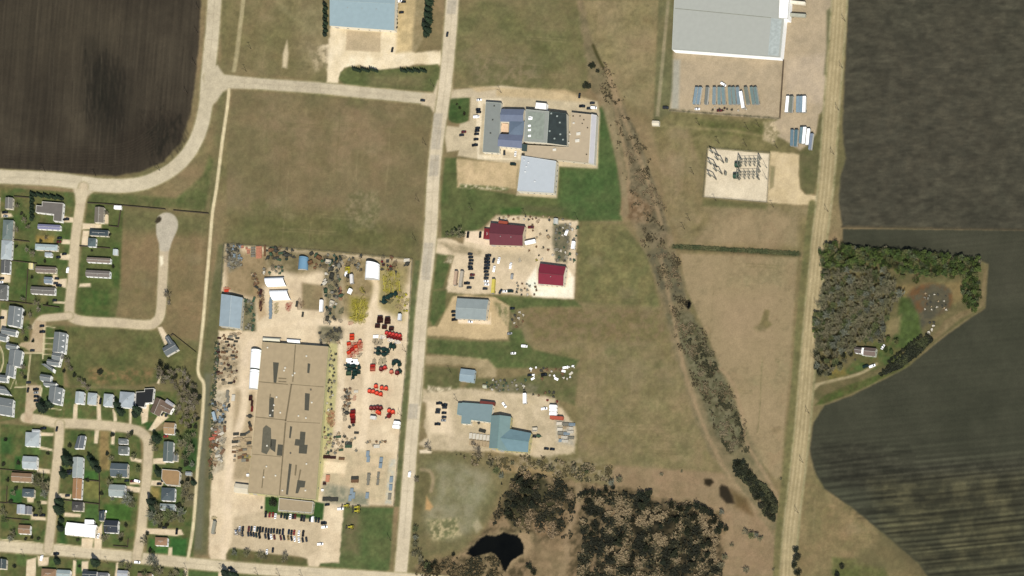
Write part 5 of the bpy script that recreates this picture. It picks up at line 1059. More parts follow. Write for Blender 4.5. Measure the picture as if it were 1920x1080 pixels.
it += [('baler', 654, 687, 'dark green', 0, 1.0), ('baler', 664, 688, 'dark green', 0, 1.0), ('baler', 673, 690, 'dark green', 90, .9), ('baler', 656, 694, 'dark green', 0, 1.0), ('baler', 666, 696, 'dark green', 0, .9), ('steel box', 654, 702, 'green', 0, 1.0), ('steel box', 665, 703, 'dark green', 0, 1.0), ('steel box', 672, 700, 'dark green', 0, .8), ('baler', 662, 709, 'dark green', 60, .7)]
it += [('pallet of sheets', 654, 676, 'white', 0, 1.2), ('pallet of sheets', 664, 678, 'white', 0, 1.3), ('pallet of sheets', 657, 681, 'white', 5, 1.3), ('pallet of sheets', 668, 682, 'white', 0, 1.0), ('pallet of sheets', 704, 632, 'white', 0, 1.1), ('cultivator frame', 716, 633, 'white', -10, .9), ('cultivator frame', 731, 638, 'white', -10, .9), ('cultivator frame', 744, 642, 'white', -15, .9), ('pallet of sheets', 667, 735, 'pale', 0, .9)]
it += [('steel box', 660, 631, 'orange-red', 0, .9), ('steel box', 660, 636, 'orange-red', 0, .9), ('cultivator frame', 656, 607, 'faded red', 0, .8)]
it += [(['steel box', 'cultivator frame', 'cultivator frame'][k % 3], 654 + (k % 4) * 6.4, 646 + (k // 4) * 5.5, ['orange-red', 'faded red', 'orange-red', 'red'][(k * 7) % 4], random.uniform(-30, 30), .8) for k in range(18) if not (k % 4 == 3 and k > 12)]
it += [('hopper cart', 676, 643, 'faded red', 60, .9), ('cultivator frame', 676, 650, 'orange-red', 60, .8), ('cultivator frame', 673, 667, 'dark grey', 30, .8)]
it += [('steel box', 662, 774, 'dark red', 5, 1.0), ('steel box', 661, 780, 'red', 5, 1.0), ('steel box', 662, 786, 'dark red', 5, 1.0), ('steel box', 662, 792, 'dark red', 5, .9), ('cultivator frame', 645, 776, 'dark grey', 90, .9), ('cultivator frame', 646, 786, 'dark grey', 90, .9), ('baler', 651, 776, 'dark grey', 0, .8), ('crate of parts', 662, 798, 'dark grey', 20), ('crate of parts', 655, 802, 'dark grey', 60)]
it += [('cultivator frame', 664, 748, 'faded red', 80, .8)]
it += [('cultivator frame', 616 + random.uniform(-2, 8), 774 + k * 3.0, ['faded red', 'pinkish', 'faded red', 'rust brown'][k % 4], random.uniform(0, 180), .8) for k in range(9)]
gears(W1, 'machines set out in the works sales rows', it)
def scatter(where, x0, y0, x1, y1, n_, kinds, cols, sl=0.0, sc=(.7, 1.1), seed=1, ang_=None):
    rr = random.Random(seed); pts = []; out = []; tr = 0
    md = math.sqrt((x1 - x0) * (y1 - y0) / n_) * .62
    while len(pts) < n_ and tr < 4000:
        tr += 1; x, y = rr.uniform(x0, x1), rr.uniform(y0, y1)
        if all(math.hypot(x - a, y - b) > md for a, b in pts): pts.append((x, y))
    for x, y in pts:
        out.append((rr.choice(kinds), x + sl * (y - y0), y, rr.choice(cols), (rr.uniform(0, 180) if ang_ is None else ang_ + rr.uniform(-8, 8)), rr.uniform(*sc)))
    gears(where, 'gear stored ' + where, out)
J = ['scrap heap0', 'scrap heap1', 'scrap heap2']
scatter('in the yards north-west corner', 424, 461, 452, 504, 30, J + ['crate of parts', 'cultivator frame'], ['grey', 'dark grey', 'blue-grey', 'grey'], seed=1)
scatter('beside the corner scrap', 453, 463, 466, 475, 4, ['pallet of sheets', 'crate of parts'], ['pinkish'], seed=2, ang_=0)
gears('by the north fence', 'pinkish crates by the north fence', [('stack of steel bars', 485, 465 + k * 4.5, 'pinkish', 0, 1.0) for k in range(5)] + [('stack of steel bars', 474, 466 + k * 5, 'grey', 0, .8) for k in range(4)] + [('stack of steel bars', 496, 465 + k * 6, 'rust brown', 90, .8) for k in range(3)])
scatter('well left of the striped shed', 502, 465, 526, 488, 12, ['cultivator frame', 'stack of steel bars', 'baler'], ['dark grey', 'green', 'dark grey', 'rust brown'], seed=3)
scatter('left of the striped shed', 532, 466, 552, 488, 7, ['baler', 'cultivator frame'] + J, ['dark grey', 'dark green', 'dark grey'], seed=4)
scatter('north of the paired white shelters', 494, 500, 531, 514, 10, J + ['crate of parts', 'cultivator frame'], ['dark grey', 'grey', 'green', 'pale'], seed=5)
scatter('right of the striped shed', 582, 470, 604, 506, 8, J + ['baler', 'steel box'], ['dark grey', 'rust brown', 'green', 'pale'], seed=6)
scatter('in the rusty line by the shelters', 471, 512, 478, 558, 15, ['cultivator frame', 'crate of parts', 'stack of steel bars'] + J[:1], ['rust brown', 'dark grey', 'tan', 'rust brown'], sl=.28, seed=7, sc=(.6, .9))
scatter('at the rusty lines low end', 486, 545, 491, 582, 9, ['stack of steel bars', 'cultivator frame'], ['dark brown', 'rust brown'], sl=.05, seed=8, ang_=80)
scatter('in the grey storage lane', 608, 478, 640, 606, 56, J + ['crate of parts', 'cultivator frame', 'baler', 'steel box'], ['dark grey', 'grey', 'dark green', 'pale', 'green', 'dark grey'], seed=9)
scatter('left of the tall shelter', 642, 480, 676, 508, 13, J + ['cultivator frame'], ['rust brown', 'dark grey', 'tan', 'grey'], seed=10)
scatter('east of the tall shelter', 713, 483, 742, 512, 13, J + ['crate of parts', 'cultivator frame'], ['dark brown', 'dark grey', 'rust brown', 'maroon' if False else 'dark red'], seed=11)
gears('in the works yard', 'machines in the works yard', [('steel box', 652, 505, 'yellow', 0, .9), ('steel box', 652, 510, 'yellow', 0, .9), ('baler', 653, 519, 'dark grey', 0, .9), ('cultivator frame', 653, 526, 'dark grey', 0, .9), ('cultivator frame', 652, 540, 'olive yellow', 0, .8), ('cultivator frame', 678, 544, 'yellow', -50, 1.0), ('grain auger', 682, 547, 'dark grey', -52, .8),
      ('cultivator frame', 637, 545, 'faded red', 90, .8), ('cultivator frame', 637, 553, 'faded red', 90, .8), ('cultivator frame', 638, 560, 'faded red', 90, .8), ('cultivator frame', 423, 543, 'orange-red', 0, 1.0), ('pallet of sheets', 424, 546, 'orange-red', 0, .9), ('pallet of sheets', 762, 489, 'pale', 0, 1.2), ('baler', 764, 496, 'dark grey', 40, .9),
      ('cultivator frame', 541, 572, 'red', 20, .9), ('cultivator frame', 541, 580, 'red', 60, .9), ('cultivator frame', 538, 576, 'faded red', 100, .9), ('baler', 720, 562, 'dark green', 90, 1.0), ('baler', 728, 559, 'dark green', 20, 1.0), ('baler', 734, 555, 'dark green', 40, 1.0), ('baler', 742, 552, 'dark green', 90, 1.0), ('baler', 721, 568, 'dark green', 0, 1.0), ('cultivator frame', 731, 566, 'dark green', 20, .9)])
scatter('in the north-east yellow block', 719, 512, 750, 550, 34, ['cultivator frame', 'grain auger', 'cultivator frame'], ['yellow', 'olive yellow', 'yellow'], seed=12, ang_=85, sc=(.6, .85))
scatter('in the yellow block by the loop drive', 662, 560, 688, 606, 30, ['cultivator frame', 'grain auger', 'cultivator frame'], ['yellow', 'yellow', 'olive yellow'], seed=13, sc=(.6, .85))
scatter('by the north-east yard fence', 742, 550, 765, 586, 15, ['cultivator frame', 'crate of parts'], ['olive yellow', 'yellow', 'tan'], seed=14, sc=(.6, .9))
scatter('east of the blue-grey western shed', 458, 562, 476, 620, 17, J + ['cultivator frame', 'stack of steel bars'], ['dark grey', 'green', 'grey'], seed=15)
gears('south of the paired white shelters', 'racks south of the paired shelters', [('stack of steel bars', 507, 565 + k * 7, 'blue-grey', 85, 1.1) for k in range(5)] + [('cultivator frame', 517, 572 + k * 7, 'olive yellow', 30, .7) for k in range(3)])
scatter('west of the bare square', 556, 562, 570, 592, 5, ['stack of steel bars', 'cultivator frame'], ['rust brown', 'dark grey'], seed=16, ang_=85)
scatter('on the mound by the factory', 598, 614, 640, 645, 17, J + ['crate of parts', 'cultivator frame'], ['dark grey', 'grey', 'dark grey', 'tan'], seed=17)
scatter('by the upper east factory wall', 617, 655, 630, 720, 15, J + ['crate of parts'], ['dark grey', 'dark grey', 'grey'], sl=-.04, seed=18, sc=(.55, .8))
scatter('by the lower east factory wall', 612, 722, 626, 770, 10, J + ['crate of parts'], ['dark grey', 'pale', 'grey'], sl=-.04, seed=19, sc=(.55, .8))
scatter('at the foot of the east wall strip', 606, 800, 620, 835, 8, J, ['dark grey', 'rust brown', 'grey'], seed=20, sc=(.55, .8))
scatter('in the upper western racks', 410, 626, 447, 720, 62, ['stack of steel bars', 'cultivator frame', 'crate of parts', 'stack of steel bars'] + J[:2], ['rust brown', 'dark grey', 'tan', 'grey', 'rust brown', 'dark grey', 'dark brown'], sl=-.06, seed=21, ang_=-3, sc=(.6, .9))
scatter('on the yards west fence', 404, 640, 411, 760, 16, J + ['crate of parts'], ['dark grey', 'green', 'grey'], sl=-.1, seed=22, sc=(.6, .9))
scatter('in the lower western racks', 398, 755, 424, 795, 22, ['stack of steel bars', 'crate of parts'] + J, ['grey', 'tan', 'dark grey', 'blue-grey'], seed=23)
scatter('in the reddish western racks', 395, 802, 421, 830, 20, ['stack of steel bars', 'crate of parts', 'cultivator frame'], ['faded red', 'rust brown', 'grey', 'pale'], seed=24)
scatter('south of the reddish racks', 392, 832, 418, 876, 22, ['stack of steel bars', 'crate of parts'] + J, ['rust brown', 'tan', 'grey', 'pale'], seed=25)
scatter('by the lower west factory wall', 438, 822, 468, 866, 24, ['stack of steel bars', 'crate of parts', 'pallet of sheets'], ['tan', 'grey', 'rust brown', 'dark grey'], seed=26, ang_=0)
gears('at the west factory wall', 'gear at the west factory wall', [('cultivator frame', 462, 858, 'yellow', 0, 1.0), ('steel box', 470, 748, 'dark brown', 90, .9), ('stack of steel bars', 472, 757, 'dark brown', 88, .9), ('stack of steel bars', 472, 768, 'dark red', 88, .9), ('baler', 469, 782, 'dark grey', 0, .8), ('stack of steel bars', 468, 797, 'dark grey', -65, 1.0), ('stack of steel bars', 469, 804, 'rust brown', -65, 1.0), ('stack of steel bars', 442, 815, 'dark grey', 0, 1.0), ('stack of steel bars', 455, 816, 'dark grey', 0, 1.0), ('stack of steel bars', 464, 812, 'dark grey', 30, .8), ('pallet of sheets', 437, 747, 'pale', 88, 1.3), ('stack of steel bars', 426, 740, 'grey', 86, 1.2), ('stack of steel bars', 427, 750, 'grey', 86, 1.1), ('baler', 429, 762, 'dark grey', 70, .7), ('cultivator frame', 400, 972, 'olive yellow', 0, .8), ('crate of parts', 490, 953, 'dark grey', 80, .8), ('crate of parts', 464, 892, 'white', 0, 1.0)])
scatter('in the grey rows by the red machines', 642, 730, 656, 772, 20, J + ['crate of parts', 'cultivator frame'], ['grey', 'rust brown', 'tan', 'grey', 'dark grey'], seed=27, sc=(.6, .9))
scatter('across the southern works lot', 608, 812, 670, 850, 26, J + ['stack of steel bars', 'crate of parts'], ['grey', 'dark grey', 'tan', 'green'], seed=28, ang_=-4, sc=(.6, .95))
gears('in the southern works lot', 'stacks in the southern works lot', [('stack of steel bars', 653, 833, 'dark grey', -4, 1.2), ('stack of steel bars', 653, 838, 'green', -4, 1.2), ('stack of steel bars', 612, 858, 'dark brown', -4, 1.2), ('stack of steel bars', 624, 859, 'dark brown', -4, 1.0), ('stack of steel bars', 640, 861, 'rust brown', -6, 1.0), ('pallet of sheets', 689, 852, 'blue-grey', 88, 1.2), ('pallet of sheets', 690, 862, 'blue-grey', 88, 1.2), ('pallet of sheets', 714, 864, 'blue-grey', 86, 1.2), ('pallet of sheets', 713, 873, 'blue-grey', 86, 1.2), ('stack of steel bars', 691, 896, 'grey', 88, 1.3), ('stack of steel bars', 690, 905, 'grey', 88, 1.0), ('stack of steel bars', 665, 898, 'dark grey', -2, 1.3), ('stack of steel bars', 665, 903, 'rust brown', -2, 1.3), ('stack of steel bars', 709, 892, 'grey', 86, 1.0), ('stack of steel bars', 708, 905, 'grey', 86, 1.0),
      ('pallet of sheets', 659, 922, 'blue-grey', 88, 1.2), ('pallet of sheets', 662, 930, 'blue-grey', 88, 1.3), ('pallet of sheets', 656, 935, 'blue-grey', 88, 1.2), ('pallet of sheets', 688, 930, 'blue-grey', 88, 1.2), ('pallet of sheets', 733, 900, 'blue-grey', 88, 1.2), ('pallet of sheets', 732, 915, 'blue-grey', 88, 1.2), ('pallet of sheets', 730, 932, 'grey', 88, 1.2), ('pallet of sheets', 614, 898, 'pinkish', 88, 1.4), ('crate of parts', 608, 908, 'dark brown', 0, 1.2), ('crate of parts', 604, 920, 'white', 0, .9), ('stack of steel bars', 626, 938, 'dark grey', -2, 1.4), ('stack of steel bars', 612, 937, 'dark grey', -2, 1.4), ('pallet of sheets', 706, 838, 'pale', 0, 1.2)])
scatter('in the upper southern lot', 684, 826, 722, 836, 7, J, ['rust brown', 'grey', 'tan'], seed=29, sc=(.6, .8))
for x, y, a, lb in [(651, 950, 175, 'yellow tractor parked at the top of the south-east lawn, leftmost'), (671, 953, 175, 'yellow tractor parked behind another at the lawn top edge'), (671, 960, 175, 'yellow tractor in front of its twin near the lawn top edge'), (659, 990, 175, 'yellow tractor parked alone lower on the south-east lawn')]:
    gear('tractor', x, y, math.radians(a), 'yellow', lb, 'yellow tractors on the lawn', 1.25)
scatter('behind the maroon-roofed workshop', 932, 404, 1030, 414, 15, J + ['crate of parts'], ['rust brown', 'pale', 'dark grey', 'tan'], seed=30, sc=(.5, .8))
scatter('in the workshop yard scrap strip', 1040, 412, 1082, 490, 36, J + ['crate of parts', 'cultivator frame'], ['dark grey', 'pale', 'grey', 'green', 'pale'], seed=31, sc=(.5, .9))
scatter('east of the maroon-roofed workshop', 995, 416, 1030, 450, 7, ['crate of parts', 'steel box', 'cultivator frame'], ['dark grey', 'tan', 'rust brown'], seed=32, sc=(.6, .8))
scatter('between the two maroon roofs', 970, 462, 1040, 490, 9, J + ['cultivator frame'], ['rust brown', 'dark grey', 'pale', 'olive yellow'], seed=33, sc=(.5, .8))
scatter('on the workshop yard south fence', 965, 530, 1008, 556, 16, J + ['crate of parts'], ['dark grey', 'pale', 'rust brown', 'grey'], seed=34, sc=(.5, .75))
scatter('in junk east of the small blue shed', 990, 688, 1078, 712, 24, J + ['crate of parts', 'pallet of sheets'], ['white', 'dark grey', 'pale', 'rust brown', 'white'], seed=35, sc=(.55, .9))
scatter('in junk north of the teal-roofed shop', 912, 712, 985, 734, 26, J + ['crate of parts'], ['grey', 'dark grey', 'pale', 'green', 'grey'], seed=36, sc=(.55, .85))
scatter('in the loose junk east of the drive', 995, 735, 1045, 755, 8, J, ['rust brown', 'dark red', 'dark grey'], seed=37, sc=(.5, .8))
scatter('in brush by the grey-blue shed', 956, 585, 980, 615, 8, J, ['dark grey', 'rust brown', 'pale'], seed=38, sc=(.5, .8))
gears('beside the teal-roofed shop', 'stacks beside the teal-roofed shop', [('pallet of sheets', 882 + k * 6.5, 818 + k * .8, 'pale', 88, 1.1) for k in range(6)] + [('pallet of sheets', 882 + k * 6.5, 830 + k * .8, 'tan', 88, 1.1) for k in range(6)] + [('stack of steel bars' if k % 3 else 'pallet of sheets', 1048 + (k % 3) * 10 + (k * 7) % 5, 795 + (k // 3) * 8 + (k * 5) % 4, ['pale', 'grey', 'blue-grey', 'pale', 'tan'][k % 5], -5, 1.1) for k in range(14)] + [('stack of steel bars', 904, 809, 'dark grey', -18, 1.2), ('crate of parts', 897, 794, 'dark grey', 40, .9), ('baler', 1010, 819, 'green', -10, .8), ('steel box', 1003, 809 - 2, 'pale', 0, 1.0)])
scatter('on the warehouse lot south kerb', 1335, 203, 1400, 209, 9, J + ['crate of parts'], ['dark grey', 'dark brown', 'pale'], seed=39, sc=(.5, .7))
scatter('in the burnt patch behind the wood', 1732, 550, 1774, 584, 20, J, ['pale', 'dark grey', 'tan', 'dark grey', 'grey'], seed=40, sc=(.4, .7))
scatter('at the field corner behind the wood', 1738, 600, 1752, 628, 5, J, ['pale', 'dark grey', 'white'], seed=41, sc=(.7, 1.1))
scatter('in the gardens near the farmhouse', 1575, 655, 1612, 685, 6, J, ['white', 'olive yellow', 'dark grey'], seed=42, sc=(.4, .6))
# ================================================================ poles, fences, substation
def pole_mesh():
    b = MB(); b.tube((0, 0, -.5), (0, 0, 9), .19, .12, n=6)
    a = MB(); a.box(-1.3, 1.3, -.08, .08, 8.2, 8.4); I4 = []
    for s in (-1.15, -.4, .4, 1.15): i_ = MB(); i_.tube((s, 0, 8.4), (s, 0, 8.7), .08, n=5); I4.append(('insulator', i_.mesh('insulator', mat((90, 90, 90))), None))
    return [('pole', b.mesh('pole', mat((84, 70, 52))), None), ('crossarm', a.mesh('crossarm', mat((84, 70, 52))), None)] + I4
PM_ = pole_mesh()
def poles(where, pts, rz=0.0):
    for i, (x, y) in enumerate(pts):
        p = P(x, y, 0); p.z = 0
        r = thing('utility_pole', ('tall wooden utility pole %s, %s from the %s' % (where, ordn(i), 'left' if abs(pts[-1][0] - pts[0][0]) > abs(pts[-1][1] - pts[0][1]) else 'top')) if len(pts) > 1 else 'tall wooden utility pole ' + where, 'utility pole', p, rz, 'wooden utility poles')
        dup(PM_, r)
def srt(l_, k): return sorted(l_, key=lambda t: t[k])
poles('in the grass south of the warehouse lot', [(1312, 235), (1403, 243)])
poles('just north of the substation', [(1349, 269), (1400, 274), (1458, 278)])
poles('along the east gravel road', [(1585, 40), (1580, 128), (1573, 207), (1564, 290), (1553, 397), (1542, 483), (1533, 572), (1527, 672), (1517, 775), (1506, 868), (1497, 962)], 1.6)
poles('at the south-west corner of the substation', [(1343, 377)]); poles('at the south-east corner of the substation', [(1451, 389)])
poles('crossing the dry meadow west of the substation', [(1284, 430), (1294, 414), (1301, 327)])
poles('in the lawn north of the maroon workshop', [(886, 394), (986, 404), (1084, 412)])
poles('beside the dirt strip north of the office complex', [(940, 174)])
poles('along the west side of the main road', [(814, 163), (799, 272), (786, 378), (780, 451), (761, 660), (753, 780), (733, 1014)], 1.5)
poles('beside the small light blue shed', [(846, 699)]); poles('in front of the teal-roofed shop', [(858, 752)])
poles('along the bottom street', [(46, 1043), (144, 1053), (203, 1057), (351, 1069), (418, 1070), (484, 1078), (525, 1080), (568, 1082)])
poles('beside the upper trail', [(462, 134)]); poles('in the north-west meadow', [(471, 92)])
poles('along the north-west field road', [(374, 18), (371, 62), (367, 122), (352, 176)], 1.6)
poles('along the south edge of the north-west field', [(85, 322), (180, 330), (300, 320)])
poles('at the south end of the warehouse fence', [(1424, 238)])
def fence(label, pts, h=1.8, c=(92, 80, 62), solid=True, group=None, w_=.12):
    P0 = [P(x, y, 0) for x, y in pts]; o = P0[0].copy(); o.z = 0; root = thing('fence', label, 'fence', o, group=group); b = MB(); f = MB()
    for a, e in zip(P0, P0[1:]):
        a = a - o; e = e - o; d = (e - a); n_ = max(1, int(d.length / (2.4 if solid else 6))); u = d.normalized(); nn = Vector((-u.y, u.x, 0)) * w_ / 2
        if solid:
            for k in range(n_):
                s = a + d * (k / n_); t = a + d * ((k + 1) / n_) - u * .05
                b.prism([(s - nn)[:2], (t - nn)[:2], (t + nn)[:2], (s + nn)[:2]], -.3, h + random.uniform(-.03, .03))
        else:
            for z in (h * .3, h * .6, h): b.tube(a + Vector((0, 0, z)), e + Vector((0, 0, z)), .04, n=4)
        for k in range(n_ + 1): s = a + d * (k / n_); f.tube((s.x, s.y, -.3), (s.x, s.y, h + .15), .09 if solid else .07, n=4)
    obj('panels' if solid else 'rails', b, mat(c, rough=.9, var=.2, scale=1.0), root); obj('posts', f, mat(c if solid else (140, 136, 124), rough=.9), root)
GF = 'wooden garden fences'
for lb, q in [('long dark wooden fence running east behind the north gardens', [(165,381),(200,383),(311,393)]), ('dark wooden fence ending at the footpath north of the cul-de-sac', [(326,395),(392,401)]), ('wooden fence behind the far left back garden', [(27,369),(56,371)]), ('low wooden fence around the lawn east of the northern street', [(228,388),(222,426),(205,424)]),
              ('dark wooden fence dividing the two large left back gardens', [(53,505),(49,568)]), ('wooden fence along the top of the left back gardens', [(20,489),(55,493),(70,495)]), ('wooden fence closing the bottom of the left back gardens', [(0,564),(30,567),(62,571)]), ('short wooden fence on the lawn above the street corner', [(81,573),(112,577)]), ('short wooden fence behind the tan garden', [(24,450),(56,454)]), ('wooden fence below the dark teal roofed house', [(150,462),(207,466)]),
              ('diagonal wooden fence beside the slate-roofed diagonal house', [(321,630),(325,627),(368,661)]), ('wooden fence between the brown and slate roofs at left', [(14,912),(13,943),(58,949)]), ('wooden fence above the lower brown roof at left', [(12,972),(55,976)]), ('wooden fence along the back of the middle lots', [(187,885),(187,945),(186,960)]), ('wooden fence behind the orange-brown roof', [(157,900),(186,903)]), ('wooden fence crossing the middle lots', [(120,938),(187,946)]),
              ('wooden fence along the left lane gardens', [(0,880),(66,887)]), ('wooden fence around the garden by the dark blue roof', [(213,1024),(240,1026),(241,1010)]), ('dark wooden fence behind the tan roof at the lane', [(331,886),(343,888)]), ('wooden fence west of the eastern lane', [(0,943),(13,944)])]:
    fence(lb, q, group=GF)
fence('chain link fence around the north and east sides of the works yard', [(421,457),(600,470),(774,486),(765,640),(753,780),(739,948)], 2.2, (110, 106, 92), solid=False)
fence('chain link fence along the west side of the works yard', [(420,460),(414,548)], 2.2, (110, 106, 92), solid=False)
fence('chain link fence around the gravel substation pad', [(1327,277),(1444,287),(1439,380),(1319,370),(1327,277)], 2.4, (120, 116, 100), solid=False)
fence('brown slatted fence running down from the white warehouse', [(1470,113),(1463,222)], 2.2, (110, 92, 72))
fence('low post fence along the south side of the warehouse lot', [(1256,208),(1461,223)], 1.6, (120, 112, 90), solid=False)
# substation
def lattice(b, x0, y0, x1, y1, h, s=.35):
    for (x, y) in ((x0, y0), (x1, y1)):
        for dx in (-s, s):
            for dy in (-s, s): b.tube((x + dx, y + dy, 0), (x + dx * .5, y + dy * .5, h), .12, n=4)
        for k in range(int(h / 1.2)): z = k * 1.2; b.tube((x - s, y - s, z), (x + s, y + s, z + 1.2), .07, n=3); b.tube((x + s, y - s, z), (x - s, y + s, z + 1.2), .07, n=3)
    b.tube((x0, y0, h), (x1, y1, h), .18, n=4); b.tube((x0, y0, h - .8), (x1, y1, h - .8), .12, n=4)
def sub(name, label, cat, x, y, fn, rz=-.06):
    p = P(x, y, 0); p.z = 0; r = thing(name, label, cat, p, rz, 'switchgear in the gravel substation'); fn(r)
GAL = mat((140, 142, 128), rough=.6)
def bus(r):
    for row in (-2.6, 0, 2.6):
        for k in range(5):
            b = MB(); x = -8 + k * 4; [b.tube((x + dx, row + dy, 0), (x, row, 4.6), .11, n=4) for dx in (-.4, .4) for dy in (-.4, .4)]; b.tube((x, row, 4.6), (x, row, 5.4), .14, n=5); obj('support', b, GAL, r)
    b = MB(); [b.tube((-9, row, 5.4), (9, row, 5.4), .13, n=5) for row in (-2.6, 0, 2.6)]; [b.tube((-8 + k * 4, -2.8, 5.5), (-8 + k * 4, 2.8, 5.5), .12, n=5) for k in range(5)]; obj('busbars', b, GAL, r)
    [(lambda b: (lattice(b, s, -3.5, s, 3.5, 8), obj('end_frame', b, GAL, r)))(MB()) for s in (-9, 9)]
def entry(r):
    for s in (-3, 3): b = MB(); lattice(b, s, 0, s, 0, 9); obj('tower_leg', b, GAL, r)
    b = MB(); b.box(-3.4, 3.4, -.3, .3, 8.6, 9.1); obj('crossbeam', b, GAL, r)
    [(lambda b: (b.tube((s, .3, 8.6), (s, 1.2, 7.2), .12, n=5), obj('insulator', b, mat((96, 84, 70)), r)))(MB()) for s in (-2, 0, 2)]
def brk(r):
    b = MB(); b.box(-.8, .8, -1.4, 1.4, .8, 2.2); b.box(-.9, .9, -1.5, 1.5, 0, .25); obj('tank', b, GAL, r)
    for s in (-.9, 0, .9): b = MB(); b.lathe([(.2, 2.2), (.3, 2.5), (.18, 2.8), (.3, 3.1), (.16, 3.9)], 8, (0, s)); obj('bushing', b, mat((104, 92, 78)), r)
def trf(r):
    b = MB(); b.box(-2.2, 2.2, -1.5, 1.5, .3, 3.2); obj('tank', b, mat((60, 92, 74)), r)
    b = MB(); [b.box(-2 + k * .5, -1.8 + k * .5, 1.55, 2.3, .6, 2.8) for k in range(9)]; [b.box(-2 + k * .5, -1.8 + k * .5, -2.3, -1.55, .6, 2.8) for k in range(9)]; obj('radiator', b, mat((66, 96, 78)), r)
    b = MB(); b.tube((-1.4, 0, 4.1), (1.4, 0, 4.1), .45, n=10); obj('conservator', b, mat((66, 96, 78)), r)
    for s in (-1.2, 0, 1.2): b = MB(); b.lathe([(.2, 3.2), (.3, 3.5), (.18, 3.8), (.12, 4.8)], 8, (s, .9)); obj('bushing', b, mat((104, 92, 78)), r)
sub('bus_structure', 'northern steel bus structure of rows of posts in the substation', 'bus structure', 1408, 306, bus)
sub('bus_structure', 'southern steel bus structure of rows of posts in the substation', 'bus structure', 1406, 330, bus)
sub('transformer', 'green transformer at the end of the northern bus structure', 'transformer', 1384, 310, trf); sub('transformer', 'green transformer at the end of the southern bus structure', 'transformer', 1381, 331, trf)
for i, (x, y) in enumerate([(1342, 290), (1352, 303), (1339, 311), (1349, 324), (1338, 334)]): sub('line_entry_frame', 'steel line entry frame in the west half of the substation, %s from the top' % ordn(i), 'steel frame', x, y, entry, -.5)
for x, y, lb in [(1363, 302, 'upper breaker with three bushings in the middle of the substation'), (1361, 326, 'lower breaker with three bushings in the middle of the substation')]: sub('circuit_breaker', lb, 'circuit breaker', x, y, brk)
def mast(r): b = MB(); b.tube((0, 0, 0), (0, 0, 12), .22, .08, n=6); obj('shaft', b, GAL, r); c = MB(); c.box(-.4, .4, -.4, .4, 0, .2); obj('footing', c, mat((180, 175, 160)), r)
for x, y, lb in [(1438, 315, 'slender lightning mast on the east side of the northern bus structure'), (1438, 336, 'slender lightning mast on the east side of the southern bus structure')]: sub('lightning_mast', lb, 'lightning mast', x, y, mast)

# ================================================================ trees
BARK = mat((104, 94, 76), rough=.95, var=.2, scale=1.5)
def twig_mat(c, nm): 
    m = mat(c, rough=.95, var=.25, scale=.8); return m
BR1 = twig_mat((150, 138, 118), 'a')
def leafmat(c, var=.3):
    m = mat(c, rough=.8, var=var, scale=.7, spec=.2); return m
def bare_tree(seed, R_=4.0, H=8.5, dens=1.0, c=(150, 138, 118)):
    rr = random.Random(seed); t = MB(); t.tube((0, 0, -.4), (rr.uniform(-.2, .2), rr.uniform(-.2, .2), H * .45), .26, .17, n=6, mi=0)
    b = MB(); top = Vector((0, 0, H * .42))
    nl = 9
    for i in range(nl):
        a = i / nl * 6.283 + rr.uniform(-.3, .3); el = rr.uniform(.35, 1.25); L1 = R_ * rr.uniform(.55, .95)
        st = Vector((0, 0, H * rr.uniform(.22, .45))); d = Vector((math.cos(a) * math.cos(el), math.sin(a) * math.cos(el), math.sin(el)))
        p1 = st + d * L1; b.tube(st, p1, .13, .08, n=3, cap=False)
        for j in range(int(6 * dens)):
            s = st.lerp(p1, rr.uniform(.3, 1)); d2 = (d + Vector((rr.uniform(-.9, .9), rr.uniform(-.9, .9), rr.uniform(-.2, .8)))).normalized(); L2 = R_ * rr.uniform(.3, .55)
            p2 = s + d2 * L2; b.tube(s, p2, .06, .035, n=3, cap=False)
            for k in range(8):
                s3 = s.lerp(p2, rr.uniform(.3, 1)); d3 = (d2 + Vector((rr.uniform(-1, 1), rr.uniform(-1, 1), rr.uniform(-.3, .8)))).normalized(); e = s3 + d3 * rr.uniform(.5, 1.2)
                sd = d3.orthogonal().normalized() * .065; b.poly([s3 - sd, s3 + sd, e + sd * .5, e - sd * .5])
    return [('trunk', t.mesh('trunk', BARK), None), ('crown', b.mesh('crown', twig_mat(c, 'x')), None)]
def leaf_cloud(rr, blobs, n_, s, b=None, mi=2):
    b = b or MB()
    for _ in range(n_):
        c, r = rr.choice(blobs); d = Vector((rr.gauss(0, 1), rr.gauss(0, 1), rr.gauss(0, .8))).normalized() * r * rr.uniform(.55, 1.05); p = Vector(c) + d
        u = Vector((rr.uniform(-1, 1), rr.uniform(-1, 1), rr.uniform(-.7, .7))).normalized(); v = u.orthogonal().normalized(); q = s * rr.uniform(.6, 1.2)
        b.poly([p - u * q - v * q * .6, p + u * q - v * q * .5, p + u * q * .8 + v * q * .6, p - u * q * .9 + v * q * .5], rr.randrange(mi))
    return b
def green_tree(seed, R_=3.2, H=7.0, c=(76, 92, 44), n_=520):
    rr = random.Random(seed); t = MB(); t.tube((0, 0, -.4), (0, 0, H * .6), .24, .14, n=6)
    for i in range(6): a = i * 1.05; t.tube((0, 0, H * .35), (math.cos(a) * R_ * .6, math.sin(a) * R_ * .6, H * .7), .1, .05, n=4)
    bl = [((rr.uniform(-.6, .6) * R_, rr.uniform(-.6, .6) * R_, H * rr.uniform(.4, .85)), R_ * rr.uniform(.3, .5)) for _ in range(11)]
    b = leaf_cloud(rr, bl, n_, .3)
    c2 = tuple(int(v * .72) for v in c)
    return [('trunk', t.mesh('trunk', BARK), None), ('crown', b.mesh('crown', [leafmat(c), leafmat(c2)]), None)]
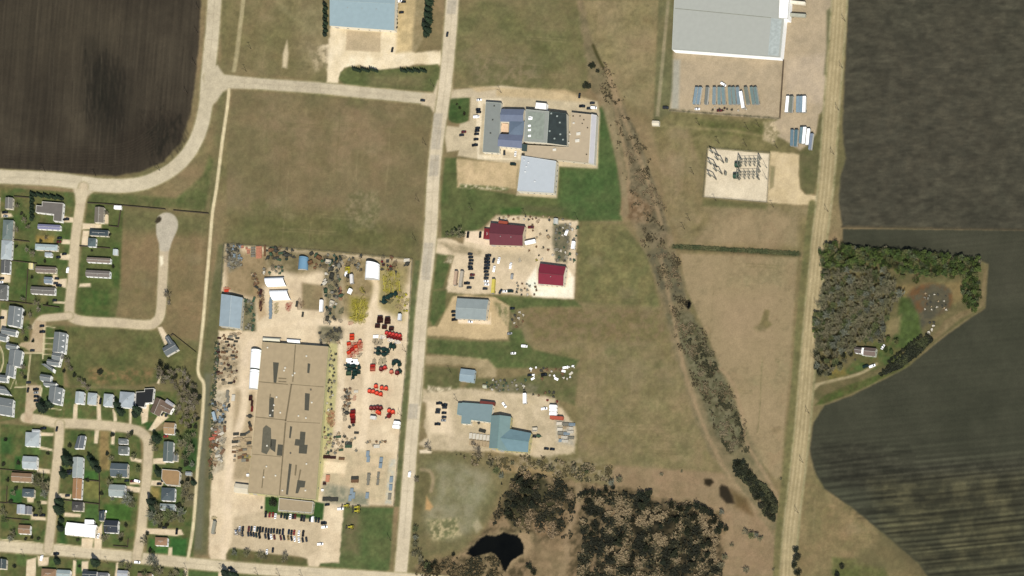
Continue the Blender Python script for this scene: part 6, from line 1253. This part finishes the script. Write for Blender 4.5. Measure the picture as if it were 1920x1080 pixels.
def conifer(seed, R_=2.4, H=9.0, c=(42, 58, 34), n_=560):
    rr = random.Random(seed); t = MB(); t.tube((0, 0, -.4), (0, 0, H * .95), .22, .04, n=6); b = MB()
    for _ in range(n_):
        f = rr.random() ** .75; z = H * (.08 + .9 * (1 - f)); r = R_ * f * rr.uniform(.35, 1.05) * (1 + .18 * math.sin(f * 38)); a = rr.uniform(0, 6.283)
        p = Vector((math.cos(a) * r, math.sin(a) * r, z)); o_ = Vector((math.cos(a), math.sin(a), -.35)).normalized(); s_ = Vector((-math.sin(a), math.cos(a), 0)) * rr.uniform(.16, .34); L_ = rr.uniform(.5, 1.0)
        b.poly([p - s_, p + s_, p + o_ * L_ + s_ * .3, p + o_ * L_ - s_ * .3], rr.randrange(2))
    return [('trunk', t.mesh('trunk', BARK), None), ('crown', b.mesh('crown', [leafmat(c), leafmat(tuple(int(v * .7) for v in c))]), None)]
def shrub(seed, c=(86, 84, 54), R_=1.6, H=1.8, n_=150):
    rr = random.Random(seed); t = MB()
    for i in range(5): a = i * 1.26; t.tube((0, 0, -.3), (math.cos(a) * R_ * .5, math.sin(a) * R_ * .5, H * .8), .05, .03, n=3)
    bl = [((rr.uniform(-.5, .5) * R_, rr.uniform(-.5, .5) * R_, H * rr.uniform(.35, .8)), R_ * .45) for _ in range(6)]
    return [('stems', t.mesh('stems', BARK), None), ('crown', leaf_cloud(rr, bl, n_, .22).mesh('crown', [leafmat(c), leafmat(tuple(int(v * .75) for v in c))]), None)]
TREES = {'bare': [bare_tree(i, c=[(150, 138, 118), (136, 126, 104), (160, 150, 132)][i % 3]) for i in range(6)],
         'dense bare': [bare_tree(20 + i, 3.6, 8.5, 1.7, c=[(136, 134, 100), (144, 138, 108), (108, 118, 74), (142, 146, 126)][i % 4]) for i in range(6)],
         'green': [green_tree(40 + i, c=[(98, 116, 54), (82, 104, 50), (118, 120, 72), (100, 112, 74)][i % 4]) for i in range(6)],
         'conifer': [conifer(60 + i, c=[(40, 60, 36), (34, 50, 32), (46, 66, 40)][i % 3]) for i in range(4)],
         'dark shrub': [shrub(80 + i, c=[(58, 60, 34), (66, 60, 38), (50, 56, 34)][i % 3]) for i in range(4)],
         'brown bush': [shrub(90 + i, c=[(112, 96, 70), (98, 88, 60)][i % 2], R_=1.8) for i in range(3)],
         'dark tree': [green_tree(100 + i, 3.4, 6.5, c=[(50, 56, 32), (44, 52, 34), (60, 62, 40)][i % 3], n_=640) for i in range(4)]}
TN = {'bare': ('bare_tree', 'bare grey tree', 'tree', 4.0), 'dense bare': ('bare_tree', 'twiggy bare tree', 'tree', 3.6), 'green': ('leafy_tree', 'budding green tree', 'tree', 3.2), 'conifer': ('conifer', 'dark green conifer', 'conifer', 2.4), 'dark shrub': ('shrub', 'dark olive shrub', 'shrub', 1.6), 'brown bush': ('bush', 'brown bush', 'bush', 1.8), 'dark tree': ('dark_tree', 'dense dark tree', 'tree', 3.4)}
TI = [0]
def tree(kind, x, y, r, label, group, hs=1.0):
    """x, y: where its crown shows in the photograph; r: crown radius in photograph pixels"""
    nm_, _, cat, R_ = TN[kind]; s = r * SC / R_; TI[0] += 1
    hc = {'bare': 5.5, 'dense bare': 5.5, 'green': 4.5, 'conifer': 3.5, 'dark shrub': 1, 'brown bush': 1, 'dark tree': 4}[kind] * s * hs
    p = P(x, y, hc); p.z = -.1
    o = thing(nm_, label, cat, p, random.uniform(0, 6.28), group, s); o.scale = (s, s, s * hs)
    v_ = TREES[kind]; dup(v_[TI[0] % len(v_)], o)
def trees(where, kind, pts, group=None, r=6, hs=None, shared=False):
    hs = hs or (1.35 if kind == 'bare' else 1.0)
    d = TN[kind][1]; pts = sorted(pts, key=lambda t: (t[1] * .4 + t[0]) if not shared else t[0])
    for i, t in enumerate(pts):
        rr_ = t[2] if len(t) > 2 else r * random.uniform(.85, 1.15)
        lb = '%s %s' % (d, where) if len(pts) == 1 or shared else '%s %s, %s from the left' % (d, where, ordn(i))
        tree(kind, t[0], t[1], rr_, lb, group or ('%ss %s' % (d, where)), hs)
def rows(where, kind, q, dx, dy, r, seed, slope=0.0):
    rr = random.Random(seed); y = min(p[1] for p in q) + dy * .4; i = 0; x0 = min(p[0] for p in q)
    while y < max(p[1] for p in q) + 2:
        x = x0 + (dx * .5 if i % 2 else 2); k = 0; hit = False
        while x < max(p[0] for p in q):
            yy = y + slope * (x - x0)
            if inpoly(x, yy, q):
                hit = True
                tree(kind, x + rr.uniform(-.36, .36) * dx, yy + rr.uniform(-.36, .36) * dy, r * rr.uniform(.78, 1.2), '%s %s, %s in the %s row down' % (TN[kind][1], where, ordn(k), ordn(i)), '%ss %s' % (TN[kind][1], where), rr.uniform(.85, 1.25)); k += 1
            x += dx
        y += dy; i += hit
def inpoly(x, y, q):
    c = False; n_ = len(q)
    for i in range(n_):
        x0, y0 = q[i]; x1, y1 = q[(i + 1) % n_]
        if (y0 > y) != (y1 > y) and x < (x1 - x0) * (y - y0) / (y1 - y0) + x0: c = not c
    return c
trees('above the first parking strip', 'conifer', [(92, 757, 7), (77, 763, 10)])
trees('between the pale-roofed houses', 'conifer', [(220, 760, 8), (225, 772, 7), (256, 768, 8), (252, 776, 6)])
trees('beside the western lane', 'conifer', [(124, 862, 10), (134, 868, 6), (117, 889, 7), (109, 941, 8), (108, 955, 9), (114, 975, 5), (112, 990, 6)])
trees('in the middle gardens', 'conifer', [(168, 859, 6), (175, 870, 8), (182, 880, 6), (177, 1054, 8), (106, 1052, 6)])
trees('beside the eastern lane', 'conifer', [(292, 822, 8), (296, 886, 7), (283, 942, 9), (286, 952, 7), (362, 905, 5)])
trees("on the lawn by the factory car park", 'dark tree', [(511, 942, 9)])
trees('at the bottom edge by the works entrance', 'conifer', [(422, 1075, 8), (437, 1079, 8)])
trees('in the belt west of the footpath', 'dark tree', [(300, 684, 8), (311, 690, 8), (306, 700, 6), (328, 706, 6), (350, 722, 7), (363, 735, 7), (372, 745, 6)])
trees('in the belt west of the footpath', 'bare', [(300, 700, 9), (312, 708, 9), (345, 700, 8), (352, 712, 9), (360, 724, 8), (340, 716, 8), (350, 738, 9), (364, 742, 8), (342, 750, 8), (356, 755, 9), (335, 765, 8), (350, 768, 8), (362, 765, 7), (345, 780, 7), (330, 775, 6), (366, 780, 6), (318, 696, 7), (322, 716, 8), (330, 726, 7), (305, 716, 7), (296, 708, 6), (368, 755, 7), (346, 728, 8), (358, 748, 8), (338, 738, 7), (360, 790, 6), (350, 795, 7), (340, 790, 7), (325, 700, 7), (334, 694, 6), (366, 725, 6), (296, 692, 7), (352, 782, 7)])
trees('around the western townhouses', 'bare', [(42, 622, 7), (55, 615, 6), (42, 688, 7), (40, 700, 6), (117, 670, 7), (126, 678, 7), (133, 692, 5), (157, 720, 8), (148, 712, 6), (130, 688, 6), (105, 745, 4), (165, 728, 6)])
trees('in the northern back gardens', 'bare', [(68, 568, 8), (72, 580, 7), (56, 590, 6), (42, 560, 6), (60, 475, 7), (45, 412, 7), (52, 425, 6), (31, 386, 6), (199, 400, 6), (50, 468, 6), (86, 446, 5), (30, 430, 7)])
trees("hedging the north of the large grey house", 'conifer', [(58 + k * 4.1, 362 + k * .55 + (k % 3) * 1.2, 3.6) for k in range(15)], hs=.8)
trees("hedging the west of the large grey house", 'conifer', [(58 + (k % 2) * 2, 370 + k * 5, 4) for k in range(9)], hs=.8)
trees('beside the cul-de-sac street', 'bare', [(312, 553, 9), (316, 568, 6)])
trees('in the small yards among the lower houses', 'dark tree', [(34,868,5),(90,850,4),(130,835,5),(164,900,5),(146,1012,4),(30,915,5),(20,940,5),(62,955,5),(14,900,5),(200,850,5),(190,925,5),(236,985,5),(226,1012,6),(275,1000,5),(338,880,5),(348,870,6),(352,900,5),(340,905,5),(334,948,6),(300,985,6),(312,985,6),(282,1032,5),(26,1062,5),(148,1062,4),(60,1008,4),(48,1010,4),(72,1010,4),(10,825,5),(6,870,5),(118,870,5),(210,815,5),(246,812,5),(328,808,5),(355,800,6),(366,800,5),(370,785,5)], r=5, hs=.8)
trees('beside the northern houses and townhouses', 'dark tree', [(30,462,4),(76,452,4),(84,490,4),(60,520,4),(46,590,5),(88,570,4),(205,440,4),(212,500,4),(172,470,3),(12,463,4),(40,400,4),(62,640,4),(48,636,5),(36,668,5),(46,708,5),(120,696,5),(140,704,5),(80,758,6),(186,698,6),(190,697,5),(24,756,4)], r=4, hs=.8)
trees('in the lower left gardens', 'dense bare', [(72, 905, 16), (84, 912, 12), (82, 926, 10), (75, 960, 7), (72, 947, 6), (5, 960, 9), (8, 975, 8), (24, 1000, 9), (18, 1010, 8), (25, 925, 6), (66, 893, 7), (205, 905, 8), (222, 895, 8), (238, 934, 16), (246, 946, 10), (210, 935, 5), (250, 855, 7), (258, 880, 7), (240, 818, 6), (208, 860, 6), (200, 990, 7), (196, 1008, 9), (227, 1004, 6), (175, 1052, 5)])
trees('in the eastern lane gardens', 'dense bare', [(282, 966, 12), (295, 952, 11), (298, 970, 12), (314, 962, 13), (327, 968, 12), (338, 960, 11), (290, 980, 7), (270, 1015, 9), (284, 830, 7), (290, 842, 7), (340, 832, 12), (352, 822, 11), (356, 843, 11), (346, 858, 10), (360, 870, 7), (350, 910, 8), (345, 925, 9), (357, 935, 7), (332, 815, 7), (330, 850, 6), (362, 815, 6), (318, 975, 8), (340, 975, 7), (343, 940, 6)])
trees('south of the bottom street', 'dense bare', [(282, 1050, 15), (290, 1066, 12), (240, 1062, 8), (228, 1058, 7), (300, 1072, 9), (330, 1074, 8), (320, 1080, 7), (270, 1078, 8), (345, 1078, 6)])
trees("in the car park island", 'dense bare', [(438, 1036, 8), (462, 1036, 8), (488, 1042, 8), (496, 1045, 6), (533, 1046, 9)])
trees('at the left end of the middle parking rows', 'bare', [(446, 1000, 9)])
trees('in the young hedge below the pale drive', 'conifer', [(662 + k * 4.0, 129 + (k % 4) * 1.2, 2.6) for k in range(12)], hs=1.3)
trees('in the young hedge beside the drive mouth', 'conifer', [(752 + k * 4.1, 131 + (k % 3) * 1.2, 2.6) for k in range(12)], hs=1.3)
trees('in the dark row left of the main road', 'conifer', [(803, 4, 8), (802, 17, 7), (801, 28, 8), (803, 38, 7), (797, 47, 8), (801, 56, 7), (798, 63, 6), (803, -6, 8)], hs=.8)
trees("west of the pale blue warehouse", 'conifer', [(608 + (k % 2) * 2, 8 + k * 7, 4) for k in range(9)])
trees("east of the pale blue warehouse", 'dark shrub', [(744, 2 + k * 7, 3) for k in range(8)], r=3)
trees('beside the drive of the maroon workshop', 'dense bare', [(847, 437, 7), (858, 435, 10), (866, 441, 7), (838, 439, 5)])
trees('near the drive south of the teal-roofed shop', 'bare', [(800, 836, 7), (893, 842, 8), (898, 852, 8), (780, 900, 7), (805, 843, 5), (886, 832, 6)])
trees('beside the main road near the bottom', 'dense bare', [(778, 992, 7), (778, 1008, 7), (778, 1022, 8), (784, 1036, 8), (788, 1050, 8), (776, 1040, 7), (800, 1060, 7)])
trees('on the round green islands by the office complex', 'dark shrub', [(870, 213, 5), (862, 202, 4), (857, 195, 3)])
trees('at the head of the creek', 'dark tree', [(1112, 124, 7), (1106, 122, 5), (1120, 133, 5), (1098, 160, 8), (1104, 161, 6)], hs=.5)
trees("in the thicket near the east road", 'dark tree', [(1380 + k * 6.3 + random.uniform(-4, 4), 868 + k * 9.6 + random.uniform(-3, 3), random.uniform(6, 9)) for k in range(12)] + [(1392 + k * 6.3, 866 + k * 10, random.uniform(5, 8)) for k in range(10)], hs=.7)
trees('at the bottom edge east of the gravel road', 'dark tree', [(1492, 1030, 7), (1494, 1045, 8), (1490, 1060, 7), (1496, 1074, 8), (1578, 1062, 6), (1570, 1078, 7)])
trees('on the dry flat beside the east road', 'dense bare', [(1398, 998, 7), (1408, 1004, 8), (1418, 1003, 7), (1425, 1010, 6), (1352, 960, 7), (1358, 1045, 7), (1352, 1060, 7), (1398, 1070, 7), (1372, 1022, 5), (1450, 1068, 3), (1464, 898, 3)])
def inpoly(x, y, q):
    c = False; n_ = len(q)
    for i in range(n_):
        x0, y0 = q[i]; x1, y1 = q[(i + 1) % n_]
        if (y0 > y) != (y1 > y) and x < (x1 - x0) * (y - y0) / (y1 - y0) + x0: c = not c
    return c
def fill(q, d, seed):
    rr = random.Random(seed); xs_ = [p[0] for p in q]; ys_ = [p[1] for p in q]; out = []; t = 0
    while t < 6000:
        t += 1; x, y = rr.uniform(min(xs_), max(xs_)), rr.uniform(min(ys_), max(ys_))
        if inpoly(x, y, q) and all(math.hypot(x - a, y - b) > d for a, b in out): out.append((x, y))
    return out
rows("in the farm wood's green belt", 'green', [(1550,457),(1600,457),(1700,464),(1780,473),(1838,485),(1842,502),(1812,514),(1780,516),(1700,511),(1660,502),(1600,502),(1550,500)], 8.2, 8.6, 7.3, 1, slope=.09)
trees("in the farm wood's northern belt", 'dense bare', fill([(1600,462),(1700,468),(1838,488),(1840,498),(1700,495),(1560,470)], 17, 9), r=6)
trees("at the farm wood's eastern end", 'green', fill([(1806,512),(1834,512),(1836,560),(1828,580),(1808,572),(1804,540)], 7, 2), r=6.5)
trees("on the farm wood's road side", 'green', fill([(1538,470),(1556,470),(1550,520),(1540,520)], 7, 3) + fill([(1530,585),(1545,585),(1545,630),(1526,632)], 7, 4), r=6.5)
rows('in the bare farm wood', 'dense bare', [(1548,506),(1600,504),(1660,505),(1682,530),(1684,552),(1668,575),(1664,600),(1650,645),(1600,646),(1560,650),(1528,650),(1532,600)], 10.2, 10.6, 8.6, 5)
trees("in the farm wood's dark southern corner", 'dark tree', fill([(1530,640),(1590,645),(1600,660),(1575,690),(1552,702),(1528,700)], 13, 6), r=6.5)
trees("in the farm wood's southern corner", 'dense bare', fill([(1530,640),(1595,645),(1600,662),(1575,690),(1552,704),(1528,700)], 11.5, 7), r=7.5)
trees('beside the farmhouse lawn', 'green', [(1664, 636, 6), (1680, 640, 6), (1660, 655, 6), (1650, 640, 5), (1692, 500 + 20, 6), (1718, 524, 7), (1671, 660, 5)])
trees("in the dark hedge by the farm field", 'dark tree', [(1737 - k * 5.6 + random.uniform(-2, 2), 632 + k * 4.6 + random.uniform(-4, 4), random.uniform(4, 6)) for k in range(16)] + [(1726 - k * 5.4, 630 + k * 4.4, 4.5) for k in range(12)], hs=.6)
trees("in scrub north of the wet ground", 'dense bare', [(1032, 880, 8), (1075, 880, 7), (1100, 885, 6), (1160, 900, 8), (1146, 905, 8), (1010, 868, 5), (960, 868, 5), (1240, 890, 4), (1278, 884, 3), (920, 870, 8), (930, 882, 8), (940, 892, 7)])
trees('in the wet scrub around the pond', 'dark tree', [(975, 903, 9), (985, 908, 10), (995, 905, 8), (980, 918, 9), (992, 920, 8), (970, 935, 9), (982, 940, 10), (962, 948, 9), (996, 945, 9), (952, 960, 8), (956, 970, 8), (1005, 950, 7), (950, 945, 7), (993, 1062, 7), (1000, 1072, 7), (806, 1068, 8), (815, 1056, 7), (850, 1040, 5)])
trees("along the eastern scrub's north edge", 'dark tree', [(1098, 925, 8), (1110, 922, 8), (1122, 924, 7), (1135, 920, 8), (1100, 940, 8), (1095, 955, 6), (1148, 915, 6), (1200, 928, 10), (1212, 935, 10), (1205, 948, 9), (1215, 925, 8), (1258, 948, 9), (1275, 955, 9), (1290, 952, 8), (1305, 948, 9), (1318, 955, 9), (1330, 962, 9), (1340, 975, 8), (1350, 985, 8), (1345, 995, 8), (1300, 970, 9), (1268, 975, 9), (1330, 1020, 8), (1325, 1040, 8), (1332, 1055, 7), (1362, 992, 6)] + [(1115+27*k+(k*37)%19, 965+(k*53)%95, 6+(k*7)%4) for k in range(8)] + [(1108+25*k+(k*29)%17, 1000+(k*41)%76, 6+(k*5)%4) for k in range(9)])
# low growth nobody could count: one mesh each
def thicket(name, label, q, n_, cols, seed, s=(.5, 1.1), h=(.6, 2.0), thr=None, nz=9.0, cat='scrub'):
    wb_ = 1.0 if name in ('marsh_scrub', 'pond_scrub', 'lower_scrub', 'scrub_bank') else 1.0 if name == 'creek_brush' else .6 if 'creek' in name else 0.0
    rr = random.Random(seed); xs_ = [p[0] for p in q]; ys_ = [p[1] for p in q]; b = MB(); m = 0; t = 0
    while m < n_ and t < n_ * 12:
        t += 1; x, y = rr.uniform(min(xs_), max(xs_)), rr.uniform(min(ys_), max(ys_))
        wob = (float(vn(np.array([x]), np.array([y]), 16, seed + 31)[0]) - .5) * 26; wo2 = (float(vn(np.array([x]), np.array([y]), 14, seed + 35)[0]) - .5) * 22
        if not inpoly(x + wob * wb_, y + wo2 * wb_, q): continue
        v_ = float(vn(np.array([x]), np.array([y]), nz, seed)[0]) * .6 + float(vn(np.array([x]), np.array([y]), nz * .4, seed + 3)[0]) * .4
        if thr is not None and v_ < thr: continue
        m += 1; p = P(x, y, 0); sz = rr.uniform(*s); hh = rr.uniform(*h); mi = min(len(cols) - 1, max(0, int((float(vn(np.array([x]), np.array([y]), nz * 2.0, seed + 9)[0]) * 1.8 - .46 + rr.uniform(-.3, .3)) * len(cols))))
        for k in range(7):
            a = rr.uniform(0, 6.283); d = Vector((math.cos(a), math.sin(a), 0)); c = p + d * rr.uniform(0, sz) + Vector((0, 0, hh * rr.uniform(.15, 1))); w_ = Vector((-d.y, d.x, 0)) * sz * .45; u = Vector((d.x * .7, d.y * .7, rr.uniform(-.5, .9))) * sz * .5
            b.poly([c - w_ - u, c + w_ - u, c + w_ * .7 + u, c - w_ * .7 + u], mi)
    o = obj(name, b, [leafmat(c) for c in cols]); tag(o, label, cat, None, 'stuff')
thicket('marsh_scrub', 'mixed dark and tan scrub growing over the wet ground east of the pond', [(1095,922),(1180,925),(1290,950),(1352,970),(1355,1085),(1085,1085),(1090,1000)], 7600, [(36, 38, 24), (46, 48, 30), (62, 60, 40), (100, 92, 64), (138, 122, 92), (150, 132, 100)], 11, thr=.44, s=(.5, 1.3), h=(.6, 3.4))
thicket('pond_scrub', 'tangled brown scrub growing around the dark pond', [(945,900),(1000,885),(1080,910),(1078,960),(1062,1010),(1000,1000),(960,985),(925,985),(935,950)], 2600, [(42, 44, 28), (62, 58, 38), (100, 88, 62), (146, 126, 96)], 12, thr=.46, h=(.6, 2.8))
thicket('lower_scrub', 'patchy brown scrub at the bottom edge left of the pond', [(780,1060),(870,1048),(930,1045),(945,1085),(780,1090)], 900, [(70, 62, 38), (112, 98, 68), (56, 54, 34)], 13, thr=.45)
thicket('scrub_bank', 'pale and grey brush on the bank south of the teal-roofed shop', [(850,850),(1000,862),(1150,880),(1140,905),(1000,885),(930,880)], 800, [(96, 88, 58), (150, 134, 104), (78, 76, 50)], 14, thr=.5, h=(.4, 1.4))
thicket('creek_brush', 'dark brush growing along the winding creek bed', [(1125,100),(1150,150),(1180,220),(1222,300),(1250,400),(1265,470),(1285,560),(1325,640),(1350,700),(1385,770),(1405,830),(1372,850),(1335,800),(1300,720),(1265,620),(1235,520),(1200,430),(1178,330),(1150,240),(1130,180)], 4200, [(74, 66, 44), (96, 86, 60), (126, 110, 82), (88, 80, 54), (140, 122, 92)], 15, thr=.55, nz=10, s=(.3, .7), h=(.2, 1.1))
thicket('lower_creek_brush', 'dense dark olive brush filling the lower creek bottom', [(1295,600),(1330,640),(1360,720),(1395,800),(1405,850),(1360,850),(1335,780),(1308,690),(1285,640)], 2500, [(58, 58, 36), (78, 76, 50), (104, 98, 70), (134, 122, 94)], 16, thr=.54, nz=10, s=(.3, .7), h=(.3, 1.3))
thicket('creek_thicket', 'dark olive thicket filling the last bend of the creek by the east road', [(1376,866),(1392,862),(1412,885),(1432,905),(1450,930),(1458,955),(1450,975),(1438,965),(1425,938),(1402,912),(1385,892)], 1100, [(40, 44, 26), (54, 56, 34), (76, 78, 50)], 21, s=(.6, 1.4), h=(.8, 2.8))
thicket('hedge_undergrowth', 'low dark undergrowth beneath the hedge along the field edge by the farm', [(1740,632),(1752,636),(1720,668),(1690,690),(1660,702),(1650,704),(1690,672),(1712,645)], 900, [(40, 44, 28), (54, 58, 36), (70, 76, 44)], 19, s=(.6, 1.3), h=(.8, 2.4))
thicket('ditch_grass', 'tall dark grass standing in the straight drainage ditch', [(1262,459),(1330,463),(1400,467),(1497,472),(1497,479),(1400,473),(1330,469),(1262,465)], 700, [(74, 82, 50), (92, 94, 60)], 17, h=(.3, .9), cat='ditch grass')
thicket('yard_edge_weeds', 'thin weeds along the west fence of the works yard', [(404,640),(412,640),(404,760),(398,900),(392,900),(398,740)], 300, [(84, 92, 62), (70, 74, 48)], 18, h=(.3, 1.0), cat='weeds')
